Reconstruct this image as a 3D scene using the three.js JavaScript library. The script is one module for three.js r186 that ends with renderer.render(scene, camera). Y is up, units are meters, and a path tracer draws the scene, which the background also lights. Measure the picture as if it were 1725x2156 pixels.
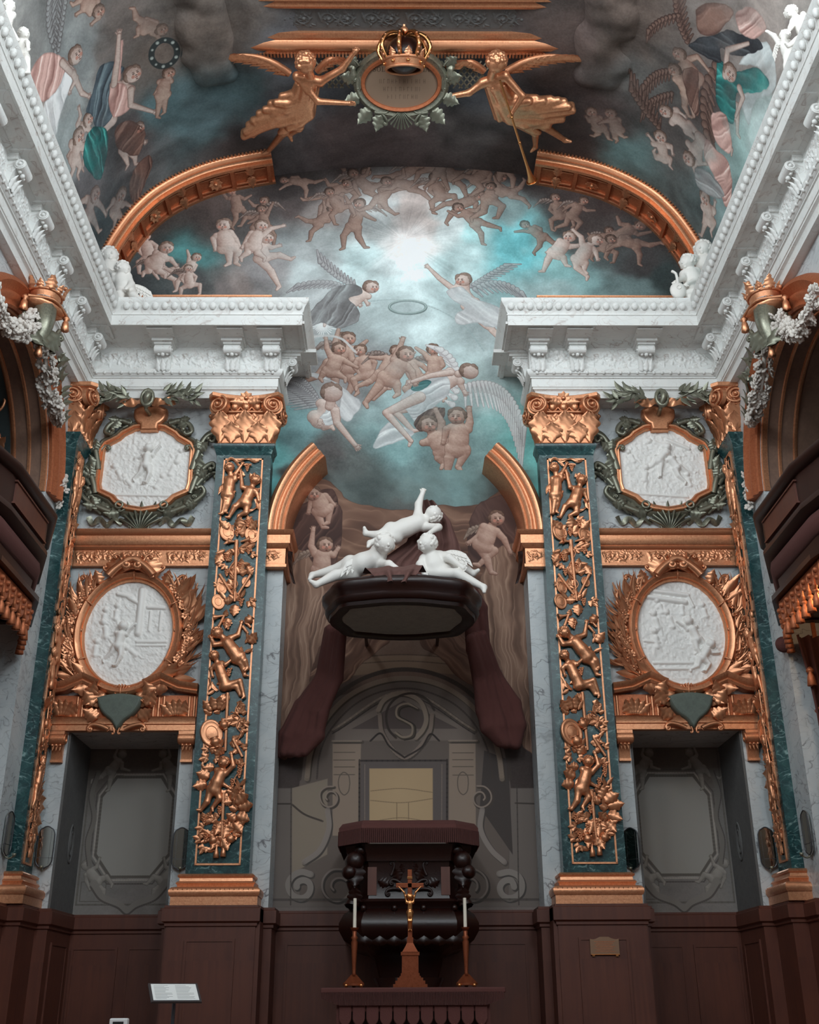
import * as THREE from 'three';
import { mergeGeometries } from 'three/addons/utils/BufferGeometryUtils.js';
import { RoundedBoxGeometry } from 'three/addons/geometries/RoundedBoxGeometry.js';
import { RectAreaLightUniformsLib } from 'three/addons/lights/RectAreaLightUniformsLib.js';

// ---------- camera, renderer, light ----------
const scene = new THREE.Scene();
scene.background = new THREE.Color(0x000000);
const camera = new THREE.PerspectiveCamera(49.858, 1725 / 2156, 0.1, 100);
camera.position.set(-0.087, 1.5, 14);
camera.rotation.set(0.4228, -0.0104, -0.0049, 'YXZ');
const renderer = new THREE.WebGLRenderer({ antialias: true });
renderer.toneMapping = THREE.LinearToneMapping;
renderer.toneMappingExposure = 1.94;
renderer.shadowMap.enabled = true;
RectAreaLightUniformsLib.init();
const LIGHT = { color: 0xebf5fa, glass: 1.2, side: 9.4, rear: 5.8 };  // rear sets the added fill windows behind the camera

// ---------- small helpers ----------
const V = (x, y, z) => new THREE.Vector3(x, y, z);
const TAU = Math.PI * 2, lerp = (a, b, t) => a + (b - a) * t, clamp = (x, a = 0, b = 1) => Math.min(b, Math.max(a, x)), sst = (a, b, x) => { const t = clamp((x - a) / (b - a)); return t * t * (3 - 2 * t); };
function RNG(s) { return () => { s = (s + 0x6d2b79f5) | 0; let t = Math.imul(s ^ (s >>> 15), 1 | s); t = (t + Math.imul(t ^ (t >>> 7), 61 | t)) ^ t; return ((t ^ (t >>> 14)) >>> 0) / 4294967296; }; }
const NP = new Float32Array(65536); { const r = RNG(77); for (let i = 0; i < 65536; i++) NP[i] = r(); }
function vnoise(x, y) { // value noise, period 256
  const xi = Math.floor(x), yi = Math.floor(y), fx = x - xi, fy = y - yi, u = fx * fx * (3 - 2 * fx), v = fy * fy * (3 - 2 * fy);
  const x0 = xi & 255, x1 = (xi + 1) & 255, y0 = (yi & 255) << 8, y1 = ((yi + 1) & 255) << 8;
  const a = NP[y0 | x0], b = NP[y0 | x1], c = NP[y1 | x0], d = NP[y1 | x1];
  return a + (b - a) * u + (c - a + (a - b - c + d) * u) * v;
}
function fbm(x, y, o = 4) { let s = 0, a = 0.5, n = 0; for (let i = 0; i < o; i++) { s += a * vnoise(x, y); n += a; a *= 0.5; x = x * 2 + 17.3; y = y * 2 + 9.1; } return s / n; }
const names = new Map();
function numbered(n) { const k = names.get(n) || 0; names.set(n, k + 1); return k ? n + '_' + String(k).padStart(3, '0') : n; }
function boxUV(g, k) { // texture coordinates in metres, by the way each face points
  const p = g.attributes.position, n = g.attributes.normal, uv = new Float32Array(p.count * 2);
  for (let i = 0; i < p.count; i++) {
    const ax = Math.abs(n.getX(i)), ay = Math.abs(n.getY(i)), az = Math.abs(n.getZ(i)), x = p.getX(i), y = p.getY(i), z = p.getZ(i);
    if (az >= ax && az >= ay) { uv[2 * i] = x * k; uv[2 * i + 1] = y * k; } else if (ax >= ay) { uv[2 * i] = (z + 0.37) * k; uv[2 * i + 1] = y * k; } else { uv[2 * i] = x * k; uv[2 * i + 1] = (z + 0.61) * k; }
  }
  g.setAttribute('uv', new THREE.BufferAttribute(uv, 2)); return g;
}
function merge(list) { // one geometry from many, plain attributes only
  const out = list.flat().filter(Boolean).map((g) => { const q = g.index ? g.toNonIndexed() : g.clone(); if (!q.attributes.uv) q.setAttribute('uv', new THREE.BufferAttribute(new Float32Array(q.attributes.position.count * 2), 2)); for (const k of Object.keys(q.attributes)) if (!['position', 'normal', 'uv'].includes(k)) q.deleteAttribute(k); q.morphAttributes = {}; return q; });
  return out.length === 1 ? out[0] : mergeGeometries(out, false);
}
function mesh(name, geo, mat, parent) {
  let g = Array.isArray(geo) ? merge(geo) : geo;
  if (mat.userData.tile && !g.userData.own) boxUV(g, mat.userData.tile);
  const m = new THREE.Mesh(g, mat); m.name = parent && parent !== scene ? name : numbered(name); m.castShadow = m.receiveShadow = true; if (parent) parent.add(m); return m;
}
function group(name, parent, x = 0, y = 0, z = 0) { const o = new THREE.Group(); o.name = parent && parent !== scene ? name : numbered(name); o.position.set(x, y, z); if (parent) parent.add(o); return o; }
function thing(name, label, category, pos = [0, 0, 0], grp) { const o = group(name, scene, ...pos); o.userData = { label, category }; if (grp) o.userData.group = grp; return o; }
function tag(o, label, category, grp) { o.userData.label = label; o.userData.category = category; if (grp) o.userData.group = grp; return o; }
function struct(name, geo, mat, label) { const o = geo ? mesh(name, geo, mat, scene) : group(name, scene); o.userData.kind = 'structure'; if (label) o.userData.label = label; return o; }
function copyOf(o, name, pos, label) { const c = o.clone(); c.name = numbered(name); c.userData = { ...o.userData, label }; c.position.set(...pos); scene.add(c); return c; }
function at(m, x, y, z, rx = 0, ry = 0, rz = 0, s = 1) { m.position.set(x, y, z); m.rotation.set(rx, ry, rz); if (Array.isArray(s)) m.scale.set(...s); else m.scale.setScalar(s); return m; }
function xf(g, x, y, z, rx = 0, ry = 0, rz = 0, s = 1) { const S = Array.isArray(s) ? V(...s) : V(s, s, s); return g.clone().applyMatrix4(new THREE.Matrix4().compose(V(x, y, z), new THREE.Quaternion().setFromEuler(new THREE.Euler(rx, ry, rz)), S)); }
const box = (x0, x1, y0, y1, z0, z1) => new THREE.BoxGeometry(Math.abs(x1 - x0), Math.abs(y1 - y0), Math.abs(z1 - z0)).translate((x0 + x1) / 2, (y0 + y1) / 2, (z0 + z1) / 2);
const rbox = (x0, x1, y0, y1, z0, z1, r = 0.01) => new RoundedBoxGeometry(Math.abs(x1 - x0), Math.abs(y1 - y0), Math.abs(z1 - z0), 1, r).translate((x0 + x1) / 2, (y0 + y1) / 2, (z0 + z1) / 2);
function rawGeo(pos, nor, uv, idx) { const g = new THREE.BufferGeometry(); g.setAttribute('position', new THREE.Float32BufferAttribute(pos, 3)); if (nor) g.setAttribute('normal', new THREE.Float32BufferAttribute(nor, 3)); if (uv) g.setAttribute('uv', new THREE.Float32BufferAttribute(uv, 2)); if (idx) g.setIndex(idx); if (!nor) g.computeVertexNormals(); return g; }
// a profile [[a, b], ...] swept along a path; a goes sideways (B x T), b along B
function sweep(profile, path, B, { closed = false, caps = true, smooth = 0.6 } = {}) {
  const n = path.length, m = profile.length, fr = [], pos = [], nor = [], uv = [];
  for (let i = 0; i < n; i++) {
    const a = path[closed ? (i + n - 1) % n : Math.max(0, i - 1)], b = path[i], c = path[closed ? (i + 1) % n : Math.min(n - 1, i + 1)];
    const t0 = b.clone().sub(a), t1 = c.clone().sub(b); if (t0.lengthSq() < 1e-12) t0.copy(t1); if (t1.lengthSq() < 1e-12) t1.copy(t0); t0.normalize(); t1.normalize();
    const n0 = B.clone().cross(t0).normalize(), n1 = B.clone().cross(t1).normalize(), N = n0.clone().add(n1).normalize();
    fr.push({ p: b, N, k: 1 / Math.max(0.3, N.dot(n0)), n0, n1, hard: n0.dot(n1) < 0.9 });
  }
  const sn = []; // profile normals, per segment
  for (let j = 0; j < m - 1; j++) { const da = profile[j + 1][0] - profile[j][0], db = profile[j + 1][1] - profile[j][1], l = Math.hypot(da, db) || 1; sn.push([db / l, -da / l]); }
  const pn = (j, end) => { const o = j + (end ? 1 : -1), s = sn[j], q = sn[o]; if (!q || s[0] * q[0] + s[1] * q[1] < smooth) return s; const v = [s[0] + q[0], s[1] + q[1]], l = Math.hypot(...v) || 1; return [v[0] / l, v[1] / l]; };
  const P = (f, q) => f.p.clone().addScaledVector(f.N, q[0] * f.k).addScaledVector(B, q[1]);
  const w = V(), x1 = V(), x2 = V();
  for (let i = 0; i < (closed ? n : n - 1); i++) {
    const f = fr[i], g = fr[(i + 1) % n], Nf = f.hard ? f.n1 : f.N, Ng = g.hard ? g.n0 : g.N;
    for (let j = 0; j < m - 1; j++) {
      const A = P(f, profile[j]), Bq = P(f, profile[j + 1]), C = P(g, profile[j + 1]), Dq = P(g, profile[j]), e0 = pn(j, 0), e1 = pn(j, 1);
      const mk = (N, e) => N.clone().multiplyScalar(e[0]).addScaledVector(B, e[1]).normalize();
      const vs = [[A, mk(Nf, e0)], [Bq, mk(Nf, e1)], [C, mk(Ng, e1)], [Dq, mk(Ng, e0)]];
      w.copy(x1.copy(C).sub(A)).cross(x2.copy(Dq).sub(Bq));
      const o = w.dot(vs[0][1]) + w.dot(vs[2][1]) >= 0 ? [0, 1, 2, 0, 2, 3] : [0, 2, 1, 0, 3, 2];
      for (const k of o) { pos.push(...vs[k][0].toArray()); nor.push(...vs[k][1].toArray()); uv.push(0, 0); }
    }
  }
  const out = [rawGeo(pos, nor, uv)];
  if (caps && !closed) for (const [f, s] of [[fr[0], -1], [fr[n - 1], 1]]) {
    const tris = THREE.ShapeUtils.triangulateShape(profile.map((q) => new THREE.Vector2(q[0], q[1])), []), pp = [], nn = [], T = f.N.clone().cross(B).multiplyScalar(s).normalize();
    for (const t of tris) { const [q0, q1, q2] = t.map((k) => P(f, profile[k])), ok = q1.clone().sub(q0).cross(q2.clone().sub(q0)).dot(T) >= 0; for (const q of ok ? [q0, q1, q2] : [q0, q2, q1]) { pp.push(...q.toArray()); nn.push(...T.toArray()); } }
    if (pp.length) out.push(rawGeo(pp, nn, new Array(pp.length / 3 * 2).fill(0)));
  }
  return merge(out);
}
const Y = V(0, 1, 0), Z = V(0, 0, 1), X = V(1, 0, 0);
// a tube with a varying radius through points [x, y, z, r]; flat < 1 flattens along the given axis
function tube(pts, seg = 6, steps = 3, flat) {
  const cr = new THREE.CatmullRomCurve3(pts.map((p) => V(p[0], p[1], p[2]))), n = (pts.length - 1) * steps, ring = [], pos = [], nor = [], idx = [], up = V(), T = V(), N = V(), Bn = V();
  let last = null;
  for (let i = 0; i <= n; i++) {
    const t = i / n, p = cr.getPoint(t), q = t * (pts.length - 1), k = Math.min(pts.length - 2, Math.floor(q)), r = lerp(pts[k][3], pts[k + 1][3], q - k);
    cr.getTangent(t, T); if (!last) { up.set(0, 0, 1); if (Math.abs(T.z) > 0.9) up.set(0, 1, 0); last = up.clone(); }
    N.copy(last).addScaledVector(T, -last.dot(T)).normalize(); last = N.clone(); Bn.copy(T).cross(N);
    for (let s = 0; s < seg; s++) { const a = s / seg * TAU, c = Math.cos(a) * (flat ?? 1), d = Math.sin(a); pos.push(p.x + r * (N.x * c + Bn.x * d), p.y + r * (N.y * c + Bn.y * d), p.z + r * (N.z * c + Bn.z * d)); nor.push(N.x * c + Bn.x * d, N.y * c + Bn.y * d, N.z * c + Bn.z * d); }
    ring.push(i * seg);
  }
  for (let i = 0; i < n; i++) for (let s = 0; s < seg; s++) { const a = i * seg + s, b = i * seg + (s + 1) % seg, c = a + seg, d = b + seg; idx.push(a, b, c, b, d, c); }
  for (const e of [0, n]) for (let s = 1; s < seg - 1; s++) idx.push(e * seg, e * seg + s, e * seg + s + 1);
  return rawGeo(pos, nor, null, idx);
}
// a spiral scroll in the xy plane: starts at (0,0) heading up, curls with the given turn (+1 left, -1 right)
function scroll(len, r0, r1, turns, side = 1, z = 0, seg = 6, flat = 0.8, straight = 0.35) {
  const pts = []; let x = 0, y = 0, a = Math.PI / 2; const N = 12 + Math.round(turns * 7);
  for (let i = 0; i <= N; i++) { const t = i / N; pts.push([x, y, z + 0.15 * r0 * t, lerp(r0, r1, t)]); const k = t < straight ? 0.12 : (0.3 + 2.2 * ((t - straight) / (1 - straight)) ** 1.3); const ds = len / N * (1 - 0.45 * t); a += side * k * turns * 2.2 * TAU / N * 0.55; x += Math.cos(a) * ds; y += Math.sin(a) * ds; }
  const e = pts[pts.length - 1]; return merge([tube(pts, seg, 1, flat), new THREE.SphereGeometry(r1 * 1.5, 6, 4).translate(e[0], e[1], e[2])]);
}
// a leaf in the xy plane growing along +y, curling towards +z; lobes gives an acanthus edge
function leaf(len = 1, wid = 0.35, curl = 0.5, lobes = 0, cup = 0.35, nu = 6, nv = 2, bend = 0, peak = 0.7) {
  if (lobes) nu = lobes * 4;
  const pos = [], idx = [], w = nv * 2 + 1;
  for (let i = 0; i <= nu; i++) {
    const t = i / nu, th = curl * t * t * 2.0; let hw = wid * 0.5 * Math.sin(Math.PI * Math.pow(t, peak) * 0.97 + 0.08);
    if (lobes) hw *= 0.78 + 0.3 * Math.abs(Math.sin(t * lobes * Math.PI));
    const y = len * (t - 0.18 * curl * t * t * t), z0 = len * 0.55 * curl * t * t * (curl > 0 ? 1 : 1);
    for (let j = -nv; j <= nv; j++) { const s = j / nv; pos.push(hw * s + bend * len * t * t, y - (lobes ? Math.abs(s) * 0.03 * len : 0), z0 + cup * wid * (0.5 * (1 - Math.abs(s)) ** 0.7) * (1 - 0.5 * t) + (lobes ? 0.03 * wid * Math.cos(s * 9) : 0)); }
  }
  for (let i = 0; i < nu; i++) for (let j = 0; j < w - 1; j++) { const a = i * w + j; idx.push(a, a + 1, a + w, a + 1, a + w + 1, a + w); }
  return rawGeo(pos, null, null, idx);
}
function lathe(pts, seg = 16) { const g = new THREE.LatheGeometry(pts.map((p) => new THREE.Vector2(p[0], p[1])), seg); return g; }
const ball = (r, x = 0, y = 0, z = 0, s = [1, 1, 1], d = 8) => new THREE.SphereGeometry(r, d, Math.max(4, d - 2)).scale(...s).translate(x, y, z);
function grapes(n, w, h, r, seed) { const R = RNG(seed), out = []; for (let i = 0; i < n; i++) { const t = (i + 0.5) / n, a = i * 2.4, q = w * (1 - t * 0.85) * 0.5; out.push(new THREE.IcosahedronGeometry(r * (0.85 + 0.3 * R()), 1).translate(Math.cos(a) * q * (0.5 + R() * 0.5), -h * t, Math.abs(Math.sin(a)) * q * 0.7)); } return merge(out); }
function ribbon(pts, wid, thick = 0.008) { // a flat band through points, its width along z turned a little
  const cr = new THREE.CatmullRomCurve3(pts.map((p) => V(...p))), n = pts.length * 4, pos = [], idx = [];
  for (let i = 0; i <= n; i++) { const t = i / n, p = cr.getPoint(t), T = cr.getTangent(t), q = V(-T.y, T.x, 0.7 * Math.sin(t * 9)).normalize().multiplyScalar(wid / 2), k = thick; pos.push(p.x + q.x, p.y + q.y, p.z + q.z, p.x, p.y, p.z + k, p.x - q.x, p.y - q.y, p.z - q.z); }
  for (let i = 0; i < n; i++) for (let j = 0; j < 2; j++) { const a = i * 3 + j; idx.push(a, a + 1, a + 3, a + 1, a + 4, a + 3); }
  return rawGeo(pos, null, null, idx);
}
function flower(r, petals = 6) { const out = [ball(r * 0.3, 0, 0, r * 0.22, [1, 1, 0.8], 6)]; for (let i = 0; i < petals; i++) out.push(xf(leaf(r * 1.05, r * 0.95, 0.35, 0, 0.3, 3, 1), 0, 0, 0, 0.25, 0, i / petals * TAU)); return merge(out); }
// ---------- materials ----------
function dataTex(w, h, data, srgb = true, repeat = true) { const t = new THREE.DataTexture(data, w, h, THREE.RGBAFormat); t.magFilter = THREE.LinearFilter; t.minFilter = THREE.LinearMipmapLinearFilter; t.generateMipmaps = true; if (repeat) t.wrapS = t.wrapT = THREE.RepeatWrapping; if (srgb) t.colorSpace = THREE.SRGBColorSpace; t.needsUpdate = true; return t; }
function paintTex(n, fn, srgb = true) { const d = new Uint8Array(n * n * 4); for (let j = 0; j < n; j++) for (let i = 0; i < n; i++) { const c = fn(i / n, j / n), o = (j * n + i) * 4; d[o] = clamp(c[0], 0, 255); d[o + 1] = clamp(c[1], 0, 255); d[o + 2] = clamp(c[2], 0, 255); d[o + 3] = 255; } return dataTex(n, n, d, srgb); }
const mix3 = (a, b, t) => [a[0] + (b[0] - a[0]) * t, a[1] + (b[1] - a[1]) * t, a[2] + (b[2] - a[2]) * t];
const tf = (u, v, k, o) => fbm(u * k, v * k, o); // k must divide 256 to tile
const vein = (u, v, kx, ky, wx, off, sharp) => { const w = fbm(u * 8 + off, v * 8, 4) - 0.5, q = Math.abs(vnoise(u * kx + w * wx + off * 3, v * ky + w * wx + off) - 0.5) * 2; return Math.pow(1 - clamp(q), sharp); };
function veinMap(n, base, base2, lines) { return paintTex(n, (u, v) => { let c = mix3(base, base2, fbm(u * 16, v * 16, 5)); for (const [kx, ky, wx, off, sharp, col, amt, rot] of lines) { const uu = rot ? u + v * rot : u, m = sst(0.42, 0.7, fbm(uu * 6 + off, v * 6 + 4, 3)); c = mix3(c, col, vein(uu, v, kx, ky, wx, off, sharp) * amt * (0.35 + 0.65 * m)); } return c; }); }
const T = {
  wall: veinMap(1024, [178, 186, 190], [205, 208, 208], [[10, 22, 5, 3, 26, [76, 74, 78], 0.85, 0.5], [26, 50, 4, 9, 30, [104, 102, 106], 0.55, -0.4]]),
  white: veinMap(1024, [222, 224, 222], [236, 235, 231], [[7, 14, 6, 5, 34, [150, 128, 120], 0.6, 0.6], [20, 30, 5, 12, 30, [178, 165, 158], 0.5, -0.7]]),
  green: veinMap(1024, [22, 52, 56], [50, 88, 88], [[12, 24, 5, 2, 16, [176, 200, 196], 0.8, 1.1], [30, 40, 4, 8, 22, [120, 160, 156], 0.6, -0.8], [8, 9, 6, 15, 5, [14, 30, 34], 0.6, 0]]),
  wood: paintTex(512, (u, v) => { const g = fbm(u * 64 + 3 * fbm(u * 4, v * 2, 2), v * 4, 3), b = fbm(u * 8, v * 8, 4); return mix3([74, 38, 29], [104, 57, 41], clamp(0.55 * g + 0.45 * b)); }),
  paint: paintTex(512, (u, v) => { const b = fbm(u * 16, v * 16, 5), c = fbm(u * 64 + 9, v * 64, 2); return mix3([150, 148, 146], [190, 188, 184], clamp(0.6 * b + 0.4 * c)); }),
  bump: paintTex(512, (u, v) => { const c = 255 * clamp(0.55 * fbm(u * 32, v * 32, 4) + 0.45 * fbm(u * 128, v * 128, 2)); return [c, c, c]; }, false),
  rough: paintTex(512, (u, v) => { const c = 255 * clamp(0.34 + 0.5 * (fbm(u * 32 + 40, v * 32, 4) - 0.3)); return [c, c, c]; }, false),
  goldc: paintTex(512, (u, v) => { const b = fbm(u * 32, v * 32, 4), c = sst(0.62, 0.75, fbm(u * 64 + 30, v * 64, 3)); return mix3(mix3([206, 138, 100], [234, 172, 132], b), [158, 98, 70], c * 0.3); }),
  bronzec: paintTex(512, (u, v) => { const b = fbm(u * 32, v * 32, 4), c = sst(0.55, 0.72, fbm(u * 64 + 30, v * 64, 3)); return mix3(mix3([112, 112, 98], [160, 158, 140], b), [88, 92, 82], c * 0.35); }),
};
const M = {};
function mat(key, o, tile) { const m = new THREE.MeshStandardMaterial({ side: THREE.DoubleSide, ...o }); m.name = key; if (tile) m.userData.tile = tile; return (M[key] = m); }
mat('wall', { map: T.wall, roughness: 0.42 }, 0.42);
mat('white', { map: T.white, roughness: 0.5 }, 0.4);
mat('statue', { color: 0xf0ece6, roughness: 0.5, bumpMap: T.bump, bumpScale: 0.0006 }, 2);
mat('relief', { color: 0xf2f0ec, roughness: 0.55 }, 1);
mat('green', { map: T.green, roughness: 0.25 }, 0.7);
mat('wood', { map: T.wood, roughness: 0.45 }, 0.5);
mat('darkwood', { map: T.wood, color: 0x6a5048, roughness: 0.35, bumpMap: T.bump, bumpScale: 0.001 }, 0.8);
mat('gold', { map: T.goldc, metalness: 0.78, roughness: 0.38, bumpMap: T.bump, bumpScale: 0.0012 }, 1.6);
mat('goldmatte', { map: T.goldc, color: 0xd8b8a8, metalness: 0.6, roughness: 0.5, bumpMap: T.bump, bumpScale: 0.0015 }, 1.6);
mat('bronze', { map: T.bronzec, metalness: 0.6, roughness: 0.36, bumpMap: T.bump, bumpScale: 0.0005 }, 1.6);
mat('floor', { map: T.paint, color: 0xbd7a52, roughness: 0.5 }, 0.3);
mat('grey', { map: T.paint, color: 0x8f8f90, roughness: 0.7 }, 1);
mat('boss', { map: T.paint, color: 0x8b9a90, roughness: 0.6 }, 1);
mat('plaster', { map: T.paint, color: 0xb0a49c, roughness: 0.85 }, 0.5);
mat('boxwood', { map: T.wood, color: 0x86706a, roughness: 0.5 }, 0.6);
mat('rosewood', { map: T.paint, color: 0xc29a86, roughness: 0.6 }, 0.8);
mat('slate', { map: T.paint, color: 0x5c6c70, roughness: 0.6 }, 0.8);
mat('oldbrass', { map: T.goldc, color: 0xa07a68, metalness: 0.6, roughness: 0.42 }, 1.6);
mat('cloth', { color: 0x6b4a44, roughness: 0.9, bumpMap: T.bump, bumpScale: 0.002 }, 3);
mat('redcloth', { color: 0x5a3430, roughness: 0.95, bumpMap: T.bump, bumpScale: 0.002 }, 3);
mat('brass', { color: 0xd0905c, metalness: 0.95, roughness: 0.25 });
mat('wax', { color: 0xe8e0d0, roughness: 0.6 });
mat('black', { color: 0x0c0c0d, roughness: 0.6 });
mat('blossom', { color: 0xd9d2ca, roughness: 0.8 });
mat('paper', { color: 0xdcdcdc, roughness: 0.8 });
mat('steel', { color: 0x55555a, metalness: 0.8, roughness: 0.35 });
mat('mirror', { color: 0xb9b9b4, metalness: 1, roughness: 0.08 });

// ---------- figures as rounded limbs ----------
// J: head, neck, hip, left elbow, left hand, right elbow, right hand, left knee, left foot, right knee, right foot
function bodyPrims(J, R, o = {}) {
  const P = J.map((p) => [p[0], p[1], p[2] || 0]), [hd, nk, hp, le, lh, re, rh, lk, lf, rk, rf] = P, out = [], A = o.adult;
  const fat = o.adult ? 1 : (o.fat ?? 1.16), c = (a, ra, b, rb, t = 'skin') => { const q = ra < 0.6 && ra > 0.26 || t === 'torso' ? fat : 1; out.push({ a, b, ra: ra * R * q, rb: rb * R * q, t }); };
  const d = [nk[0] - hp[0], nk[1] - hp[1]], l = Math.hypot(...d) || 1, px = -d[1] / l, py = d[0] / l, sw = (o.sw ?? (A ? 1.25 : 0.85)) * R, hw = (A ? 0.6 : 0.55) * R;
  const sd = (q) => { const s = (q[0] - nk[0]) * px + (q[1] - nk[1]) * py; return s; }, s1 = sd(le) >= sd(re) ? 1 : -1;
  const kd = (q) => (q[0] - hp[0]) * px + (q[1] - hp[1]) * py, h1 = kd(lk) >= kd(rk) ? 1 : -1;
  const at2 = (p, s) => [p[0] + px * s, p[1] + py * s, p[2]], mid = (a, b, t) => [0, 1, 2].map((i) => lerp(a[i], b[i], t));
  const ls = at2(mid(nk, hp, 0.1), s1 * sw), rs = at2(mid(nk, hp, 0.1), -s1 * sw), lp = at2(hp, h1 * hw), rp = at2(hp, -h1 * hw);
  c(mid(nk, hp, 0.22), A ? 1.0 : 0.92, mid(nk, hp, 0.62), A ? 0.86 : 1.0, 'torso'); c(mid(nk, hp, 0.62), A ? 0.86 : 1.0, hp, A ? 1.0 : 0.95, 'torso');
  c(ls, A ? 0.55 : 0.5, rs, A ? 0.55 : 0.5, 'torso'); c(mid(nk, hd, 0.0), 0.5, mid(nk, hd, 0.5), 0.46);
  c(lp, 0.78, rp, 0.78, 'torso');
  c(ls, A ? 0.46 : 0.48, le, A ? 0.36 : 0.38); c(le, A ? 0.37 : 0.39, lh, 0.24); c(rs, A ? 0.46 : 0.48, re, A ? 0.36 : 0.38); c(re, A ? 0.37 : 0.39, rh, 0.24);
  c(lp, A ? 0.76 : 0.82, lk, A ? 0.48 : 0.52); c(lk, A ? 0.48 : 0.52, lf, 0.28); c(rp, A ? 0.76 : 0.82, rk, A ? 0.48 : 0.52); c(rk, A ? 0.48 : 0.52, rf, 0.28);
  for (const [k, f, s] of [[lk, lf, 1], [rk, rf, -1]]) { const q = [f[0] - k[0], f[1] - k[1], f[2] - k[2]], m = Math.hypot(...q) || 1, tx = q[0] / m, ty = q[1] / m; c(f, 0.3, [f[0] + R * (tx * 0.35 + ty * 0.55 * (o.toe ?? s)), f[1] + R * (ty * 0.35 - tx * 0.55 * (o.toe ?? s)), f[2] + 0.35 * R], 0.18); }
  if (o.hands !== false) for (const [e, h] of [[le, lh], [re, rh]]) { const q = [h[0] - e[0], h[1] - e[1], h[2] - e[2]], m = Math.hypot(...q) || 1; const u = q.map((v) => v / m), sx = -u[1], sy = u[0], n0 = out.length; c(h, 0.27, h.map((v, i) => v + u[i] * R * 0.3), 0.24); for (let k = -1.5; k <= 1.5; k++) c(h.map((v, i) => v + u[i] * R * 0.3 + [sx, sy, 0][i] * k * 0.13 * R), 0.085, h.map((v, i) => v + u[i] * R * (0.66 - 0.05 * Math.abs(k)) + [sx, sy, 0.1][i] * k * 0.17 * R), 0.07); c(h.map((v, i) => v + u[i] * R * 0.1 + [sx, sy, 0][i] * 0.2 * R), 0.1, h.map((v, i) => v + u[i] * R * 0.34 + [sx, sy, 0.3][i] * 0.42 * R), 0.075); for (let i = n0; i < out.length; i++) out[i].ha = true; }
  // head, hair away from the face
  const fx = o.face ?? 0.3, fy = o.faceY ?? -0.1;
  c(hd, 1, hd, 1, 'skin'); const bk = o.back ? 0.3 : -0.05; out.push({ a: [hd[0] - fx * R * 0.5, hd[1] + R * 0.3, hd[2] - 0.25 * R], b: [hd[0] - fx * R * 0.7, hd[1] + R * 0.05, hd[2] - 0.25 * R], ra: R * 0.9, rb: R * 0.85, t: 'hair' });
  for (let i = 0; i < 8; i++) { const g = 0.15 + i * 0.4 + (fx > 0 ? 0.5 : -0.15), rr = R * (0.34 + 0.08 * Math.sin(i * 2.3)); out.push({ a: [hd[0] + Math.cos(g) * R * 0.78, hd[1] + Math.sin(g) * R * 0.8, hd[2] + (0.35 + bk) * R], b: [hd[0] + Math.cos(g) * R * 0.78, hd[1] + Math.sin(g) * R * 0.8, hd[2] + (0.35 + bk) * R], ra: rr, rb: rr, t: 'hair' }); }
  return out;
}
function headPrims(c, R, f, up = [0, 1, 0]) { // a modelled head looking along f
  const F = V(...f).normalize(), U = V(...up).addScaledVector(F, -F.dot(V(...up))).normalize(), S = F.clone().cross(U), out = [];
  const q = (x, y, z) => V(...c).addScaledVector(S, x * R).addScaledVector(U, y * R).addScaledVector(F, z * R).toArray();
  const b = (x, y, z, r, t = 'skin', x2 = x, y2 = y, z2 = z, r2 = r) => out.push({ a: q(x, y, z), b: q(x2, y2, z2), ra: r * R, rb: r2 * R, t, hd: true });
  b(0, 0.1, -0.08, 0.95); b(0, -0.3, 0.28, 0.6); for (const s of [-1, 1]) { b(s * 0.36, -0.28, 0.5, 0.36); b(s * 0.92, -0.05, -0.05, 0.17, 'skin', s * 0.92, -0.22, 0.02, 0.12); b(s * 0.33, 0.12, 0.72, 0.13); b(s * 0.52, 0.28, 0.66, 0.1, 'skin', s * 0.12, 0.26, 0.82, 0.1); }
  b(0, 0.18, 0.84, 0.1, 'skin', 0, -0.16, 1.0, 0.15); b(-0.14, -0.42, 0.83, 0.09, 'skin', 0.14, -0.42, 0.83, 0.09); b(-0.1, -0.52, 0.8, 0.09, 'skin', 0.1, -0.52, 0.8, 0.09); b(0, -0.72, 0.62, 0.22);
  for (const s of [-1, 1]) out.push({ a: q(s * 0.33, 0.06, 1.02), b: q(s * 0.36, 0.06, 1.02), ra: 0.17 * R, rb: 0.17 * R, neg: true });
  const rr = RNG(5); for (let i = 0; i < 70; i++) { const y = 1 - (i + 0.5) / 70 * 1.6, a = i * 2.4, h = Math.sqrt(Math.max(0, 1 - y * y)), x = Math.cos(a) * h, z = Math.sin(a) * h; if (z > 0.45 - 0.7 * Math.max(0, y - 0.35) * 2 && y < 0.75) continue; if (z > 0.62) continue; b(x * 1.0, y * 0.95 + 0.13, z * 1.0 - 0.1, 0.17 + 0.09 * rr()); }
  return out;
}
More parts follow.
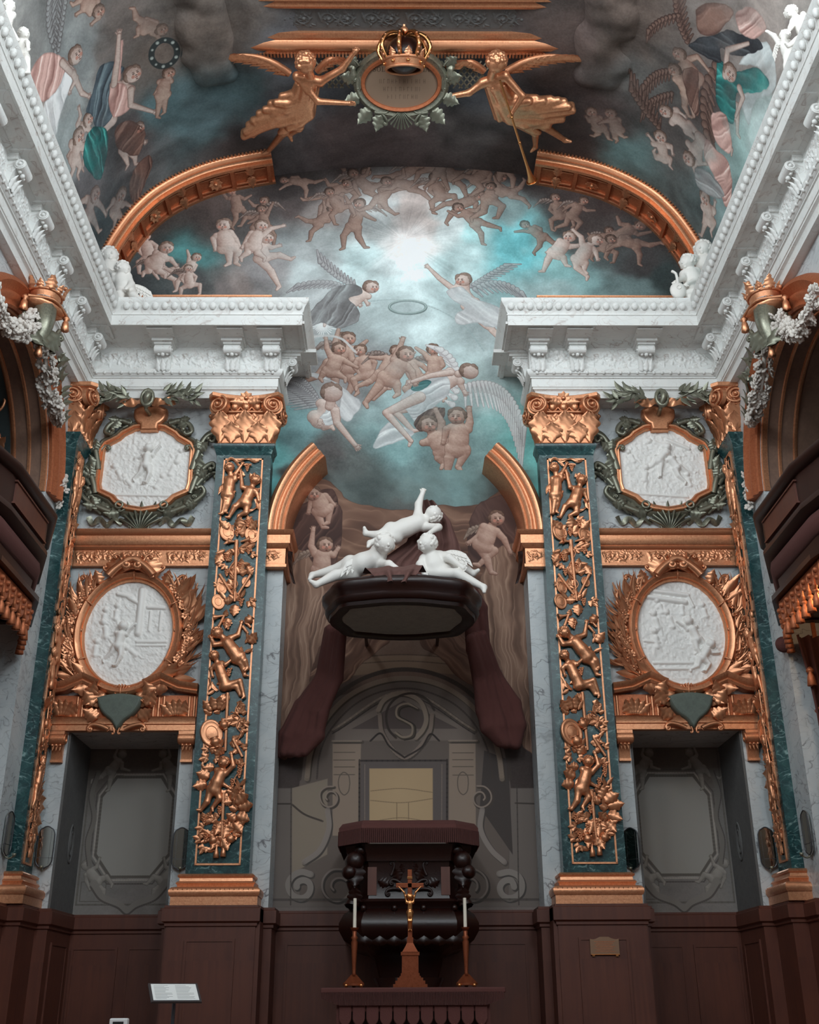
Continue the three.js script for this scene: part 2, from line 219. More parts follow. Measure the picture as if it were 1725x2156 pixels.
// surface of joined limbs (naive surface nets over a blended distance field)
function skinGeo(prims, cell, k) {
  const lo = [1e9, 1e9, 1e9], hi = [-1e9, -1e9, -1e9];
  for (const p of prims) { if (p.neg) continue; for (let i = 0; i < 3; i++) { lo[i] = Math.min(lo[i], p.a[i] - p.ra, p.b[i] - p.rb); hi[i] = Math.max(hi[i], p.a[i] + p.ra, p.b[i] + p.rb); } }
  for (let i = 0; i < 3; i++) { lo[i] -= cell * 3; hi[i] += cell * 3; }
  const n = [0, 1, 2].map((i) => Math.ceil((hi[i] - lo[i]) / cell) + 1), [nx, ny, nz] = n, F = new Float32Array(nx * ny * nz), F2 = new Float32Array(nx * ny * nz), kh = k * 1.6, G = new Float32Array(nx * ny * nz).fill(1e3);
  for (const p of prims) {
    const kk = p.hd ? kh : k, FF = p.hd ? F2 : F, m = p.neg ? 2 * cell : Math.max(5.5 / kk, 2 * cell), r = Math.max(p.ra, p.rb) + m, i0 = [0, 1, 2].map((i) => Math.max(0, Math.floor((Math.min(p.a[i], p.b[i]) - r - lo[i]) / cell))), i1 = [0, 1, 2].map((i) => Math.min(n[i] - 1, Math.ceil((Math.max(p.a[i], p.b[i]) + r - lo[i]) / cell)));
    const bx = p.b[0] - p.a[0], by = p.b[1] - p.a[1], bz = p.b[2] - p.a[2], bb = bx * bx + by * by + bz * bz || 1;
    for (let z = i0[2]; z <= i1[2]; z++) for (let y = i0[1]; y <= i1[1]; y++) for (let x = i0[0]; x <= i1[0]; x++) {
      const ax = lo[0] + x * cell - p.a[0], ay = lo[1] + y * cell - p.a[1], az = lo[2] + z * cell - p.a[2], t = clamp((ax * bx + ay * by + az * bz) / bb), dx = ax - bx * t, dy = ay - by * t, dz = az - bz * t;
      const d = Math.sqrt(dx * dx + dy * dy + dz * dz) - (p.ra + (p.rb - p.ra) * t), o = (z * ny + y) * nx + x;
      if (p.neg) G[o] = Math.min(G[o], d); else if (d < m) FF[o] += Math.exp(-kk * d);
    }
  }
  for (let i = 0; i < F.length; i++) { let f = F[i] > 1e-7 ? -Math.log(F[i]) / k : 9 / k; if (F2[i] > 1e-7) f = Math.min(f, -Math.log(F2[i]) / kh); if (G[i] < 900) f = Math.max(f, -G[i]); F[i] = f; }
  const id = new Int32Array(nx * ny * nz).fill(-1), pos = [], idx = []; let c = 0;
  for (let z = 0; z < nz - 1; z++) for (let y = 0; y < ny - 1; y++) for (let x = 0; x < nx - 1; x++) {
    const o = (z * ny + y) * nx + x, v = [F[o], F[o + 1], F[o + nx], F[o + nx + 1], F[o + nx * ny], F[o + nx * ny + 1], F[o + nx * ny + nx], F[o + nx * ny + nx + 1]]; let mask = 0; for (let i = 0; i < 8; i++) if (v[i] < 0) mask |= 1 << i; if (mask === 0 || mask === 255) continue;
    let sx = 0, sy = 0, sz = 0, m = 0;
    for (const [i, j] of EDGES) { const a = v[i] < 0, b = v[j] < 0; if (a === b) continue; const t = v[i] / (v[i] - v[j]); sx += lerp(i & 1, j & 1, t); sy += lerp(i >> 1 & 1, j >> 1 & 1, t); sz += lerp(i >> 2, j >> 2, t); m++; }
    id[o] = c++; pos.push(lo[0] + (x + sx / m) * cell, lo[1] + (y + sy / m) * cell, lo[2] + (z + sz / m) * cell);
  }
  const S = [1, nx, nx * ny];
  for (let z = 1; z < nz - 1; z++) for (let y = 1; y < ny - 1; y++) for (let x = 1; x < nx - 1; x++) {
    const o = (z * ny + y) * nx + x;
    for (let ax = 0; ax < 3; ax++) { const a = F[o] < 0, b = F[o + S[ax]] < 0; if (a === b) continue; const u = S[(ax + 1) % 3], v = S[(ax + 2) % 3], q = [id[o], id[o - u], id[o - u - v], id[o - v]]; if (q.some((i) => i < 0)) continue; if (a) idx.push(q[0], q[1], q[2], q[0], q[2], q[3]); else idx.push(q[0], q[2], q[1], q[0], q[3], q[2]); }
  }
  const g = rawGeo(pos, null, new Float32Array(pos.length / 3 * 2), idx); return g;
}
const EDGES = [[0, 1], [2, 3], [4, 5], [6, 7], [0, 2], [1, 3], [4, 6], [5, 7], [0, 4], [1, 5], [2, 6], [3, 7]];
function figureGeo(prims, cell, k, R) { // one body; its head and hands on finer grids of their own
  const hd = prims.filter((p) => p.hd || p.neg), ha = prims.filter((p) => p.ha), bo = prims.filter((p) => !p.hd && !p.neg && !p.ha), out = [skinGeo(bo, cell, k)];
  if (hd.length) out.push(skinGeo(hd, R / 17, 13 / R)); const n = ha.length / 2; if (n) { out.push(skinGeo(ha.slice(0, n), R / 22, 45 / R)); out.push(skinGeo(ha.slice(n), R / 22, 45 / R)); }
  return merge(out);
}
// a wing of overlapping feathers in the xy plane, root at the origin, spread towards +x, feathers hanging to -y
function wingGeo(span, drop, n = 9, lift = 0.5, rows = 3) {
  const out = [tube([[0, 0, 0.01, span * 0.05], [span * 0.3, span * 0.16 * lift * 2, 0.02, span * 0.06], [span * 0.7, span * 0.2 * lift * 2, 0.015, span * 0.045], [span, span * 0.08, 0, span * 0.015]], 6, 3, 0.6)];
  for (let r = 0; r < rows; r++) for (let i = 0; i < n; i++) { const t = (i + 0.4) / n, x = span * t * 0.98, y = span * 0.2 * lift * 2 * Math.sin(Math.PI * Math.min(1, t * 0.8 + 0.12)) * 0.95, L = drop * (0.38 + 0.75 * t) * (1 - r * 0.3), a = lerp(-0.35, 0.85, t); out.push(xf(leaf(L, span / n * 1.7, 0.12, 0, 0.35, 4, 1), x, y, 0.012 * r, 0, 0, Math.PI + a)); }
  return merge(out);
}
// ---------- painting ----------
class Painting {
  constructor(x0, y0, x1, y1, w) { this.x0 = x0; this.y0 = y0; this.s = (x1 - x0) / w; this.w = w; this.h = Math.round((y1 - y0) / this.s); this.y1 = y0 + this.h * this.s; this.b = new Float32Array(this.w * this.h * 3); }
  field(pts, fn, p = 3) { // colours between scattered dabs of paint, then fn(x, y, c) per pixel
    const q = 10, cw = Math.ceil(this.w / q) + 2, ch = Math.ceil(this.h / q) + 2, C = new Float32Array(cw * ch * 3);
    for (let j = 0; j < ch; j++) for (let i = 0; i < cw; i++) { const x = this.x0 + i * q * this.s, y = this.y0 + j * q * this.s; let W = 0, c = [0, 0, 0]; for (const d of pts) { const w = 1 / Math.pow((x - d[0]) ** 2 + (y - d[1]) ** 2 + 0.01, p / 2 + 0.4); W += w; c[0] += d[2] * w; c[1] += d[3] * w; c[2] += d[4] * w; } for (let k = 0; k < 3; k++) C[(j * cw + i) * 3 + k] = c[k] / W; }
    for (let j = 0; j < this.h; j++) for (let i = 0; i < this.w; i++) {
      const x = this.x0 + i * this.s, y = this.y0 + j * this.s; let wx = (fbm(x * 1.3, y * 1.3 + 50, 4) - 0.5) * 0.9 / this.s / q, wy = (fbm(x * 1.3 + 80, y * 1.3, 4) - 0.5) * 0.9 / this.s / q;
      const u = clamp(i / q + wx, 0, cw - 2.01), v = clamp(j / q + wy, 0, ch - 2.01), a = Math.floor(u), b = Math.floor(v), fu = u - a, fv = v - b, o = (b * cw + a) * 3, c = [0, 0, 0];
      for (let k = 0; k < 3; k++) c[k] = lerp(lerp(C[o + k], C[o + 3 + k], fu), lerp(C[o + cw * 3 + k], C[o + cw * 3 + 3 + k], fu), fv);
      const r = fn(x, y, c), t = (j * this.w + i) * 3; this.b[t] = r[0]; this.b[t + 1] = r[1]; this.b[t + 2] = r[2];
    }
  }
  put(i, j, c, a) { if (i < 0 || j < 0 || i >= this.w || j >= this.h || a <= 0) return; const o = (j * this.w + i) * 3; this.b[o] += (c[0] - this.b[o]) * a; this.b[o + 1] += (c[1] - this.b[o + 1]) * a; this.b[o + 2] += (c[2] - this.b[o + 2]) * a; }
  limbs(prims, pal, L, { k = 0.25, alpha = 1, line = 0.75 } = {}) { // rounded forms painted with a brush light from L
    const s = this.s; let x0 = 1e9, y0 = 1e9, x1 = -1e9, y1 = -1e9; for (const p of prims) { const r = Math.max(p.ra, p.rb); x0 = Math.min(x0, p.a[0] - r, p.b[0] - r); x1 = Math.max(x1, p.a[0] + r, p.b[0] + r); y0 = Math.min(y0, p.a[1] - r, p.b[1] - r); y1 = Math.max(y1, p.a[1] + r, p.b[1] + r); }
    const i0 = Math.floor((x0 - this.x0) / s) - 2, j0 = Math.floor((y0 - this.y0) / s) - 2, w = Math.ceil((x1 - x0) / s) + 5, h = Math.ceil((y1 - y0) / s) + 5; if (w > 900 || h > 900 || w < 1) return;
    const H = new Float32Array(w * h).fill(-9), D = new Float32Array(w * h).fill(9), K = new Uint8Array(w * h), tags = ['skin', 'torso', 'hair', 'cloth', 'cloth2', 'wing'];
    for (const p of prims) {
      const bx = p.b[0] - p.a[0], by = p.b[1] - p.a[1], bb = bx * bx + by * by || 1, r = Math.max(p.ra, p.rb), ti = Math.max(0, tags.indexOf(p.t)), kk = Math.min(p.ra, p.rb) * k;
      const a0 = Math.max(0, Math.floor((Math.min(p.a[0], p.b[0]) - r - this.x0) / s) - i0 - 1), a1 = Math.min(w - 1, Math.ceil((Math.max(p.a[0], p.b[0]) + r - this.x0) / s) - i0 + 1), b0 = Math.max(0, Math.floor((Math.min(p.a[1], p.b[1]) - r - this.y0) / s) - j0 - 1), b1 = Math.min(h - 1, Math.ceil((Math.max(p.a[1], p.b[1]) + r - this.y0) / s) - j0 + 1);
      for (let j = b0; j <= b1; j++) for (let i = a0; i <= a1; i++) {
        const X0 = this.x0 + (i + i0) * s - p.a[0], Y0 = this.y0 + (j + j0) * s - p.a[1], t = clamp((X0 * bx + Y0 * by) / bb), dx = X0 - bx * t, dy = Y0 - by * t, d = Math.sqrt(dx * dx + dy * dy), rr = p.ra + (p.rb - p.ra) * t, o = j * w + i;
        if (d - rr < D[o]) D[o] = d - rr; if (d > rr + s) continue;
        const hh = p.a[2] + (p.b[2] - p.a[2]) * t + Math.sqrt(Math.max(0, rr * rr - d * d)); if (hh > H[o]) { K[o] = ti; }
        if (H[o] < -8) H[o] = hh; else { const m = clamp(0.5 + 0.5 * (hh - H[o]) / kk); H[o] = lerp(H[o], hh, m) + kk * m * (1 - m); }
      }
    }
    const l = V(...L).normalize();
    for (let j = 1; j < h - 1; j++) for (let i = 1; i < w - 1; i++) {
      const o = j * w + i, a = clamp(0.5 - D[o] / s) * alpha; if (a <= 0) continue; const g = (q) => (H[q] < -8 ? H[o] - s * 1.5 : H[q]);
      const nx = (g(o - 1) - g(o + 1)) / (2 * s), ny = (g(o - w) - g(o + w)) / (2 * s), nl = Math.sqrt(nx * nx + ny * ny + 1), sh = (nx * l.x + ny * l.y + l.z) / nl;
      const X1 = this.x0 + (i + i0) * s, Y1 = this.y0 + (j + j0) * s, br = (fbm(X1 * 40 + Y1 * 25, Y1 * 40, 2) - 0.5) * 0.25, c3 = pal[tags[K[o]]] || pal.skin, v = clamp(0.5 + 0.5 * sh + br * 0.6); let c = v < 0.55 ? mix3(c3[0], c3[1], v / 0.55) : mix3(c3[1], c3[2], (v - 0.55) / 0.45);
      const e = sst(-2.6 * s, -0.2 * s, D[o]) * line; c = mix3(c, c3[0], e * 0.8); this.put(i + i0, j + j0, c, a);
    }
  }
  cloth(pts, c3, ang, freq, { alpha = 1, seed = 0, soft = 1.2, sharp = false } = {}) { // a robe or drapery: an outline with folds running along ang
    const P = sharp ? pts.map((p) => V(p[0], p[1], 0)) : new THREE.CatmullRomCurve3(pts.map((p) => V(p[0], p[1], 0)), true, 'centripetal').getPoints(pts.length * 5), s = this.s; let x0 = 1e9, y0 = 1e9, x1 = -1e9, y1 = -1e9; for (const p of P) { x0 = Math.min(x0, p.x); x1 = Math.max(x1, p.x); y0 = Math.min(y0, p.y); y1 = Math.max(y1, p.y); }
    const flat = freq < 1, ca = Math.cos(ang), sa = Math.sin(ang), hgt = (x, y) => { if (flat) return 0.5; const w = fbm(x * 1.8 + seed, y * 1.8, 3) - 0.5, u = -x * sa + y * ca + w * 0.22, v = x * ca + y * sa, a1 = 1 - Math.abs(2 * vnoise(u * freq * 0.42 + seed, v * 0.9 + seed) - 1), a2 = 1 - Math.abs(2 * vnoise(u * freq * 0.95 + 7, v * 1.6 + seed) - 1); return 0.65 * a1 * a1 + 0.4 * a2 * a2; };
    for (let j = Math.floor((y0 - this.y0) / s) - 1; j <= (y1 - this.y0) / s + 1; j++) for (let i = Math.floor((x0 - this.x0) / s) - 1; i <= (x1 - this.x0) / s + 1; i++) {
      if (i < 0 || j < 0 || i >= this.w || j >= this.h) continue; const xr = this.x0 + i * s, yr = this.y0 + j * s, wob = sharp ? 0 : 0.09, x = xr + wob * (fbm(xr * 4 + seed, yr * 4, 3) - 0.5), y = yr + wob * (fbm(xr * 4 + 31, yr * 4 + seed, 3) - 0.5); let inn = false, d = 1e9;
      for (let k = 0, m = P.length - 1; k < P.length; m = k++) { const A = P[k], B = P[m]; if (A.y > y !== B.y > y && x < (B.x - A.x) * (y - A.y) / (B.y - A.y) + A.x) inn = !inn; const ex = B.x - A.x, ey = B.y - A.y, t = clamp(((x - A.x) * ex + (y - A.y) * ey) / (ex * ex + ey * ey || 1)); d = Math.min(d, Math.hypot(x - A.x - ex * t, y - A.y - ey * t)); }
      const sd = inn ? d : -d, a = clamp(0.5 + sd / s / soft) * alpha; if (a <= 0) continue; const f = hgt(x, y), g = hgt(x + 2 * s, y - 2 * s), v = clamp(0.18 + 0.62 * f + (f - g) * 1.1), e = 1 - sst(0, 4 * s, sd); let c = v < 0.5 ? mix3(c3[0], c3[1], v * 2) : mix3(c3[1], c3[2], v * 2 - 1); c = mix3(c, c3[0], e * 0.5); this.put(i, j, c, a);
    }
  }
  wing(root, mid, tip, wid, c3, n = 9, L = [0.3, 0.6, 0.7], alpha = 1) { const q = new THREE.QuadraticBezierCurve3(V(...root, 0), V(...mid, 0), V(...tip, 0)), ax = V(tip[0] - root[0], tip[1] - root[1], 0), pn = V(-ax.y, ax.x, 0).normalize(), sg = (mid[0] - root[0]) * pn.x + (mid[1] - root[1]) * pn.y > 0 ? -1 : 1; for (let r = 0; r < 2; r++) for (let i = 0; i < n; i++) { const t = (i + 0.5) / n, p = q.getPoint(t), d = q.getTangent(t).multiplyScalar(0.75).addScaledVector(pn, sg * (1.1 - 0.7 * t)).normalize(), len = wid * (r ? 0.4 : 1) * (0.7 + 0.8 * t), R = Math.max(wid * 0.07, ax.length() / n * 0.62); this.limbs([{ a: [p.x, p.y, 0], b: [p.x + d.x * len, p.y + d.y * len, -0.02], ra: R, rb: R * 0.35, t: 'wing' }], { wing: c3, skin: c3 }, L, { alpha, line: 1 }); } }
  face(h, R, fx = 0.3, dark = [70, 42, 34]) { // eyes, brows, nose and mouth dabbed in
    const s = this.s, X = h[0] + fx * R * 0.55, Y0 = h[1], d = (x0, y0, x1, y1, r, c, a) => this.line([[X + x0 * R, Y0 + y0 * R], [X + x1 * R, Y0 + y1 * R]], Math.max(r * R, s * 0.35), c, a), k = 1 - 0.35 * Math.abs(fx), li = [236, 204, 188];
    for (const q of [-1, 1]) { d(q * 0.18 * k, 0.0, q * 0.42 * k, 0.0, 0.05, dark, 0.5); d(q * 0.14 * k, 0.17, q * 0.46 * k, 0.2, 0.04, dark, 0.3); d(q * 0.42 * k, -0.3, q * 0.44 * k, -0.34, 0.2, [196, 132, 114], 0.14); }
    d(0.06 * Math.sign(fx || 1), 0.12, 0.1 * Math.sign(fx || 1), -0.22, 0.06, li, 0.6); d(-0.06, -0.27, 0.1, -0.27, 0.05, dark, 0.3); d(-0.16 * k, -0.5, 0.16 * k, -0.5, 0.06, [140, 80, 68], 0.45); d(-0.1, -0.72, 0.1, -0.72, 0.06, dark, 0.25);
  }
  line(pts, r, col, alpha = 1) { const cr = new THREE.CatmullRomCurve3(pts.map((p) => V(p[0], p[1], 0))), n = pts.length * 8, s = this.s; for (let k = 0; k < n; k++) { const A = cr.getPoint(k / n), B = cr.getPoint((k + 1) / n), R = r + s; for (let j = Math.floor((Math.min(A.y, B.y) - R - this.y0) / s); j <= (Math.max(A.y, B.y) + R - this.y0) / s; j++) for (let i = Math.floor((Math.min(A.x, B.x) - R - this.x0) / s); i <= (Math.max(A.x, B.x) + R - this.x0) / s; i++) { const x = this.x0 + i * s, y = this.y0 + j * s, ex = B.x - A.x, ey = B.y - A.y, t = clamp(((x - A.x) * ex + (y - A.y) * ey) / (ex * ex + ey * ey || 1)); this.put(i, j, col, clamp(0.5 - (Math.hypot(x - A.x - ex * t, y - A.y - ey * t) - r) / s) * alpha * 0.8); } } }
  texture() { const d = new Uint8Array(this.w * this.h * 4); for (let i = 0; i < this.w * this.h; i++) { d[i * 4] = clamp(this.b[i * 3], 0, 255); d[i * 4 + 1] = clamp(this.b[i * 3 + 1], 0, 255); d[i * 4 + 2] = clamp(this.b[i * 3 + 2], 0, 255); d[i * 4 + 3] = 255; } return dataTex(this.w, this.h, d, true, false); }
  uv(g, ix = 0, iy = 1) { const p = g.attributes.position, a = new Float32Array(p.count * 2); for (let i = 0; i < p.count; i++) { a[2 * i] = (p.getComponent(i, ix) - this.x0) / (this.w * this.s); a[2 * i + 1] = (p.getComponent(i, iy) - this.y0) / (this.h * this.s); } g.setAttribute('uv', new THREE.BufferAttribute(a, 2)); g.userData.own = true; return g; }
}
// stock putto poses (units of the head radius, y up, hip at the origin)
const POSES = [
  [[0.3, 4.4], [0.1, 3.1], [0, 0], [1.6, 3.8], [2.7, 5.2], [-1.5, 2.4], [-2.8, 2.0], [1.0, -2.0], [0.4, -4.1], [-1.2, -1.6], [-2.6, -3.2]],
  [[-0.6, 4.2], [-0.2, 3.0], [0, 0], [1.5, 2.0], [2.8, 2.6], [-1.6, 2.8], [-2.4, 4.6], [1.4, -1.4], [2.6, -3.0], [-0.6, -2.1], [-1.6, -3.9]],
  [[0.9, 4.1], [0.5, 2.9], [0, 0], [2.0, 2.2], [3.4, 2.8], [-1.2, 2.0], [-1.9, 0.4], [1.9, -0.8], [1.6, -2.8], [-0.4, -2.2], [-1.8, -3.6]],
  [[-0.9, 4.1], [-0.5, 2.9], [0, 0], [0.9, 1.8], [0.2, 0.6], [-2.0, 3.2], [-3.4, 3.9], [0.9, -2.0], [2.2, -3.4], [-1.6, -1.2], [-3.4, -1.8]],
  [[0.2, 4.2], [0.0, 3.0], [0, 0], [1.5, 1.8], [1.0, 0.4], [-1.5, 1.8], [-1.0, 0.5], [2.0, -0.4], [1.8, -2.6], [-1.9, -0.6], [-2.3, -2.7]],
];
function posed(k, x, y, R, rot = 0, flip = 1) { const c = Math.cos(rot), s = Math.sin(rot); return POSES[k % POSES.length].map(([a, b], i) => { a *= flip; return [x + R * (a * c - b * s), y + R * (a * s + b * c), [0.15, 0, 0, 0.2, 0.3, -0.2, -0.2, 0.25, 0.2, -0.1, -0.2][i] * R]; }); }
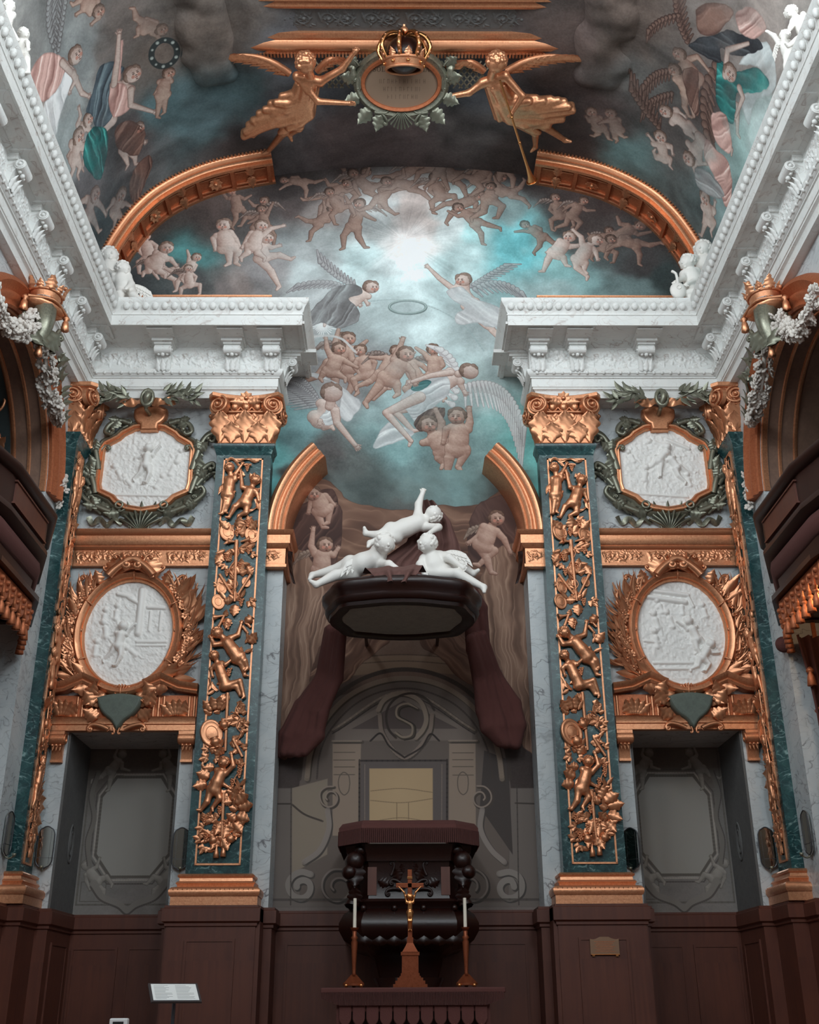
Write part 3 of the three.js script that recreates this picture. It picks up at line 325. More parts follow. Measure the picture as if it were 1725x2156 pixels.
const PAINT = {
  figs: [[0.132,0.4,[[0.02,10.69],[-0.04,10.56],[-0.25,10.25],[-0.1,10.74],[-0.04,10.93],[0.11,10.38],[0.15,10.2],[-0.13,10.15],[-0.1,9.99],[-0.4,10.12],[-0.6,9.83]]],[0.137,0.3,[[0.35,9.46],[0.43,9.26],[0.59,9.04],[0.27,9.15],[0.36,9.19],[0.55,9.49],[0.48,9.67],[0.51,8.9],[0.57,8.8],[0.65,8.96],[0.6,8.82]]],[0.138,-0.2,[[0.78,9.6],[0.82,9.43],[0.78,9.04],[0.62,9.38],[0.58,9.19],[0.97,9.49],[0.97,9.69],[0.65,8.89],[0.62,8.65],[0.89,8.99],[0.78,8.75]]],[0.105,0.5,[[-1.01,10.79],[-1.04,10.65],[-1.13,10.38],[-1.2,10.79],[-1.22,10.96],[-0.86,10.53],[-0.76,10.47],[-1.01,10.32],[-0.91,10.26],[-1.24,10.35],[-1.29,10.26]]],[0.126,-0.3,[[-2.95,13.16],[-2.95,13.0],[-2.86,12.71],[-3.1,12.89],[-3.06,12.71],[-2.74,12.87],[-2.66,12.71],[-2.83,12.61],[-2.81,12.4],[-2.69,12.62],[-2.71,12.41]]],[0.113,0.5,[[-2.23,12.9],[-2.35,12.77],[-2.28,12.51],[-2.47,12.64],[-2.6,12.54],[-2.16,12.71],[-2.05,12.74],[-2.14,12.25],[-1.99,11.95],[-2.02,12.56],[-1.83,12.48]]],[0.108,0.4,[[-2.33,13.15],[-2.39,13.0],[-2.45,12.74],[-2.18,13.09],[-2.0,13.14],[-2.54,12.9],[-2.61,12.74],[-2.37,12.61],[-2.25,12.51],[-2.53,12.61],[-2.63,12.51]]],[0.108,-0.4,[[2.69,12.94],[2.62,12.82],[2.45,12.6],[2.78,12.75],[2.91,12.78],[2.45,12.75],[2.34,12.65],[2.32,12.49],[2.23,12.26],[2.56,12.52],[2.6,12.37]]],[0.108,0.8,[[3.13,12.87],[2.99,12.77],[2.82,12.47],[2.88,12.93],[2.78,13.05],[3.09,12.65],[3.11,12.52],[2.77,12.33],[2.93,12.15],[2.91,12.42],[2.88,12.26]]],[0.118,0.2,[[-3.84,12.7],[-3.9,12.56],[-4.02,12.38],[-4.05,12.44],[-4.09,12.31],[-3.76,12.48],[-3.68,12.38],[-3.93,12.25],[-3.82,12.19],[-4.09,12.25],[-4.16,12.22]]]],
  adults: [[0.156,0.5,[[-1.1,10.0],[-1.13,9.77],[-1.27,9.54],[-1.02,9.49],[-0.74,9.11],[-1.25,9.69],[-1.27,9.52],[-1.19,9.46],[-1.12,9.46],[-1.26,9.46],[-1.21,9.4]]],[0.131,0.7,[[1.0,10.38],[0.82,10.34],[0.27,9.87],[0.4,10.31],[0.11,10.2],[0.85,10.15],[0.9,10.03],[-0.28,9.66],[0.09,9.18],[-0.15,9.69],[0.12,9.35]]],[0.115,0.7,[[-0.52,11.94],[-0.63,11.87],[-0.96,11.47],[-0.65,11.75],[-0.6,11.65],[-0.83,11.72],[-0.73,11.62],[-0.88,11.34],[-1.08,11.28],[-1.09,11.34],[-1.24,11.28]]],[0.122,-0.6,[[0.93,12.08],[0.86,11.99],[1.04,11.62],[0.56,12.11],[0.39,12.32],[1.0,11.84],[1.1,11.72],[1.37,11.13],[1.65,10.77],[1.27,11.22],[1.49,11.04]]]],
  stock: [[-0.73,14.79,0.073,0,2.6,1],[-1.11,14.5,0.072,1,0.8,1],[-0.92,13.94,0.089,2,-0.5,1],[-1.27,13.74,0.088,1,-0.7,-1],[-1.42,13.2,0.078,3,-0.9,1],[-0.83,13.13,0.095,0,-0.25,-1],[-1.07,13.5,0.079,4,0.5,1],[-0.58,13.91,0.089,2,0.9,1],[-0.4,13.69,0.088,3,-0.4,-1],[-0.07,14.17,0.09,0,-0.9,1],[0.13,13.97,0.089,1,1.2,1],[0.43,14.4,0.09,2,-1.1,-1],[0.84,14.18,0.099,3,1.0,-1],[0.62,13.75,0.088,4,0.3,1],[0.89,13.58,0.088,0,-1.2,-1],[1.18,13.21,0.087,1,0.6,1],[1.41,13.7,0.106,2,-0.2,1],[1.68,14.32,0.09,0,0.2,1],[1.8,13.82,0.08,3,1.4,-1],[1.18,14.1,0.089,4,-0.8,1],[-1.67,14.04,0.071,3,1.2,1],[0.59,14.25,0.081,1,-0.3,1],[-0.85,10.44,0.11,2,0.4,1],[-1.11,10.49,0.11,1,-0.6,1],[-0.58,10.32,0.094,4,0.2,-1],[-0.34,10.32,0.094,0,-0.4,1],[0.2,10.23,0.101,2,0.3,-1],[0.45,10.32,0.094,3,-0.2,1],[-4.1,12.53,0.085,4,0.3,1],[-3.8,12.21,0.075,2,1.0,1],[-3.54,12.21,0.075,3,-0.8,1],[-3.41,11.98,0.066,4,0.2,1],[2.25,12.92,0.077,3,0.6,1],[3.26,12.69,0.077,4,-0.2,1],[3.47,12.93,0.095,1,-0.9,-1],[3.77,12.78,0.086,3,1.1,1],[2.57,13.36,0.079,4,0.2,1],[2.76,13.36,0.079,2,-0.4,1],[-2.74,13.49,0.079,1,0.2,1],[-2.42,13.3,0.078,2,-0.5,-1],[-2.26,13.1,0.078,0,0.3,1]],
  cloth: [[[[-1.68,10.33],[-1.37,10.35],[-1.06,10.2],[-0.8,10.0],[-0.67,9.84],[-0.74,9.63],[-0.87,9.5],[-1.0,9.66],[-0.96,9.89],[-1.08,10.19],[-1.36,10.26]],[[150,150,152],[205,205,205],[240,242,240]],-0.9,9],[[[-1.28,9.5],[-1.16,9.71],[-0.96,9.56],[-1.09,9.45],[-1.22,9.46]],[[150,150,152],[205,205,205],[240,242,240]],0.3,9],[[[-0.07,9.9],[0.15,10.09],[0.5,10.35],[0.68,10.2],[0.61,9.91],[0.39,9.71],[0.16,9.5],[0.02,9.67]],[[150,150,152],[205,205,205],[240,242,240]],0.5,8],[[[-0.35,9.35],[-0.18,9.49],[0.16,9.31],[-0.1,9.18],[-0.46,9.06]],[[150,150,152],[205,205,205],[240,242,240]],0.4,9],[[[0.4,9.74],[0.59,9.74],[0.52,9.46],[0.22,9.35],[0.14,9.49]],[[56,38,34],[96,70,62],[140,110,98]],1.2,9],[[[-0.84,12.0],[-1.15,11.87],[-1.38,11.62],[-1.5,11.4],[-1.57,11.17],[-1.32,11.28],[-1.01,11.19],[-0.72,11.33],[-0.74,11.56],[-0.89,11.72],[-0.67,11.81],[-0.68,11.9]],[[82,76,76],[128,126,126],[168,170,170]],1.0,8],[[[0.66,11.87],[0.9,11.97],[1.1,11.75],[1.51,11.5],[1.54,11.22],[1.34,11.19],[1.11,11.28],[0.8,11.25],[0.81,11.44],[0.96,11.53],[0.76,11.72]],[[150,150,152],[205,205,205],[240,242,240]],-0.7,8],[[[0.1,10.09],[0.3,10.23],[0.4,10.2],[0.22,10.03]],[[20,60,62],[50,100,100],[90,140,140]],0.4,8]],
  wings: [[[[-1.3,9.86],[-1.54,10.38],[-1.9,10.38]],0.508,[[96,90,92],[140,136,138],[180,178,178]]],[[[-1.27,9.77],[-1.56,10.2],[-1.81,10.2]],0.535,[[96,90,92],[140,136,138],[180,178,178]]],[[[0.69,9.74],[0.99,10.5],[0.52,10.8]],0.161,[[150,140,140],[196,190,190],[226,224,222]]],[[[0.88,10.12],[1.6,10.44],[1.8,9.35]],0.513,[[150,140,140],[196,190,190],[226,224,222]]],[[[-0.78,11.94],[-1.08,12.09],[-1.38,12.45]],0.173,[[96,90,92],[140,136,138],[180,178,178]]],[[[-0.92,11.92],[-1.21,12.13],[-1.73,11.97]],0.158,[[96,90,92],[140,136,138],[180,178,178]]],[[[1.03,11.94],[1.3,12.16],[1.65,12.39]],0.174,[[96,90,92],[140,136,138],[180,178,178]]],[[[1.08,11.88],[1.48,12.23],[1.89,11.81]],0.259,[[96,90,92],[140,136,138],[180,178,178]]]],
  ctl: [[-0.01,12.78,242,234,230],[-0.01,12.35,226,238,238],[-0.01,11.98,216,234,234],[-0.7,12.35,206,228,228],[0.83,12.35,200,226,226],[-0.02,11.09,206,222,222],[-1.12,11.09,185,195,195],[1.24,11.09,190,205,205],[-1.51,11.62,190,195,195],[-1.7,10.74,130,125,125],[1.74,10.57,165,182,182],[-0.02,9.74,150,172,172],[-0.02,9.17,118,150,150],[1.07,10.23,172,190,188],[-0.96,10.23,165,162,162],[-1.51,9.41,115,150,152],[-1.85,9.01,125,196,196],[1.91,9.01,128,200,195],[-1.07,8.93,108,104,103],[-0.02,8.78,98,120,120],[-0.51,8.47,95,106,104],[0.6,8.46,105,130,130],[1.31,8.77,120,150,150],[-1.73,7.94,62,55,52],[1.69,7.93,62,55,52],[-1.48,8.62,64,58,56],[1.44,8.54,70,62,60],[-2.64,11.8,138,126,122],[-3.41,12.07,95,95,95],[-3.97,12.35,80,85,85],[-3.41,12.49,102,168,168],[-2.24,12.72,145,150,150],[-2.95,13.1,108,102,100],[-1.97,13.59,105,92,90],[-1.21,14.6,82,70,68],[-0.01,14.7,72,62,60],[1.19,14.4,88,82,82],[1.54,13.21,125,145,145],[1.15,13.11,172,212,212],[1.99,12.73,112,188,194],[2.44,12.5,155,204,204],[3.03,12.22,142,178,178],[3.62,11.99,112,132,132],[4.09,12.18,62,78,78],[3.82,12.5,78,74,74],[3.1,13.21,78,66,63],[3.53,13.6,66,52,50],[4.4,12.93,60,52,50],[2.74,13.6,72,60,58],[-3.38,13.59,92,78,74],[-4.03,13.1,86,76,72],[-4.27,12.35,70,80,82],[-4.23,11.89,60,64,66],[-1.18,13.4,152,142,138],[0.07,13.5,205,190,184],[-1.75,12.07,190,200,200],[-0.56,13.3,200,205,204],[0.61,13.3,205,215,214],[-1.46,12.35,175,180,180],[-2.21,12.07,150,146,146],[2.33,11.99,165,190,190],[-4.67,12.53,60,66,68],[4.65,12.36,62,60,60],[-2.15,14.19,70,60,58],[2.21,14.1,66,54,52],[-3.09,11.8,120,112,110]],
  vctl: [[-4.16,1.06,80,74,74],[-3.12,1.02,74,92,96],[-3.47,1.35,78,100,104],[-3.47,2.36,88,78,72],[-4.58,3.18,118,122,122],[-4.84,0.63,66,68,70],[-2.55,0.34,62,56,56],[-1.17,0.41,62,54,54],[0.05,0.25,60,52,52],[1.12,0.41,62,58,58],[2.61,2.46,88,74,70],[-2.78,2.65,86,76,70],[2.95,1.0,60,48,46],[2.72,-0.12,58,45,42],[3.38,0.32,84,104,104],[4.07,1.25,78,72,70],[5.14,3.66,130,120,115],[5.63,2.01,140,165,162],[5.81,1.3,110,128,128],[5.18,0.7,80,90,90],[-5.16,3.08,134,140,140],[-5.7,3.1,150,140,134],[-5.36,2.25,150,158,158],[-5.46,1.3,90,88,90],[-5.48,0.45,62,74,78],[-2.55,1.26,70,90,94],[-1.63,1.83,58,60,64],[3.01,2.73,84,72,66],[3.6,1.94,88,86,84],[4.65,2.42,80,70,68],[5.9,2.76,165,180,178],[-4.07,3.15,92,84,80],[-3.9,2.06,86,80,76],[-1.92,0.62,64,62,64],[2.55,0.36,58,46,44],[-0.95,1.56,50,52,56],[0.9,1.57,50,52,56]],
  vcloth: [[[[-5.63,3.66],[-5.36,3.65],[-5.08,3.48],[-4.98,3.18],[-5.16,3.06],[-5.36,3.06],[-5.52,3.1],[-5.7,3.23],[-5.72,3.47]],[[120,84,78],[172,136,128],[214,186,178]],0.8,9],[[[-4.96,3.11],[-4.88,3.01],[-5.02,2.88],[-5.22,2.82],[-5.65,2.57],[-5.74,2.86],[-5.59,3.12],[-5.32,3.03]],[[150,150,152],[205,205,205],[240,242,240]],1.1,9],[[[-4.42,2.74],[-4.16,2.62],[-4.07,2.46],[-4.26,2.42],[-4.39,2.36],[-4.5,1.87],[-4.8,1.87],[-4.86,2.19],[-4.94,2.33],[-4.7,2.47]],[[34,40,46],[66,78,86],[112,128,132]],0.9,8],[[[-4.32,2.37],[-4.16,2.2],[-4.16,1.82],[-4.34,1.77],[-4.5,1.84],[-4.47,2.18]],[[120,84,78],[172,136,128],[214,186,178]],0.9,8],[[[-4.92,1.99],[-4.68,1.74],[-5.06,1.11],[-5.22,1.27],[-5.26,1.77]],[[14,40,42],[28,88,86],[70,160,152]],1.4,8],[[[-4.29,2.4],[-4.12,2.73],[-3.99,2.91],[-4.07,2.62],[-4.21,2.34]],[[120,84,78],[172,136,128],[214,186,178]],1.3,9],[[[-4.45,1.65],[-4.16,1.48],[-4.07,1.14],[-4.26,0.87],[-4.5,1.11],[-4.58,1.52]],[[56,38,34],[96,70,62],[140,110,98]],0.4,9],[[[-4.12,0.76],[-4.07,0.67],[-4.29,0.3],[-4.58,0.07],[-4.58,0.55]],[[56,38,34],[96,70,62],[140,110,98]],1.2,10],[[[4.6,2.67],[4.55,2.96],[4.9,3.04],[5.2,3.39],[5.5,3.44],[5.52,3.29],[5.2,2.86],[5.06,2.79],[5.16,2.37],[4.82,2.34]],[[14,40,42],[28,88,86],[70,160,152]],0.5,8],[[[4.88,3.18],[5.2,3.81],[5.63,3.59],[5.63,3.36],[5.4,3.03],[5.44,2.59],[5.32,2.65],[5.1,2.78],[5.5,3.3],[5.5,3.44],[5.2,3.39]],[[120,124,124],[160,166,166],[190,196,196]],1.2,7],[[[4.03,2.88],[4.34,3.26],[4.78,3.61],[5.18,3.71],[4.96,3.38],[4.76,3.18],[4.5,3.13],[4.58,2.97],[4.24,2.85]],[[24,24,28],[44,46,50],[72,76,80]],0.2,8],[[[4.58,3.76],[4.74,3.99],[5.1,3.97],[5.0,3.68],[4.72,3.59]],[[120,84,78],[172,136,128],[214,186,178]],1.0,10],[[[3.99,3.43],[4.21,3.67],[4.52,3.77],[4.45,3.39],[4.16,3.15]],[[56,38,34],[96,70,62],[140,110,98]],0.8,8],[[[4.8,1.69],[5.04,1.74],[5.4,1.77],[5.7,1.41],[5.61,1.17],[5.14,1.34],[4.88,1.42]],[[120,84,78],[172,136,128],[214,186,178]],1.4,9],[[[4.78,1.08],[5.16,1.31],[5.52,1.29],[5.24,0.95],[4.9,0.88]],[[82,76,76],[128,126,126],[168,170,170]],0.3,9],[[[4.74,2.11],[4.96,2.35],[5.26,2.12],[5.28,1.91],[4.98,1.85]],[[120,84,78],[172,136,128],[214,186,178]],1.2,9],[[[4.07,2.48],[4.29,2.58],[4.42,2.28],[4.5,1.92],[4.26,2.05]],[[56,38,34],[96,70,62],[140,110,98]],1.4,9]],
  vwings: [[[[-5.06,3.46],[-5.12,3.92],[-4.88,4.15]],0.308,[[82,76,76],[128,126,126],[168,170,170]]],[[[-5.04,3.46],[-4.82,3.7],[-4.63,3.97]],0.193,[[82,76,76],[128,126,126],[168,170,170]]],[[[4.55,2.93],[4.34,2.22],[4.8,1.75]],0.291,[[56,38,34],[96,70,62],[140,110,98]]],[[[3.9,2.35],[3.64,2.26],[3.55,1.85]],0.238,[[56,38,34],[96,70,62],[140,110,98]]],[[[4.03,2.01],[3.77,1.81],[3.64,1.52]],0.232,[[56,38,34],[96,70,62],[140,110,98]]],[[[3.99,1.27],[3.64,1.42],[3.38,1.75]],0.272,[[56,38,34],[96,70,62],[140,110,98]]],[[[4.03,2.9],[3.77,3.1],[3.68,3.46]],0.225,[[56,38,34],[96,70,62],[140,110,98]]],[[[3.81,3.26],[3.51,3.1],[3.42,2.8]],0.146,[[56,38,34],[96,70,62],[140,110,98]]]],
  vfigs: [[0.127,0.6,[[-4.76,3.18],[-4.92,3.16],[-5.42,2.95],[-4.88,2.89],[-5.04,2.84],[-4.88,2.63],[-4.8,2.51],[-5.59,2.71],[-5.74,2.65],[-5.65,2.84],[-5.83,2.77]]],[0.139,0.5,[[-3.99,2.3],[-4.16,2.24],[-4.58,1.88],[-4.16,1.83],[-3.86,1.51],[-4.16,2.65],[-4.03,3.01],[-4.76,1.78],[-4.96,1.51],[-4.9,1.85],[-5.1,1.58]]],[0.097,0.4,[[-3.47,2.04],[-3.55,1.96],[-3.64,1.72],[-3.47,1.89],[-3.51,2.1],[-3.64,1.91],[-3.73,1.82],[-3.64,1.59],[-3.68,1.4],[-3.73,1.58],[-3.81,1.38]]],[0.092,0.4,[[-3.42,2.8],[-3.51,2.87],[-3.64,2.94],[-3.51,2.74],[-3.47,2.63],[-3.6,3.06],[-3.68,3.03],[-3.73,2.96],[-3.77,2.87],[-3.73,3.14],[-3.73,3.29]]],[0.11,0.5,[[-4.92,2.17],[-5.04,2.19],[-5.24,2.05],[-4.94,1.94],[-4.88,1.82],[-5.04,2.35],[-5.02,2.45],[-5.42,1.92],[-5.59,1.81],[-5.22,1.75],[-5.36,1.65]]],[0.132,0.4,[[-5.2,2.11],[-5.28,2.05],[-5.44,1.93],[-5.12,1.9],[-4.98,1.88],[-5.42,2.09],[-5.5,2.09],[-5.52,1.83],[-5.68,1.78],[-5.38,1.72],[-5.5,1.66]]],[0.124,0.6,[[-4.16,1.34],[-4.26,1.4],[-4.45,1.17],[-4.39,1.46],[-4.5,1.4],[-4.16,1.18],[-4.12,1.07],[-4.5,1.03],[-4.5,0.87],[-4.34,0.91],[-4.37,0.78]]],[0.134,0.3,[[-5.3,1.01],[-5.4,1.04],[-5.59,0.9],[-5.26,0.7],[-5.24,0.54],[-5.63,1.24],[-5.74,1.24],[-5.68,0.78],[-5.7,0.57],[-5.52,0.63],[-5.52,0.43]]],[0.125,-0.3,[[-4.8,0.48],[-4.9,0.43],[-5.04,0.34],[-4.78,0.27],[-4.7,0.12],[-5.04,0.53],[-5.14,0.54],[-5.08,0.21],[-5.18,0.12],[-4.96,0.16],[-4.98,0.01]]],[0.095,0.3,[[-4.21,3.5],[-4.26,3.59],[-4.34,3.72],[-4.24,3.42],[-4.34,3.41],[-4.39,3.66],[-4.52,3.68],[-4.39,3.81],[-4.55,3.83],[-4.29,3.79],[-4.37,3.9]]],[0.102,-0.6,[[3.94,2.66],[4.03,2.6],[4.32,2.46],[4.21,2.79],[4.42,2.72],[4.21,2.41],[4.29,2.37],[4.34,2.22],[4.37,2.07],[4.24,2.15],[4.29,2.01]]],[0.101,-0.5,[[3.94,2.38],[4.03,2.33],[4.24,2.15],[4.16,2.27],[4.29,2.26],[4.12,2.18],[4.19,2.11],[4.37,2.01],[4.45,1.87],[4.26,1.9],[4.37,1.81]]],[0.106,-0.5,[[3.99,1.62],[4.12,1.63],[4.42,1.61],[4.21,1.56],[4.29,1.55],[4.12,1.76],[4.29,1.75],[4.6,1.66],[4.72,1.68],[4.52,1.54],[4.68,1.53]]],[0.11,0.2,[[4.03,1.13],[4.07,1.02],[4.19,0.79],[3.94,0.98],[3.86,1.03],[4.24,1.09],[4.29,1.0],[4.07,0.7],[3.99,0.79],[4.29,0.86],[4.32,0.73]]],[0.126,0.3,[[4.8,2.95],[4.88,2.91],[4.94,2.55],[4.63,3.21],[4.92,3.55],[5.16,2.85],[5.16,2.5],[5.04,2.07],[5.32,2.02],[5.12,2.65],[5.3,2.32]]],[0.121,-0.4,[[4.6,1.12],[4.65,1.3],[4.72,1.61],[4.8,1.21],[4.92,1.33],[4.58,1.39],[4.58,1.21],[4.88,1.6],[5.14,1.51],[4.8,1.31],[4.74,1.07]]],[0.128,0.3,[[5.16,0.82],[5.3,0.77],[5.42,0.62],[5.44,0.78],[5.4,0.96],[5.26,0.62],[5.3,0.47],[5.36,0.44],[5.38,0.21],[5.54,0.71],[5.54,0.5]]],[0.095,0.2,[[2.89,1.09],[2.95,1.0],[3.06,0.81],[2.89,0.9],[2.84,0.96],[3.06,0.95],[3.12,1.01],[3.06,0.7],[3.01,0.62],[3.18,0.77],[3.24,0.65]]],[0.095,-0.2,[[3.18,1.16],[3.24,1.07],[3.34,0.89],[3.12,0.98],[3.06,0.92],[3.34,1.05],[3.38,0.97],[3.34,0.72],[3.38,0.68],[3.38,0.83],[3.47,0.79]]]],
  ring: [-3.47,2.41,0.192]
};
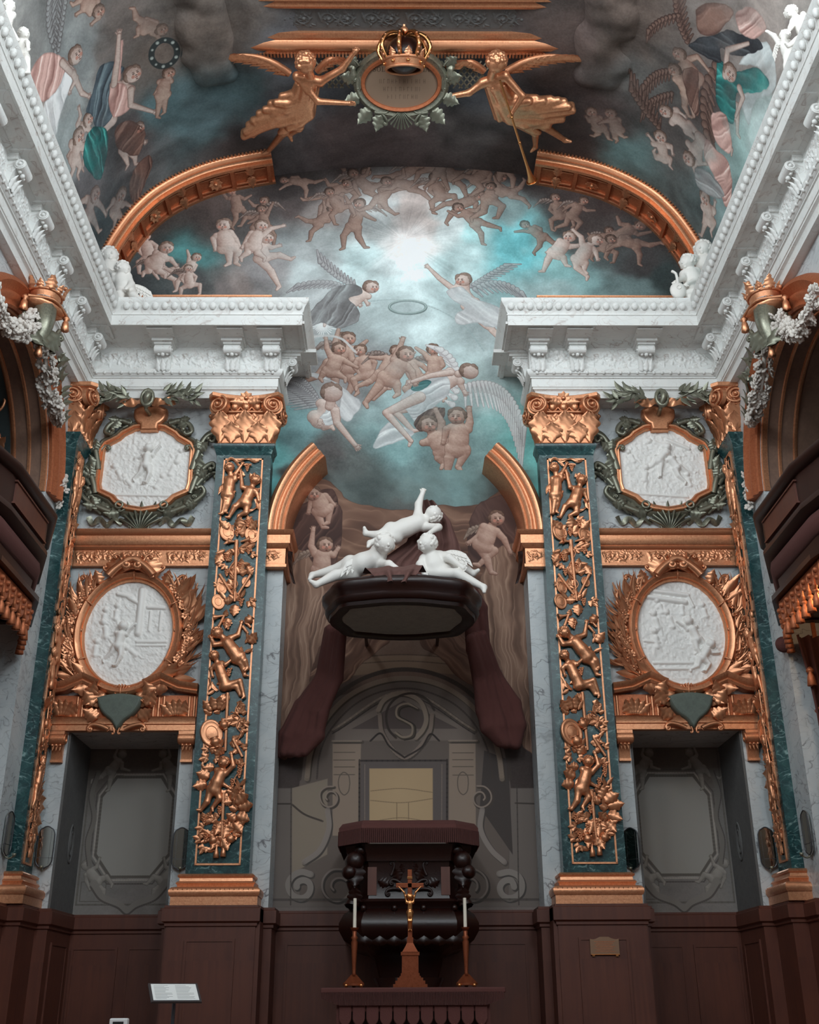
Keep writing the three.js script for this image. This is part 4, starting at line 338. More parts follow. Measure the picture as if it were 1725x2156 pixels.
const NICHE = {
  cloth: [[[[-1.66,8.31],[-1.48,8.5],[-1.17,8.53],[-0.78,8.2],[0.05,8.05],[0.53,8.14],[1.08,8.14],[1.54,8.45],[1.76,8.23],[1.76,6.7],[0.96,6.42],[-1.01,6.43],[-1.69,6.7],[-1.73,7.86]],[[64,44,38],[112,82,68],[158,124,104]],-0.25,6],[[[-1.47,8.16],[-1.06,8.39],[-0.91,7.86],[-1.03,7.13],[-1.44,7.27],[-1.65,7.71]],[[50,34,32],[84,60,54],[112,84,76]],1.0,7],[[[1.01,8.08],[1.57,8.31],[1.61,7.78],[1.39,7.2],[0.92,7.27]],[[50,34,32],[84,60,54],[112,84,76]],2.2,7],[[[-1.73,7.49],[-1.37,7.35],[-1.07,6.63],[-1.06,5.95],[-1.27,5.29],[-1.59,4.47],[-1.66,4.53],[-1.7,5.75]],[[84,62,52],[136,106,90],[172,142,122]],1.5,9],[[[1.08,7.06],[1.4,7.49],[1.75,7.49],[1.73,4.52],[1.51,4.71],[1.29,5.68],[0.97,5.54]],[[84,62,52],[136,106,90],[172,142,122]],1.6,9],[[[-1.07,6.12],[-0.22,6.12],[-0.54,5.81],[-0.99,5.35],[-1.27,5.22]],[[64,44,38],[112,82,68],[158,124,104]],0.9,10],[[[0.2,6.12],[1.03,6.18],[1.23,5.58],[0.93,5.41],[0.49,5.81]],[[64,44,38],[112,82,68],[158,124,104]],2.2,10]],
  figs: [[0.113,0.3,[[-1.14,7.51],[-1.18,7.4],[-1.18,7.13],[-1.34,7.49],[-1.32,7.73],[-1.02,7.35],[-0.97,7.43],[-1.09,7.04],[-0.93,7.09],[-1.24,7.02],[-1.09,6.97]]],[0.115,0.2,[[1.32,7.92],[1.23,7.78],[1.11,7.49],[1.41,7.6],[1.48,7.42],[1.05,7.64],[0.93,7.56],[1.26,7.42],[1.04,7.2],[1.15,7.31],[1.21,7.09]]],[0.109,0.2,[[-1.33,8.31],[-1.26,8.27],[-1.2,8.05],[-1.12,8.24],[-1.05,8.16],[-1.36,8.2],[-1.39,8.05],[-1.09,8.1],[-1.11,7.86],[-1.25,7.97],[-1.18,7.79]]]],
  polys: [[[[-1.66,4.1],[1.73,4.09],[1.71,2.63],[-1.66,2.64]],[92,84,80]],[[[-1.39,4.1],[-1.35,4.71],[-0.98,5.29],[-0.03,5.58],[0.93,5.28],[1.32,4.71],[1.36,4.09],[1.27,2.69],[-1.33,2.7]],[84,75,70]],[[[-1.48,4.1],[-1.02,4.22],[-1.0,3.27],[-1.44,3.04]],[112,101,90]],[[[1.03,4.58],[1.34,4.46],[1.35,3.26],[0.95,3.85]],[58,52,50]],[[[-0.94,4.84],[-0.03,5.35],[0.88,4.83],[0.88,4.71],[-0.94,4.71]],[98,88,82]],[[[-0.72,4.87],[-0.03,5.25],[0.69,4.87]],[74,65,62]],[[[-0.97,4.71],[-0.59,4.71],[-0.61,3.5],[-0.94,3.5]],[118,104,92]],[[[0.57,4.71],[0.92,4.71],[0.89,3.49],[0.54,3.49]],[118,104,92]],[[[-0.59,4.46],[0.53,4.46],[0.51,3.49],[-0.58,3.5]],[80,72,70]],[[[-0.48,4.35],[0.35,4.35],[0.34,3.49],[-0.47,3.5]],[146,124,96]],[[[-0.55,5.88],[0.62,5.88],[0.94,5.58],[0.04,5.67],[-0.86,5.58]],[112,94,80]]],
  lines: [[[[-1.39,4.22],[-1.36,4.56],[-1.25,4.88],[-1.07,5.17],[-0.82,5.41],[-0.52,5.58],[-0.19,5.67],[0.16,5.67],[0.49,5.58],[0.79,5.41],[1.04,5.17],[1.22,4.88],[1.33,4.55],[1.35,4.21]],0.03,[60,52,48]],[[[-1.29,4.22],[-1.26,4.53],[-1.16,4.83],[-0.99,5.1],[-0.76,5.32],[-0.48,5.47],[-0.17,5.55],[0.14,5.55],[0.45,5.47],[0.73,5.31],[0.96,5.09],[1.13,4.82],[1.22,4.52],[1.25,4.21]],0.02,[120,106,94]],[[[-1.16,4.22],[-1.14,4.5],[-1.05,4.77],[-0.89,5.0],[-0.68,5.2],[-0.43,5.34],[-0.16,5.41],[0.13,5.41],[0.4,5.33],[0.65,5.2],[0.86,5.0],[1.01,4.76],[1.1,4.49],[1.13,4.21]],0.012,[66,58,54]],[[[-0.97,4.86],[-0.03,5.38],[0.91,4.85]],0.014,[128,114,102]],[[[-0.97,4.81],[-0.03,5.32],[0.91,4.8]],0.008,[44,38,36]],[[[-0.97,4.71],[-0.59,4.71]],0.012,[130,116,104]],[[[0.57,4.71],[0.94,4.71]],0.012,[130,116,104]],[[[-0.61,4.46],[-0.6,3.5]],0.012,[44,38,36]],[[[0.54,4.46],[0.52,3.49]],0.012,[44,38,36]],[[[-0.54,4.4],[-0.53,3.5]],0.006,[120,106,96]],[[[0.47,4.4],[0.45,3.49]],0.006,[120,106,96]],[[[-0.59,4.45],[0.53,4.45]],0.012,[44,38,36]],[[[-0.37,5.12],[-0.31,5.24],[-0.2,5.32],[-0.06,5.35],[0.07,5.32],[0.19,5.24],[0.25,5.12],[0.27,4.98],[0.22,4.85],[0.13,4.75]],0.018,[128,114,102]],[[[-0.13,4.75],[-0.22,4.85],[-0.26,4.98],[-0.25,5.12],[-0.18,5.24],[-0.07,5.32],[0.07,5.35],[0.2,5.32],[0.31,5.24],[0.38,5.12]],0.016,[60,52,48]],[[[-0.35,5.06],[-0.31,4.81],[-0.02,4.49],[0.3,4.8],[0.35,5.06]],0.016,[120,106,96]],[[[0.15,5.14],[0.02,5.21],[-0.11,5.16],[-0.12,5.04],[-0.02,4.98],[0.08,4.91],[0.07,4.79],[-0.04,4.76],[-0.14,4.82]],0.014,[136,122,108]],[[[0.17,5.12],[0.05,5.17],[-0.07,5.13],[-0.08,5.04],[0.02,4.98],[0.12,4.91],[0.11,4.76],[-0.02,4.72]],0.008,[52,46,42]],[[[-0.47,4.71],[-0.34,4.81],[-0.22,4.64],[-0.02,4.49]],0.012,[44,38,36]],[[[0.44,4.71],[0.33,4.8],[0.21,4.63],[-0.02,4.49]],0.012,[44,38,36]],[[[-0.94,4.12],[-1.04,4.11],[-1.11,4.05],[-1.11,3.96],[-1.07,3.89],[-0.99,3.86],[-0.92,3.89],[-0.89,3.95],[-0.9,4.01],[-0.94,4.05],[-1.0,4.05],[-1.03,4.02],[-1.04,3.98],[-1.02,3.95]],0.01,[128,114,104]],[[[0.92,4.12],[1.02,4.11],[1.09,4.04],[1.1,3.95],[1.05,3.88],[0.97,3.85],[0.9,3.88],[0.87,3.94],[0.88,4.0],[0.93,4.04],[0.98,4.04],[1.01,4.01],[1.02,3.97],[1.0,3.94]],0.01,[128,114,104]],[[[-1.01,3.82],[-0.99,3.59],[-1.1,3.32],[-1.29,3.18]],0.02,[124,114,108]],[[[0.98,3.82],[0.95,3.58],[1.08,3.32],[1.24,3.17]],0.02,[124,114,108]],[[[-1.2,3.03],[-1.32,3.06],[-1.43,3.01],[-1.48,2.92],[-1.45,2.82],[-1.38,2.76],[-1.29,2.75],[-1.22,2.8],[-1.2,2.87],[-1.22,2.93],[-1.28,2.96],[-1.34,2.95],[-1.37,2.92],[-1.37,2.88]],0.022,[122,114,108]],[[[1.17,3.03],[1.3,3.05],[1.41,3.0],[1.45,2.91],[1.43,2.81],[1.35,2.75],[1.26,2.74],[1.19,2.79],[1.17,2.86],[1.2,2.92],[1.25,2.95],[1.31,2.95],[1.34,2.91],[1.35,2.87]],0.022,[122,114,108]],[[[-0.79,3.09],[-0.94,3.08],[-1.04,2.98],[-1.05,2.85],[-0.98,2.75],[-0.86,2.71],[-0.76,2.75],[-0.71,2.84],[-0.73,2.93],[-0.8,2.98],[-0.88,2.98],[-0.93,2.94],[-0.94,2.88],[-0.91,2.84]],0.012,[116,106,100]],[[[0.74,3.09],[0.9,3.07],[1.0,2.97],[1.01,2.84],[0.93,2.74],[0.82,2.71],[0.72,2.75],[0.67,2.83],[0.69,2.92],[0.75,2.97],[0.83,2.97],[0.88,2.93],[0.89,2.87],[0.87,2.83]],0.012,[116,106,100]],[[[-1.49,4.13],[-1.44,2.67]],0.008,[60,54,50]],[[[1.44,4.12],[1.4,2.66]],0.008,[60,54,50]],[[[-1.7,3.9],[-1.49,3.9]],0.01,[60,54,50]],[[[1.41,3.9],[1.7,3.89]],0.01,[60,54,50]],[[[-1.47,3.89],[-1.31,3.77],[-1.07,3.68]],0.012,[64,56,52]],[[[-0.46,4.06],[-0.06,4.09],[0.34,4.04]],0.005,[110,92,72]],[[[-0.46,3.94],[-0.06,3.91],[0.34,3.96]],0.005,[110,92,72]],[[[-0.46,3.67],[-0.06,3.72],[0.33,3.66]],0.005,[110,92,72]],[[[-0.12,3.91],[-0.12,3.7]],0.005,[110,92,72]],[[[0.03,3.91],[0.03,3.7]],0.005,[110,92,72]],[[[-1.66,2.73],[1.71,2.72]],0.015,[70,64,60]],[[[-0.74,5.85],[-0.03,5.89],[0.68,5.84]],0.008,[80,66,56]],[[[-0.8,5.75],[-0.03,5.8],[0.75,5.74]],0.008,[84,70,60]],[[[-0.95,4.56],[-0.67,4.56]],0.006,[84,74,66]],[[[-0.95,4.46],[-0.67,4.46]],0.006,[84,74,66]],[[[-0.94,4.37],[-0.67,4.37]],0.006,[84,74,66]],[[[-0.94,4.27],[-0.67,4.27]],0.006,[84,74,66]],[[[-0.73,4.16],[-0.75,4.05],[-0.8,4.01],[-0.85,4.05],[-0.88,4.16],[-0.86,4.26],[-0.81,4.3],[-0.75,4.26],[-0.73,4.16]],0.007,[90,80,72]],[[[0.61,4.55],[0.89,4.55]],0.006,[84,74,66]],[[[0.61,4.46],[0.88,4.46]],0.006,[84,74,66]],[[[0.61,4.37],[0.88,4.37]],0.006,[84,74,66]],[[[0.61,4.26],[0.88,4.26]],0.006,[84,74,66]],[[[0.81,4.15],[0.79,4.05],[0.74,4.01],[0.69,4.05],[0.67,4.15],[0.69,4.26],[0.74,4.3],[0.8,4.25],[0.81,4.15]],0.007,[90,80,72]]],
  ctl: [[-0.02,8.62,105,122,120],[-0.72,8.62,98,104,102],[0.67,8.54,105,128,126],[-1.62,8.62,70,62,60],[1.58,8.54,72,64,60],[-1.84,8.93,125,196,196],[1.91,8.93,128,200,195],[-1.93,8.47,110,180,182],[1.98,8.31,110,182,178],[-1.86,7.86,105,175,175],[2.01,7.86,105,175,172],[-0.02,8.16,84,86,84],[-0.02,7.13,84,62,54],[-1.41,6.43,100,78,68],[1.49,6.42,100,78,68],[-0.03,5.61,96,78,68],[-1.34,4.46,52,44,42],[1.4,4.46,52,44,42],[-0.03,4.46,84,74,68],[-1.29,2.98,98,90,86],[1.34,2.97,98,90,86],[-0.03,2.69,80,72,68]]
};
// ---------- the frescoes ----------
const SKIN = { skin: [[112, 82, 74], [176, 146, 134], [226, 206, 196]], torso: [[116, 86, 78], [180, 150, 138], [230, 210, 200]], hair: [[74, 54, 46], [116, 90, 78], [156, 130, 116]], wing: [[110, 96, 92], [160, 148, 144], [200, 192, 188]] };
const BROWN = { skin: [[66, 48, 42], [108, 84, 74], [148, 122, 110]], torso: [[70, 52, 46], [112, 88, 78], [152, 126, 114]], hair: [[44, 32, 28], [70, 52, 44], [100, 80, 70]] };
const RED = { skin: [[92, 62, 52], [148, 112, 98], [200, 170, 154]], torso: [[96, 66, 56], [152, 116, 102], [204, 174, 158]], hair: [[58, 40, 32], [92, 68, 56], [128, 100, 86]] };
const RING = { skin: [[66, 46, 40], [112, 84, 74], [160, 130, 116]], torso: [[70, 50, 44], [116, 88, 78], [164, 134, 120]], hair: [[40, 28, 24], [66, 48, 40], [94, 72, 62]] };
const cloudy = (amt, seed, rays) => (x, y, c) => {
  const w = fbm(x * 0.9 + seed, y * 0.9, 3), a = fbm(x * 1.6 + 2 * w + seed, y * 2.2 + 2 * w, 6), b = fbm(x * 5 + 3 * w, y * 5 + seed, 4), m = 1 + amt * ((a - 0.5) * 1.5 + (b - 0.5) * 0.5), g = (fbm(x * 60, y * 60, 2) - 0.5) * 9;
  let q = 0; if (rays) { const dx = x, dy = y - 12.86, r = Math.hypot(dx, dy), an = Math.atan2(dy, dx); q = Math.exp(-r * 1.1) * 34 * (fbm(an * 24 + 40, 3, 2) - 0.45) + 22 * Math.exp(-r * r * 14); }
  return [c[0] * m + g + q * 1.1, c[1] * m + g + q, c[2] * m + g + q];
};
function veil(f, base, amt, seed) { for (let j = 0; j < f.h; j++) for (let i = 0; i < f.w; i++) { const x = f.x0 + i * f.s, y = f.y0 + j * f.s, m = amt * sst(0.42, 0.72, fbm(x * 1.5 + seed, y * 2 + seed, 4)) + 0.06, g = (fbm(x * 45, y * 45 + seed, 2) - 0.5) * 16, o = (j * f.w + i) * 3; for (let k = 0; k < 3; k++) f.b[o + k] = lerp(f.b[o + k], base[o + k], m) + g; } }
const lightAt = (x, y) => [-x * 0.25, (12.9 - y) * 0.25 + 0.12, 0.7];
const fresco = new Painting(-4.9, 8.7, 4.9, 14.6, 2048);
const FCTL = PAINT.ctl.map((d) => (d[2] < 112 && d[3] < 120 ? [d[0], d[1], d[2] * 0.84, d[3] * 0.84, d[4] * 0.84] : d));
fresco.field(FCTL.concat(NICHE.ctl), cloudy(0.42, 3, true));
const frescoBase = fresco.b.slice();
{
  const f = fresco, r = RNG(11);
  f.line([...Array(9)].map((_, i) => { const a = Math.PI * (0.12 + 0.76 * i / 8); return [-0.22 + Math.cos(a) * 1.55, 10.2 + Math.sin(a) * 1.5]; }), 0.012, [150, 170, 170], 0.5);
  for (let i = 0; i < 26; i++) { const a = i / 26 * TAU, l = 0.1 + 0.14 * r(); f.line([[-1.28, 11.2], [-1.28 + Math.cos(a) * l, 11.2 + Math.sin(a) * l]], 0.008, [244, 244, 242], 0.9); }
  for (const [x, y, R, k, rot, fl] of PAINT.stock) { const J = posed(k, x, y, R * 1.15, rot, fl), up = y > 12.6, pal = y < 11.4 ? RED : up ? RING : SKIN; if (k % 2 === 0) f.wing([J[1][0], J[1][1]], [J[1][0] - fl * R * 2, J[1][1] + R * 1.6], [J[1][0] - fl * R * 3.4, J[1][1] + R * 0.6], R * 1.8, [[70, 52, 46], [120, 100, 92], [160, 144, 136]], 6, lightAt(x, y), 0.8); f.limbs(bodyPrims(J, R * 1.05, { face: fl * 0.4, hands: false }), pal, lightAt(x, y)); f.face(J[0], R, fl * 0.4); }
  for (const [P, w, c] of PAINT.wings) f.wing(P[0], P[1], P[2], w, c, w > 0.5 ? 20 : 12, [0.1, 0.4, 0.8]);
  for (const [R, fc, J] of PAINT.adults) f.limbs(bodyPrims(J.map((p, i) => [...p, i === 0 ? 0.06 : 0]), R, { face: fc, adult: true, sw: 0.9 }), SKIN, lightAt(J[2][0], J[2][1]));
  for (const [P, c, a, q] of PAINT.cloth) f.cloth(P, c, a, q * 2.2, { seed: P[0][0] * 7 });
  for (const [R, fc, J] of PAINT.figs) f.limbs(bodyPrims(J.map((p, i) => [...p, i === 0 ? 0.05 : i > 6 ? 0.02 : 0]), R, { face: fc, hands: R > 0.08 }), J[2][1] < 11.6 ? RED : SKIN, lightAt(J[2][0], J[2][1])); for (const [R, fc, J] of [...PAINT.figs, ...PAINT.adults]) f.face(J[0], R, fc);
  const A = PAINT.adults; for (const i of [0, 1]) f.limbs(bodyPrims(A[i][2].map((p, j) => [...p, j === 0 ? 0.06 : 0]), A[i][0], { face: A[i][1], adult: true, sw: 0.7 }).filter((p, j) => [3, 6].includes(j) || (i === 0 ? j >= 5 && j <= 6 : (j === 9 || j === 10 || j === 5 || j === 6)) || p.t === 'hair' || j > 20), SKIN, [0.2, 0.7, 0.6]);
  const el = [...Array(17)].map((_, i) => { const a = i / 16 * TAU; return [0.05 + Math.cos(a) * 0.29, 11.56 + Math.sin(a) * 0.125]; }); f.line(el, 0.022, [112, 128, 126], 1); f.line(el.map(([x, y]) => [x, y + 0.012]), 0.008, [170, 190, 186], 0.8);
  f.line([[-1.6, 10.9], [-1.35, 11.02], [-1.0, 10.98], [-0.75, 10.72]], 0.02, [206, 204, 202], 0.9);
  veil(f, frescoBase, 0.28, 4);
}
const nichePaint = new Painting(-2.0, 2.5, 2.0, 8.74, 1024);
nichePaint.field(FCTL.concat(NICHE.ctl.map((d) => (d[1] < 5.7 ? [d[0], d[1], d[2] * 1.3, d[3] * 1.3, d[4] * 1.3] : d))), (x, y, c) => { const k = cloudy(sst(7.2, 8.4, y) * 0.34 + 0.08, 3, false); return k(x, y, c); });  // lower colours raised to make up for dim light in the niche
{
  const f = nichePaint;
  for (const [P, c0] of NICHE.polys) { const c = c0.map((v) => v * 1.3); f.cloth(P, [c.map((v) => v * 0.92), c, c.map((v) => v * 1.06)], 0.2, 0.4, { soft: 2, sharp: true }); }  // feigned stonework lightened too, brightness put into the paint
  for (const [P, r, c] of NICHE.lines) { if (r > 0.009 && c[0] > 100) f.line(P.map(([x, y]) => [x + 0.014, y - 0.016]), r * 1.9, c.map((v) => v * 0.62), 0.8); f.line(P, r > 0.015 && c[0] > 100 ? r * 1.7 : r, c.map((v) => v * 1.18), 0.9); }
  for (const [P, c, a, q] of NICHE.cloth) f.cloth(P, c, a, q * 2.2, { seed: P[0][0] * 5 + P[0][1], soft: 3 });
  for (const [R, fc, J] of NICHE.figs) { f.wing(J[1], [J[1][0] - 0.2, J[1][1] + 0.05], [J[1][0] - 0.32, J[1][1] - 0.05], 0.12, [[90, 72, 64], [130, 110, 98], [160, 140, 126]], 6); f.limbs(bodyPrims(J.map((p, i) => [...p, i === 0 ? 0.06 : 0]), R, { face: fc }), RED, [0.3, 0.7, 0.6]); f.face(J[0], R, fc); }
}
// the vault is painted over its unrolled width (s) and depth (z)
const CURVE = [[0, 14.42], [1.0, 14.38], [2.14, 14.22], [3.24, 13.92], [3.97, 13.45], [4.3, 13.05], [4.49, 12.7], [4.64, 12.33], [4.75, 11.9], [4.8, 11.2], [4.8, 10.5]];
const ARC = (() => { const cr = new THREE.CatmullRomCurve3([[-1, 14.38], ...CURVE].map((p) => V(p[0], p[1], 0)), false, 'centripetal'), P = cr.getPoints(400).filter((p) => p.x >= 0), S = [0]; for (let i = 1; i < P.length; i++) S.push(S[i - 1] + P[i].distanceTo(P[i - 1])); return { P, S, L: S[S.length - 1] }; })();
function arcAt(s) { const a = Math.abs(s), S = ARC.S; let i = 1; while (i < S.length - 1 && S[i] < a) i++; const t = clamp((a - S[i - 1]) / (S[i] - S[i - 1])), p = ARC.P[i - 1].clone().lerp(ARC.P[i], t); p.x *= Math.sign(s) || 1; return p; }
const vaultPaint = new Painting(-7.4, -0.55, 7.4, 5.8, 2048);
vaultPaint.field(PAINT.vctl.map(([a, b, r, g, c]) => { const k = Math.abs(a) > 2.4 ? 1.2 : 1.7; return [a, b, r * k, g * k, c * k]; }), cloudy(0.5, 21, false));  // crown paint lightened more than the sides, offsetting weak light there
const vaultBase = vaultPaint.b.slice();
{
  const f = vaultPaint, l = [0, -0.5, 0.7];
  for (const [P, w, c] of PAINT.vwings) f.wing(P[0], P[1], P[2], w, c, 10, l);
  for (const [R, fc, J] of PAINT.vfigs) f.limbs(bodyPrims(J.map((p, i) => [...p, i === 0 ? 0.06 : 0]), R, { face: fc, adult: R > 0.105, hands: true }), R > 0.105 ? SKIN : RED, l);
  for (const [P, c, a, q] of PAINT.vcloth) f.cloth(P, c.map((v) => v.map((w) => w * 1.3)), a, q * 1.5, { seed: P[0][0] * 3 });
  for (const i of [0, 1, 14]) { const [R, fc, J] = PAINT.vfigs[i]; f.limbs(bodyPrims(J.map((p, j) => [...p, j === 0 ? 0.06 : 0]), R, { face: fc, adult: true }).filter((p, j) => (j >= 5 && j <= 8) || p.t === 'hair' || (p.a === p.b && p.t === 'skin')), SKIN, l); }
  for (const [R, fc, J] of PAINT.vfigs) f.face(J[0], R, fc); veil(f, vaultBase, 0.45, 9); const [rx, rz, rr] = PAINT.ring; const el = [...Array(17)].map((_, i) => { const a = i / 16 * TAU; return [rx + Math.cos(a) * rr, rz + Math.sin(a) * rr * 1.15]; }); f.line(el, 0.045, [48, 54, 54], 1); for (let i = 0; i < 10; i++) { const a = i / 10 * TAU, R = i % 2 ? 0.03 : 0.022; f.limbs([{ a: [rx + Math.cos(a) * rr, rz + Math.sin(a) * rr * 1.15, 0], b: [rx + Math.cos(a) * rr, rz + Math.sin(a) * rr * 1.15, 0], ra: R, rb: R, t: 'skin' }], { skin: [[110, 116, 112], [150, 158, 152], [190, 196, 190]] }, l); }
}
const frescoMat = (p, r = 0.85) => { const m = new THREE.MeshStandardMaterial({ map: p.texture(), roughness: r, side: THREE.DoubleSide }); m.name = 'fresco'; return m; };
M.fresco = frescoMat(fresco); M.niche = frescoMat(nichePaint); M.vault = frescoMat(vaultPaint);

// ---------- the end wall ----------
const ZF = -0.5; // plane of the frescoed wall
{
  const sh = new THREE.Shape(); sh.moveTo(-4.85, 8.7); sh.lineTo(4.85, 8.7); for (let s = ARC.L - 0.4; s >= -(ARC.L - 0.4); s -= 0.15) { const p = arcAt(s); sh.lineTo(p.x, p.y - 0.02); } sh.closePath();
  const g = fresco.uv(new THREE.ShapeGeometry(sh).translate(0, 0, ZF)); const w = struct('wall_altar', g, M.fresco, 'frescoed upper end wall with clouds, cherubs and a burst of light');
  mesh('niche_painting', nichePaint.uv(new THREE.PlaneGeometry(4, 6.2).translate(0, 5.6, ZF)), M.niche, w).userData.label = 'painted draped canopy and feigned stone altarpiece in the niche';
  mesh('backing', box(-5.2, 5.2, 0, 15.2, ZF - 0.75, ZF - 0.62), M.plaster, w);
}
const wallEnd = struct('wall_end', null, null, 'veined grey marble end wall with two recesses');
for (const s of [-1, 1]) {
  const b = (x0, x1, y0, y1, z0 = -1.05, z1 = 0) => mesh('marble_panel', box(s * x0, s * x1, y0, y1, z0, z1), M.wall, wallEnd);
  b(1.66, 2.86, 0, 7.42, ZF - 0.01); b(1.95, 2.86, 7.42, 9.6, ZF - 0.01); b(2.86, 4.9, 4.72, 9.6); b(4.3, 4.9, 0, 4.72); b(2.86, 4.3, 0, 4.75, -1.12, -1.0);
}
// grisaille paintings in the recesses
const grey = new Painting(-0.8, 2.5, 0.8, 4.9, 480);
grey.field([[0, 3, 128, 122, 118], [0, 4.6, 104, 96, 90], [-0.7, 3.4, 120, 116, 112], [0.7, 3.4, 120, 116, 112]], cloudy(0.16, 8, false));
{
  const f = grey, oct = (k, y = 3.72) => [[-0.3, 0.62], [0.3, 0.62], [0.48, 0.36], [0.48, -0.38], [0.26, -0.66], [-0.26, -0.66], [-0.48, -0.38], [-0.48, 0.36]].map(([a, b]) => [a * k, y + b * k]);
  const poly = (P, r, c) => { for (let i = 0; i < P.length; i++) f.line([P[i], P[(i + 1) % P.length]], r, c, 0.9); };
  f.cloth(oct(1), [[142, 138, 132], [150, 146, 140], [158, 154, 148]], 0.8, 0.5); poly(oct(1.0), 0.018, [92, 86, 80]); poly(oct(1.06), 0.012, [160, 152, 144]); poly(oct(1.13), 0.01, [86, 80, 76]);
  poly([[-0.66, 2.72], [0.66, 2.72], [0.66, 4.7], [-0.66, 4.7]], 0.012, [98, 92, 86]); poly([[-0.62, 2.76], [-0.3, 2.76], [-0.3, 3.0], [-0.62, 3.0]], 0.006, [96, 90, 84]);
  const GP = { skin: [[84, 78, 72], [120, 114, 108], [152, 146, 138]], torso: [[84, 78, 72], [122, 116, 110], [156, 150, 142]], hair: [[80, 74, 68], [108, 102, 96], [132, 126, 118]] };
  for (const [k, x, y, r, fl] of [[2, -0.42, 3.0, 0.9, 1], [2, 0.42, 3.0, -0.9, -1], [1, -0.4, 4.42, -0.7, 1], [1, 0.42, 4.42, 0.7, -1]]) f.limbs(bodyPrims(posed(k, x, y, 0.062, r, fl), 0.062, { face: 0.3 * fl }), GP, [0.2, 0.6, 0.7]);
  f.line([[-0.46, 2.98], [-0.36, 2.82], [-0.12, 2.72], [0, 2.64], [0.12, 2.72], [0.36, 2.82], [0.46, 2.98]], 0.05, [128, 122, 116], 0.9); f.line([[-0.5, 2.94], [-0.36, 2.78], [-0.12, 2.68], [0, 2.6], [0.12, 2.68], [0.36, 2.78], [0.5, 2.94]], 0.012, [84, 78, 74], 0.9);
  for (const s of [-1, 1]) { f.line([[s * 0.56, 4.4], [s * 0.62, 4.1], [s * 0.55, 3.8], [s * 0.6, 3.5], [s * 0.54, 3.2]], 0.035, [116, 110, 104], 0.9); f.line([[s * 0.59, 4.4], [s * 0.65, 4.1], [s * 0.58, 3.8], [s * 0.63, 3.5], [s * 0.57, 3.2]], 0.008, [82, 76, 72], 0.9); }
}
M.greyPaint = frescoMat(grey);
for (const s of [-1, 1]) { const g = grey.uv(new THREE.PlaneGeometry(1.44, 2.2).translate(0, 3.65, 0)); mesh('recess_painting', g, M.greyPaint, wallEnd).position.set(s * 3.58, 0, -0.995); mesh('recess_lining', [box(s * 4.27, s * 4.3, 2.6, 4.72, -1, -0.01), box(s * 2.86, s * 2.89, 2.6, 4.72, -1, -0.01)], M.grey, wallEnd);
  const j = mesh('jamb_ornament', [[0.0, 0.16, 0.1], [0.0, 0.1, 0.06]].map(([a, b, c]) => new THREE.TorusGeometry(1, 0.1, 5, 20).scale(c, b * 1.4, 0.12)).concat([new THREE.SphereGeometry(0.04, 8, 6).scale(1, 1.6, 0.3)]), M.grey, wallEnd); at(j, s * 4.265, 3.42, -0.55, 0, Math.PI / 2, 0); }

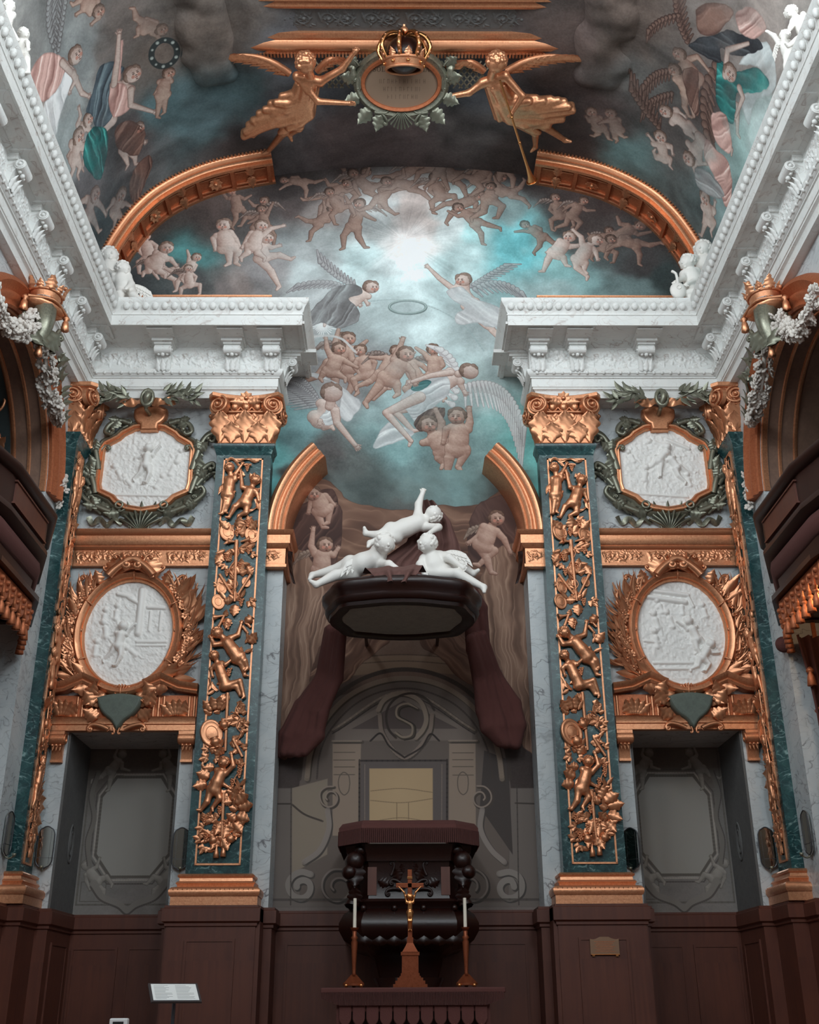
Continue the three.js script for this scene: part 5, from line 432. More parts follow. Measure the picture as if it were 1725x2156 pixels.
// ---------- the painted vault and the clerestory that lights the room ----------
const ceiling = struct('ceiling', null, null, 'painted barrel vault with dark clouds and floating figures');
{
  const N = 72, pos = [], uv = [], idx = [], zs = [0, 0.6, 1.4, 2.4, 3.4, 4.4, 5.4];
  for (let i = 0; i <= N; i++) { const s = lerp(-ARC.L, ARC.L, i / N), p = arcAt(s); for (const z of zs) { pos.push(p.x, p.y, z); uv.push((s + 7.4) / 14.8, (z + 0.55) / (vaultPaint.h * vaultPaint.s)); } }
  const k = zs.length; for (let i = 0; i < N; i++) for (let j = 0; j < k - 1; j++) { const a = i * k + j; idx.push(a, a + 1, a + k, a + 1, a + k + 1, a + k); }
  const g = rawGeo(pos, null, uv, idx); g.userData.own = true; mesh('vault_fresco', g, M.vault, ceiling);
  // the frescoed strip over the middle of the lunette, where the gilt arch is left open
  const q = [], u2 = [], id = []; for (let i = 0; i <= 20; i++) { const s = lerp(-2.2, 2.2, i / 20), p = arcAt(s); q.push(p.x, p.y - 0.03, ZF, p.x, p.y, 0); u2.push((s + 7.4) / 14.8, 0.05 / (vaultPaint.h * vaultPaint.s), (s + 7.4) / 14.8, 0.55 / (vaultPaint.h * vaultPaint.s)); } for (let i = 0; i < 20; i++) id.push(i * 2, i * 2 + 1, i * 2 + 2, i * 2 + 1, i * 2 + 3, i * 2 + 2); const h = rawGeo(q, null, u2, id); h.userData.own = true; mesh('vault_edge', h, M.vault, ceiling);
  // the plain vault on towards the nave, with high windows on both sides
  const c2 = []; for (let s = -3.4; s <= 3.41; s += 0.4) c2.push(arcAt(s)); const y0 = c2[0].y; const pr = c2.map((p) => [p.x, p.y]).concat(c2.map((p) => [p.x, p.y + 0.2]).reverse());
  mesh('plain_vault', sweep(pr.map(([x, y]) => [-x, y]), [V(0, 0, 5.4), V(0, 0, 16.2)], Y), M.plaster, ceiling);
  mesh('vault_shell', [box(-5.3, 5.3, 14.5, 14.7, -1.2, 16.4)], M.plaster, ceiling);
  for (const s of [-1, 1]) {
    mesh('clerestory_ceiling', box(s * 3.2, s * 5.1, y0, y0 + 0.2, 5.4, 16.2), M.plaster, ceiling);
    const sp = new THREE.Shape(); sp.moveTo(s * 5.1, 10.4); sp.lineTo(s * 4.8, 10.4); for (let a = ARC.L; a >= 3.3; a -= 0.2) { const p = arcAt(s * a); sp.lineTo(p.x, p.y); } sp.lineTo(s * 3.2, 14.3); sp.lineTo(s * 5.1, 14.3); sp.closePath(); mesh('spandrel', new THREE.ExtrudeGeometry(sp, { depth: 0.15, bevelEnabled: false }).translate(0, 0, 5.38), M.plaster, ceiling);
    const x0 = s * 4.95, x1 = s * 5.2; mesh('clerestory_wall', [box(x0, x1, 10.4, 11.0, 5.4, 16.2), box(x0, x1, 13.5, 14.3, 5.4, 16.2), box(x0, x1, 11, 13.5, 5.4, 7.5), box(x0, x1, 11, 13.5, 10.5, 11.4), box(x0, x1, 11, 13.5, 14.4, 16.2)], M.plaster, ceiling);
    mesh('vault_back', [box(s * 4.85, s * 5.2, 10.3, 14.5, -1.2, 5.4)], M.plaster, ceiling);
  }
}
let winNo = 0;
function windowPane(w, h, x, y, z, ry, power) { // an unseen bright window and its daylight; the rear pair is added fill
  const o = struct('window_' + ++winNo, null, null, 'unseen tall daylight window with glazing bars, the rear pair added as fill'); at(o, x, y, z, 0, ry, 0);
  const gm = M['glass' + power] || (M['glass' + power] = new THREE.MeshStandardMaterial({ color: 0xbfc8cf, emissive: LIGHT.color, emissiveIntensity: LIGHT.glass, roughness: 0.3 }));
  mesh('pane', new THREE.PlaneGeometry(w, h), gm, o); mesh('window_frame', [box(-w / 2 - 0.08, w / 2 + 0.08, h / 2, h / 2 + 0.08, -0.05, 0.05), box(-w / 2 - 0.08, w / 2 + 0.08, -h / 2 - 0.08, -h / 2, -0.05, 0.05), box(-w / 2 - 0.08, -w / 2, -h / 2, h / 2, -0.05, 0.05), box(w / 2, w / 2 + 0.08, -h / 2, h / 2, -0.05, 0.05)], M.wood, o);
  for (let i = 1; i < 4; i++) mesh('glazing_bar', box(-w / 2 + w * i / 4 - 0.015, -w / 2 + w * i / 4 + 0.015, -h / 2, h / 2, 0, 0.025), M.wood, o);
  const L = new THREE.RectAreaLight(LIGHT.color, power, w, h); L.name = 'daylight'; L.position.set(0, 0, 0.06); L.lookAt(V(0, 0, 1)); L.rotation.set(0, Math.PI, 0); o.add(L);
}
for (const s of [-1, 1]) { windowPane(2.9, 2.4, s * 4.98, 12.25, 9.0, -s * Math.PI / 2, LIGHT.side); windowPane(2.9, 2.4, s * 4.98, 12.25, 12.9, -s * Math.PI / 2, LIGHT.side); windowPane(1.9, 4.6, s * 2.4, 10.6, 16.05, Math.PI, LIGHT.rear); }  // clerestory pairs, then an unseen rear pair added for fill light

// ---------- side walls, floor, rear wall ----------
const BAY = { z: 2.6, y: 7.6, ri: 1.5, ro: 1.9 };
for (const s of [-1, 1]) {
  const w = struct(s < 0 ? 'wall_left' : 'wall_right', null, null, s < 0 ? 'left marble side wall with an arched gallery bay' : 'right marble side wall with an arched gallery bay');
  const sh = new THREE.Shape(); sh.moveTo(-1, 0); sh.lineTo(BAY.z - BAY.ri, 0); sh.lineTo(BAY.z - BAY.ri, BAY.y); sh.absarc(BAY.z, BAY.y, BAY.ri, Math.PI, 0, true); sh.lineTo(BAY.z + BAY.ri, 0); sh.lineTo(16.3, 0); sh.lineTo(16.3, 10.5); sh.lineTo(-1, 10.5); sh.closePath();
  const g = new THREE.ExtrudeGeometry(sh, { depth: 0.3, bevelEnabled: false, curveSegments: 24 }); g.applyMatrix4(new THREE.Matrix4().makeBasis(V(0, 0, 1), V(0, 1, 0), V(-1, 0, 0)).setPosition(s < 0 ? -4.65 : 4.95, 0, 0)); mesh('marble_face', g, M.wall, w);
  mesh('bay_wall', [box(s * 4.9, s * 6.6, 0, 10, 0.75, BAY.z - BAY.ri - 0.001), box(s * 4.9, s * 6.6, 0, 10, BAY.z + BAY.ri + 0.001, BAY.z + BAY.ri + 0.3)], M.wall, w);
  mesh('bay_back', box(s * 6.3, s * 6.5, 0, 10.2, 0.8, 5), s < 0 ? M.plaster : M.grey, w); mesh('bay_top', box(s * 4.9, s * 6.6, 9.6, 9.8, 0.8, 5), M.plaster, w);
}
struct('floor', box(-6.8, 6.8, -0.2, 0, -1.3, 16.5), M.floor, 'pale warm stone floor'); struct('floor_chancel', box(-4.64, 4.64, 0, 0.5, -0.4, 7.6), M.floor, 'raised stone floor of the chancel');
struct('wall_back', [box(-5.2, -3.45, 0, 14.6, 16.1, 16.4), box(3.45, 5.2, 0, 14.6, 16.1, 16.4), box(-1.35, 1.35, 0, 14.6, 16.1, 16.4), box(-3.45, -1.35, 0, 8.2, 16.1, 16.4), box(1.35, 3.45, 0, 8.2, 16.1, 16.4), box(-3.45, -1.35, 13, 14.6, 16.1, 16.4), box(1.35, 3.45, 13, 14.6, 16.1, 16.4)], M.plaster, 'rear wall with two unseen tall windows added as fill light');
// ---------- entablature ----------
const mir = (P, s) => (s < 0 ? P : P.map((p) => V(-p.x, p.y, p.z)).reverse());
// carved panel: rounded strokes raised from a flat ground
function reliefGeo(w, h, nx, ny, prims, { mask, depth = 1, ground = 0, noise = 0 } = {}) {
  const H = new Float32Array((nx + 1) * (ny + 1)), sx = w / nx, sy = h / ny;
  if (noise) for (let j = 0; j <= ny; j++) for (let i = 0; i <= nx; i++) H[j * (nx + 1) + i] = noise * (fbm(i * sx * 26 + w, j * sy * 26, 4) - 0.5);
  for (const p of prims) {
    const r = Math.max(p.ra, p.rb), bx = p.b[0] - p.a[0], by = p.b[1] - p.a[1], bb = bx * bx + by * by || 1, k = Math.min(p.ra, p.rb) * 0.3;
    for (let j = Math.max(0, Math.floor((Math.min(p.a[1], p.b[1]) - r + h / 2) / sy)); j <= Math.min(ny, (Math.max(p.a[1], p.b[1]) + r + h / 2) / sy); j++) for (let i = Math.max(0, Math.floor((Math.min(p.a[0], p.b[0]) - r + w / 2) / sx)); i <= Math.min(nx, (Math.max(p.a[0], p.b[0]) + r + w / 2) / sx); i++) {
      const X0 = i * sx - w / 2 - p.a[0], Y0 = j * sy - h / 2 - p.a[1], t = clamp((X0 * bx + Y0 * by) / bb), d = Math.hypot(X0 - bx * t, Y0 - by * t), R = lerp(p.ra, p.rb, t); if (d > R) continue;
      const z = ((p.a[2] || 0) + ((p.b[2] || 0) - (p.a[2] || 0)) * t + Math.sqrt(R * R - d * d)) * depth, o = j * (nx + 1) + i, m = clamp(0.5 + 0.5 * (z - H[o]) / k); H[o] = lerp(H[o], z, m) + k * m * (1 - m);
    }
  }
  const pos = [], uv = [], idx = [], ok = []; for (let j = 0; j <= ny; j++) for (let i = 0; i <= nx; i++) { const x = i * sx - w / 2, y = j * sy - h / 2; pos.push(x, y, ground + H[j * (nx + 1) + i]); uv.push(x, y); ok.push(!mask || mask(x, y)); }
  for (let j = 0; j < ny; j++) for (let i = 0; i < nx; i++) { const a = j * (nx + 1) + i, q = [a, a + 1, a + nx + 1, a + nx + 2]; if (q.every((v) => ok[v])) idx.push(a, a + 1, a + nx + 1, a + 1, a + nx + 2, a + nx + 1); }
  return rawGeo(pos, null, uv, idx);
}
function swirls(w, h, n, r, seed) { // running scroll ornament as strokes
  const out = [], R = RNG(seed); for (let i = 0; i < n; i++) { const cx = -w / 2 + w * (i + 0.5) / n, sg = i % 2 ? 1 : -1, rad = Math.min(h * 0.36, w / n * 0.42); let px = cx - w / n * 0.5, py = -sg * h * 0.25; for (let k = 0; k <= 16; k++) { const t = k / 16, a = Math.PI + sg * (-0.5 + t * TAU * 1.25), q = rad * (1 - 0.75 * t), x = cx + Math.cos(a) * q, y = Math.sin(a) * q * 0.95; out.push({ a: [px, py, 0], b: [x, y, 0], ra: r * (1 - 0.4 * t), rb: r * (1 - 0.4 * t) }); if (k % 3 === 1) { const b = a + 0.8 * sg; out.push({ a: [x, y, 0], b: [x + Math.cos(b) * rad * 0.45, y + Math.sin(b) * rad * 0.45, 0], ra: r * 1.1, rb: r * 0.5 }); } px = x; py = y; } out.push({ a: [cx, 0, 0], b: [cx, 0, 0], ra: r * 2, rb: r * 2 }); for (let q = 0; q < 4; q++) { const a = R() * TAU, l = rad * (0.8 + 0.5 * R()); out.push({ a: [cx + Math.cos(a) * l, Math.sin(a) * l * 0.8, 0], b: [cx + Math.cos(a) * l * 1.35, clamp(Math.sin(a) * l * 1.2, -h * 0.45, h * 0.45), 0], ra: r * 1.1, rb: r * 0.4 }); } } return out;
}
function straw(w, h, n, r, seed) { const R = RNG(seed), o = swirls(w * 0.9, h, n, r, seed); for (let i = 0; i < n * 14; i++) { const x = (R() - 0.5) * w * 0.9, y = (R() - 0.5) * h * 0.8, a = R() * TAU, l = 0.03 + 0.05 * R(); o.push({ a: [x, y, 0], b: [x + Math.cos(a) * l, y + Math.sin(a) * l, 0], ra: r * 0.8, rb: r * 0.4 }); } return o; }
const eggGeo = new THREE.SphereGeometry(0.055, 8, 6).scale(0.95, 1.2, 0.8), dartGeo = new THREE.ConeGeometry(0.016, 0.12, 5).rotateX(Math.PI), beadGeo = new THREE.SphereGeometry(0.03, 6, 5), reelGeo = new THREE.CylinderGeometry(0.018, 0.018, 0.07, 6).rotateZ(Math.PI / 2);
eggGeo.userData.own = dartGeo.userData.own = beadGeo.userData.own = reelGeo.userData.own = true;
const consoleParts = (() => {
  const cap = merge([box(-0.18, 0.18, -0.035, 0.02, -0.02, 0.5), box(-0.15, 0.15, -0.075, -0.035, -0.02, 0.27), box(-0.125, 0.125, -0.1, -0.075, -0.02, 0.22)]);
  const body = merge([sweep([[0.0, -0.1], [0.18, -0.1], [0.19, -0.14], [0.13, -0.19], [0.08, -0.25], [0.06, -0.34], [0.05, -0.42], [0.03, -0.47], [0, -0.47]], [V(0.1, 0, 0), V(-0.1, 0, 0)], Y), new THREE.CylinderGeometry(0.07, 0.07, 0.23, 12).rotateZ(Math.PI / 2).translate(0, -0.16, 0.15), ball(0.03, 0, -0.24, 0.15), ball(0.022, 0.06, -0.23, 0.14), ball(0.022, -0.06, -0.23, 0.14)]);
  const vol = merge([new THREE.TorusGeometry(0.045, 0.014, 5, 12).rotateY(Math.PI / 2).translate(0.115, -0.16, 0.15), ball(0.022, 0.12, -0.16, 0.15), new THREE.TorusGeometry(0.045, 0.014, 5, 12).rotateY(Math.PI / 2).translate(-0.115, -0.16, 0.15), ball(0.022, -0.12, -0.16, 0.15)]);
  const lf = merge([-1, 0, 1].map((i) => xf(leaf(0.2, 0.09, 0.35, 3, 0.5), i * 0.06, -0.46, 0.05 + 0.01 * (1 - Math.abs(i)), 0.25, 0, -i * 0.1)));
  return { cap, body, vol, lf };
})();
const thinCap = merge([box(-0.18, 0.18, -0.018, 0.02, -0.02, 0.3), box(-0.13, 0.13, -0.1, -0.015, -0.02, 0.12)]);
function consoleAt(parent, x, y, z, ry, side) { const c = group('console', parent); at(c, x, y, z, 0, ry, 0); mesh('console_cap', side ? thinCap : consoleParts.cap, M.white, c); mesh('console_body', consoleParts.body, M.white, c); mesh('volute', consoleParts.vol, M.white, c); mesh('acanthus_leaf', consoleParts.lf, M.white, c); }
const friezeA = reliefGeo(0.88, 0.36, 88, 36, straw(0.88, 0.34, 3, 0.017, 3)), friezeB = reliefGeo(0.4, 0.36, 40, 36, straw(0.38, 0.34, 1, 0.018, 5).concat([[0, 0.1, 0.05], [-0.08, 0.12, 0.03], [0.08, 0.12, 0.03]].map(([x, y, r]) => ({ a: [x, y, 0], b: [x, y, 0], ra: r, rb: r }))));
for (const s of [-1, 1]) {
  const e = struct(s < 0 ? 'trim_1' : 'trim_2', null, null, s < 0 ? 'white marble entablature running round the left corner' : 'white marble entablature running round the right corner');
  const P1 = mir([V(-1.82, 0, ZF), V(-1.82, 0, 0.35), V(-4.49, 0, 0.35), V(-4.49, 0, 16)], s), P2 = mir([V(-1.45, 0, ZF), V(-1.45, 0, 0.95), V(-4.13, 0, 0.95), V(-4.13, 0, 16)], s);
  mesh('architrave', sweep([[-0.4, 9.45], [-0.05, 9.45], [-0.05, 9.56], [-0.045, 9.565], [-0.012, 9.58], [-0.012, 9.605], [0.0, 9.61], [0.0, 9.74], [0.02, 9.745], [0.02, 9.76]], P1, Y, { caps: false }), M.white, e);
  mesh('crown_moulding', sweep([[0.0, 9.76], [0.05, 9.79], [0.07, 9.84], [0.07, 9.865], [0.0, 9.87]], P1, Y, { caps: false }), M.white, e);
  mesh('frieze', sweep([[0.02, 9.86], [0.02, 10.25], [0.05, 10.27], [0.09, 10.29], [0.09, 10.31]], P1, Y, { caps: false }), M.white, e);
  mesh('corona', sweep([[-0.06, 10.3], [-0.06, 10.27], [0, 10.255], [0, 10.415], [0.012, 10.42], [0.012, 10.435], [0.0, 10.44], [0.0, 10.455], [0.02, 10.48], [0.03, 10.53], [0.07, 10.58], [0.09, 10.61], [0.09, 10.66], [-0.9, 10.68], [-0.9, 10.6]], P2, Y, { caps: false }), M.white, e);
  mesh('soffit', [box(s * 1.42, s * 4.7, 10.29, 10.33, ZF, 0.93), box(s * 4.15, s * 4.7, 10.29, 10.33, 0.93, 16)], M.white, e);
  for (const x of [1.92, 2.48, 3.47]) consoleAt(e, s * x, 10.28, 0.37, 0);
  consoleAt(e, s * 1.8, 10.28, 0.08, -s * Math.PI / 2);
  for (let z = 0.74; z < 7; z += 0.87) consoleAt(e, s * 4.47, 10.28, z, -s * Math.PI / 2, true);
  for (const [x, g] of [[2.98, friezeA], [4.0, friezeA], [2.2, friezeB]]) at(mesh('frieze_relief', g, M.white, e), s * x, 10.06, 0.372, 0, 0, 0);
  for (let z = 1.175; z < 6; z += 0.87) at(mesh('frieze_relief', g0(), M.white, e), s * 4.468, 10.06, z, 0, -s * Math.PI / 2, 0, [0.66, 1, 1]);
  for (let z = 0.74; z < 6; z += 0.87) { const pn = mesh('soffit_panel', box(-0.19, 0.19, -0.012, 0.01, -0.33, 0.33), M.white, e); at(pn, s * 4.29, 10.288, z + 0.435, 0, 0, 0, [0.6, 0.5, 0.8]); }
  // egg-and-dart along the cornice, bead-and-reel along the architrave
  const step = 0.135; for (let x = 1.5; x < 4.05; x += step) { at(mesh('egg', eggGeo, M.white, e), s * x, 10.55, 0.99); at(mesh('dart', dartGeo, M.white, e), s * (x + step / 2), 10.54, 0.985); }
  for (let z = 1.05; z < 6.2; z += step) { at(mesh('egg', eggGeo, M.white, e), s * 4.09, 10.55, z, 0, -s * Math.PI / 2, 0); at(mesh('dart', dartGeo, M.white, e), s * 4.095, 10.54, z + step / 2); }
  const beads = []; for (let x = 1.9; x < 4.45; x += 0.12) beads.push(beadGeo.clone().translate(s * x, 9.812, 0.4), reelGeo.clone().translate(s * (x + 0.06), 9.812, 0.4)); for (let z = 0.45; z < 6.6; z += 0.12) beads.push(beadGeo.clone().translate(s * 4.44, 9.812, z), reelGeo.clone().rotateY(Math.PI / 2).translate(s * 4.44, 9.812, z + 0.06)); const bd = mesh('bead_and_reel', beads, M.white, e); bd.userData.kind = 'stuff';
}
function g0() { return friezeA; }
// gilt strip at the foot of the lunette
for (const s of [-1, 1]) { const t = struct(s < 0 ? 'trim_3' : 'trim_4', null, null, 'gilt moulding along the foot of the lunette fresco'); mesh('gilt_moulding', sweep([[0, 11.4], [0.1, 11.4], [0.1, 11.52], [0.07, 11.54], [0.07, 11.62], [0.11, 11.65], [0.13, 11.7], [0, 11.72]], mir([V(-2.08, 0, ZF), V(-4.75, 0, ZF)], s), Y), M.gold, t); mesh('marble_attic', box(s * 1.9, s * 4.75, 10.6, 11.41, ZF - 0.1, ZF + 0.09), M.white, t); }

// ---------- gilt coffered arch round the lunette ----------
const archPts = (s0, s1, n, dz = 0, off = 0) => { const out = []; for (let i = 0; i <= n; i++) { const s = lerp(s0, s1, i / n), p = arcAt(s), q = arcAt(s + 0.02 * (s < 0 ? -1 : 1)), t = q.clone().sub(p).normalize(), nn = V(-t.y, t.x, 0); if (nn.y < 0) nn.negate(); out.push(p.clone().addScaledVector(nn, off).setZ(dz)); } return out; };
for (const s of [-1, 1]) {
  const a = struct(s < 0 ? 'trim_5' : 'trim_6', null, null, s < 0 ? 'left half of the gilt coffered arch over the fresco' : 'right half of the gilt coffered arch over the fresco');
  const P = archPts(s * 2.17, s * 7.0, 60), B = V(0, 0, 1), sg = s < 0 ? 1 : -1; // N = B x T
  const prof = (q) => q.map(([r, z]) => [sg * -r * (s < 0 ? -1 : 1) * (s < 0 ? 1 : 1), z]);
  const pr = (q) => { const T = P[1].clone().sub(P[0]).normalize(), N = B.clone().cross(T), up = N.y > 0 ? 1 : -1; return q.map(([r, z]) => [up * r, z]); };
  mesh('archivolt', sweep(pr([[-0.16, -0.02], [-0.16, 0.04], [-0.12, 0.06], [-0.1, 0.05], [-0.08, 0.05], [-0.06, 0.08], [-0.03, 0.1], [-0.01, 0.1], [0.02, 0.08], [0.03, 0.0]]), P, B), M.gold, a);
  mesh('soffit', sweep(pr([[-0.15, -0.52], [-0.15, 0.0], [-0.05, 0.0], [-0.05, -0.52]]), P, B), M.goldmatte, a);
  mesh('soffit_edge', sweep(pr([[-0.2, -0.06], [-0.2, -0.01], [-0.15, -0.01], [-0.15, -0.06]]), P, B), M.gold, a); mesh('soffit_edge', sweep(pr([[-0.2, -0.5], [-0.2, -0.45], [-0.15, -0.45], [-0.15, -0.5]]), P, B), M.gold, a);
  const fl = flower(0.12, 8), lf = merge([-1, 1].map((k) => xf(leaf(0.26, 0.16, 0.3, 4, 0.4), 0, k * 0.02, 0, 0, 0, k > 0 ? 0 : Math.PI))), cob = box(-0.03, 0.03, -0.2, 0.2, -0.03, 0.03), rim = merge([box(-0.25, 0.25, -0.15, -0.13, -0.015, 0.015), box(-0.25, 0.25, 0.13, 0.15, -0.015, 0.015)]), dent = box(-0.016, 0.016, -0.03, 0.03, -0.02, 0.02);
  for (let i = 0, q = 2.25; q < 6.2; i++, q += 0.62) {
    const put = (g, nm, ss, m) => { const p = arcAt(s * ss), p2 = arcAt(s * (ss + 0.03)), t = p2.sub(p).normalize(), nn = V(-t.y, t.x, 0); if (nn.y > 0) nn.negate(); const o = mesh(nm, g, m, a), zz = V(0, 0, 1), M4 = new THREE.Matrix4().makeBasis(t, zz.clone().multiplyScalar(t.clone().cross(zz).dot(nn) > 0 ? 1 : -1), nn); o.quaternion.setFromRotationMatrix(M4); o.position.copy(p).addScaledVector(nn, 0.17).setZ(-0.255); return o; };
    put(cob, 'coffer_bar', q, M.goldmatte); if (q + 0.31 < 6.1) { put(i % 2 ? fl : lf, i % 2 ? 'rosette' : 'leaf_spray', q + 0.31, M.gold); put(rim, 'coffer_rim', q + 0.31, M.gold); }
  }
  const dts = []; for (let q = 2.2; q < 6.4; q += 0.06) { const p = arcAt(s * q), p2 = arcAt(s * (q + 0.03)), t = p2.clone().sub(p).normalize(), an = Math.atan2(t.y, t.x); dts.push(dent.clone().rotateZ(an).translate(p.x, p.y - 0.01, 0.105)); }
  mesh('gadroon', dts, M.gold, a).userData.kind = 'stuff';
}
// ---------- gilt frame on the vault crown ----------
{
  const t = struct('trim_7', null, null, 'gilt ceiling frame with a grey scrolled border'); const y = 14.3, path = [V(2.62, 0, 1.98), V(-2.68, 0, 1.98)];
  mesh('gilt_beam', sweep([[0.4, y + 0.2], [0.4, y - 0.02], [0.34, y - 0.05], [0.28, y - 0.03], [0.26, y - 0.06], [0.2, y - 0.1], [0.13, y - 0.08], [0.12, y - 0.05], [0.06, y - 0.07], [0.01, y - 0.02], [0, y + 0.05], [0, y + 0.2]], path, Y), M.gold, t);
  const g = []; for (let x = -2.62; x < 2.58; x += 0.05) g.push(box(x, x + 0.028, y - 0.085, y - 0.02, 1.985, 2.06)); mesh('gadroon', g, M.gold, t).userData.kind = 'stuff';
  mesh('border', box(-2.5, 2.45, y + 0.02, y + 0.2, 2.38, 2.82), M.grey, t);
  for (let i = 0; i < 8; i++) { const r = mesh('scroll_relief', borderRelief(), M.grey, t); at(r, -2.19 + i * 0.62, y + 0.018, 2.6, Math.PI / 2, 0, 0); }
  mesh('inner_frame', sweep([[0, y + 0.2], [0, y - 0.02], [0.06, y - 0.05], [0.12, y - 0.02], [0.16, y - 0.06], [0.22, y - 0.04], [0.22, y + 0.2]], [V(2.42, 0, 2.8), V(-2.47, 0, 2.8)], Y), M.gold, t);
  mesh('ceiling_field', box(-2.5, 2.45, y + 0.05, y + 0.2, 2.9, 5.3), M.plaster, t);
}
function borderRelief() { return borderRelief.g || (borderRelief.g = reliefGeo(0.6, 0.34, 60, 36, straw(0.6, 0.34, 2, 0.014, 9))); }
// plaster clouds that lap over both ends of the frame
for (const [s, lab] of [[-1, 'dark plaster cloud lapping over the left end of the ceiling frame'], [1, 'dark plaster cloud lapping over the right end of the ceiling frame']]) {
  const pr = [], r = RNG(s + 9); for (let i = 0; i < 16; i++) { const z = 1.75 + 0.115 * i, q = 2.62 + 0.22 * r(), y = 14.2 + 0.04 * r(), R = 0.17 + 0.1 * r(); pr.push({ a: [s * q, y, z], b: [s * (q + 0.1 + 0.3 * r()), y - 0.06, z + 0.06 * r()], ra: R, rb: R * 1.1 }); }
  const g = skinGeo(pr, 0.035, 26); const p = g.attributes.position, uv = new Float32Array(p.count * 2); for (let i = 0; i < p.count; i++) { uv[2 * i] = (p.getX(i) * 1.02 + 7.4) / 14.8; uv[2 * i + 1] = (p.getZ(i) + 0.55) / (vaultPaint.h * vaultPaint.s); } g.setAttribute('uv', new THREE.BufferAttribute(uv, 2)); g.userData.own = true;
  tag(mesh('plaster_cloud', g, M.vault, scene), lab, 'cloud');
}

// ---------- wainscot ----------
for (const s of [-1, 1]) {
  const d = struct(s < 0 ? 'baseboard_left' : 'baseboard_right', null, null, s < 0 ? 'dark brown panelled wainscot on the left' : 'dark brown panelled wainscot on the right');
  const P = mir([V(0, 0, -0.44), V(-1.6, 0, -0.44), V(-1.6, 0, 0.06), V(-1.75, 0, 0.06), V(-1.75, 0, 0.42), V(-2.78, 0, 0.42), V(-2.78, 0, 0.06), V(-2.9, 0, 0.06), V(-2.9, 0, -0.93), V(-4.25, 0, -0.93), V(-4.25, 0, 0.06), V(-4.4, 0, 0.06), V(-4.4, 0, 0.66), V(-4.58, 0, 0.66), V(-4.58, 0, 1.05), V(-6.2, 0, 1.05)], s);
  mesh('wainscot', sweep([[-0.06, 0.5], [0, 0.5], [0, 2.38], [-0.06, 2.38]], P, Y, { caps: false }), M.wood, d);
  mesh('cap_moulding', sweep([[0, 2.36], [0.02, 2.37], [0.02, 2.4], [0.05, 2.42], [0.05, 2.56], [0.03, 2.57], [0.03, 2.595], [-0.12, 2.6]], P, Y, { caps: false }), M.wood, d);
  mesh('wood_core', [box(s * 1.7, s * 2.8, 0.5, 2.59, 0.0, 0.4), box(s * 4.42, s * 4.7, 0.5, 2.59, 0, 0.62)], M.wood, d);
  const panel = (x0, x1, y0, y1, z, ry) => { const w = x1 - x0; const fr = mesh('wainscot_panel', [box(-w / 2, w / 2, y0, y1, 0, 0.012), box(-w / 2 - 0.03, w / 2 + 0.03, y1, y1 + 0.03, 0, 0.022), box(-w / 2 - 0.03, -w / 2, y0, y1, 0, 0.022), box(w / 2, w / 2 + 0.03, y0, y1, 0, 0.022)], M.wood, d); return fr; };
  at(panel(-0.26, 0.26, 0.7, 2.2), s * 2.265, 0, 0.42); for (const x of [3.22, 3.92]) at(panel(-0.26, 0.26, 0.7, 2.18), s * x, 0, -0.93); at(panel(-0.6, 0.6, 0.7, 2.2), s * 0.85, 0, -0.44); at(panel(-0.3, 0.3, 0.7, 2.2), s * 4.25, 0, -0.45, 0, -s * Math.PI / 2, 0); at(panel(-0.4, 0.4, 0.7, 2.2), s * 5.2, 0, 1.05);
}
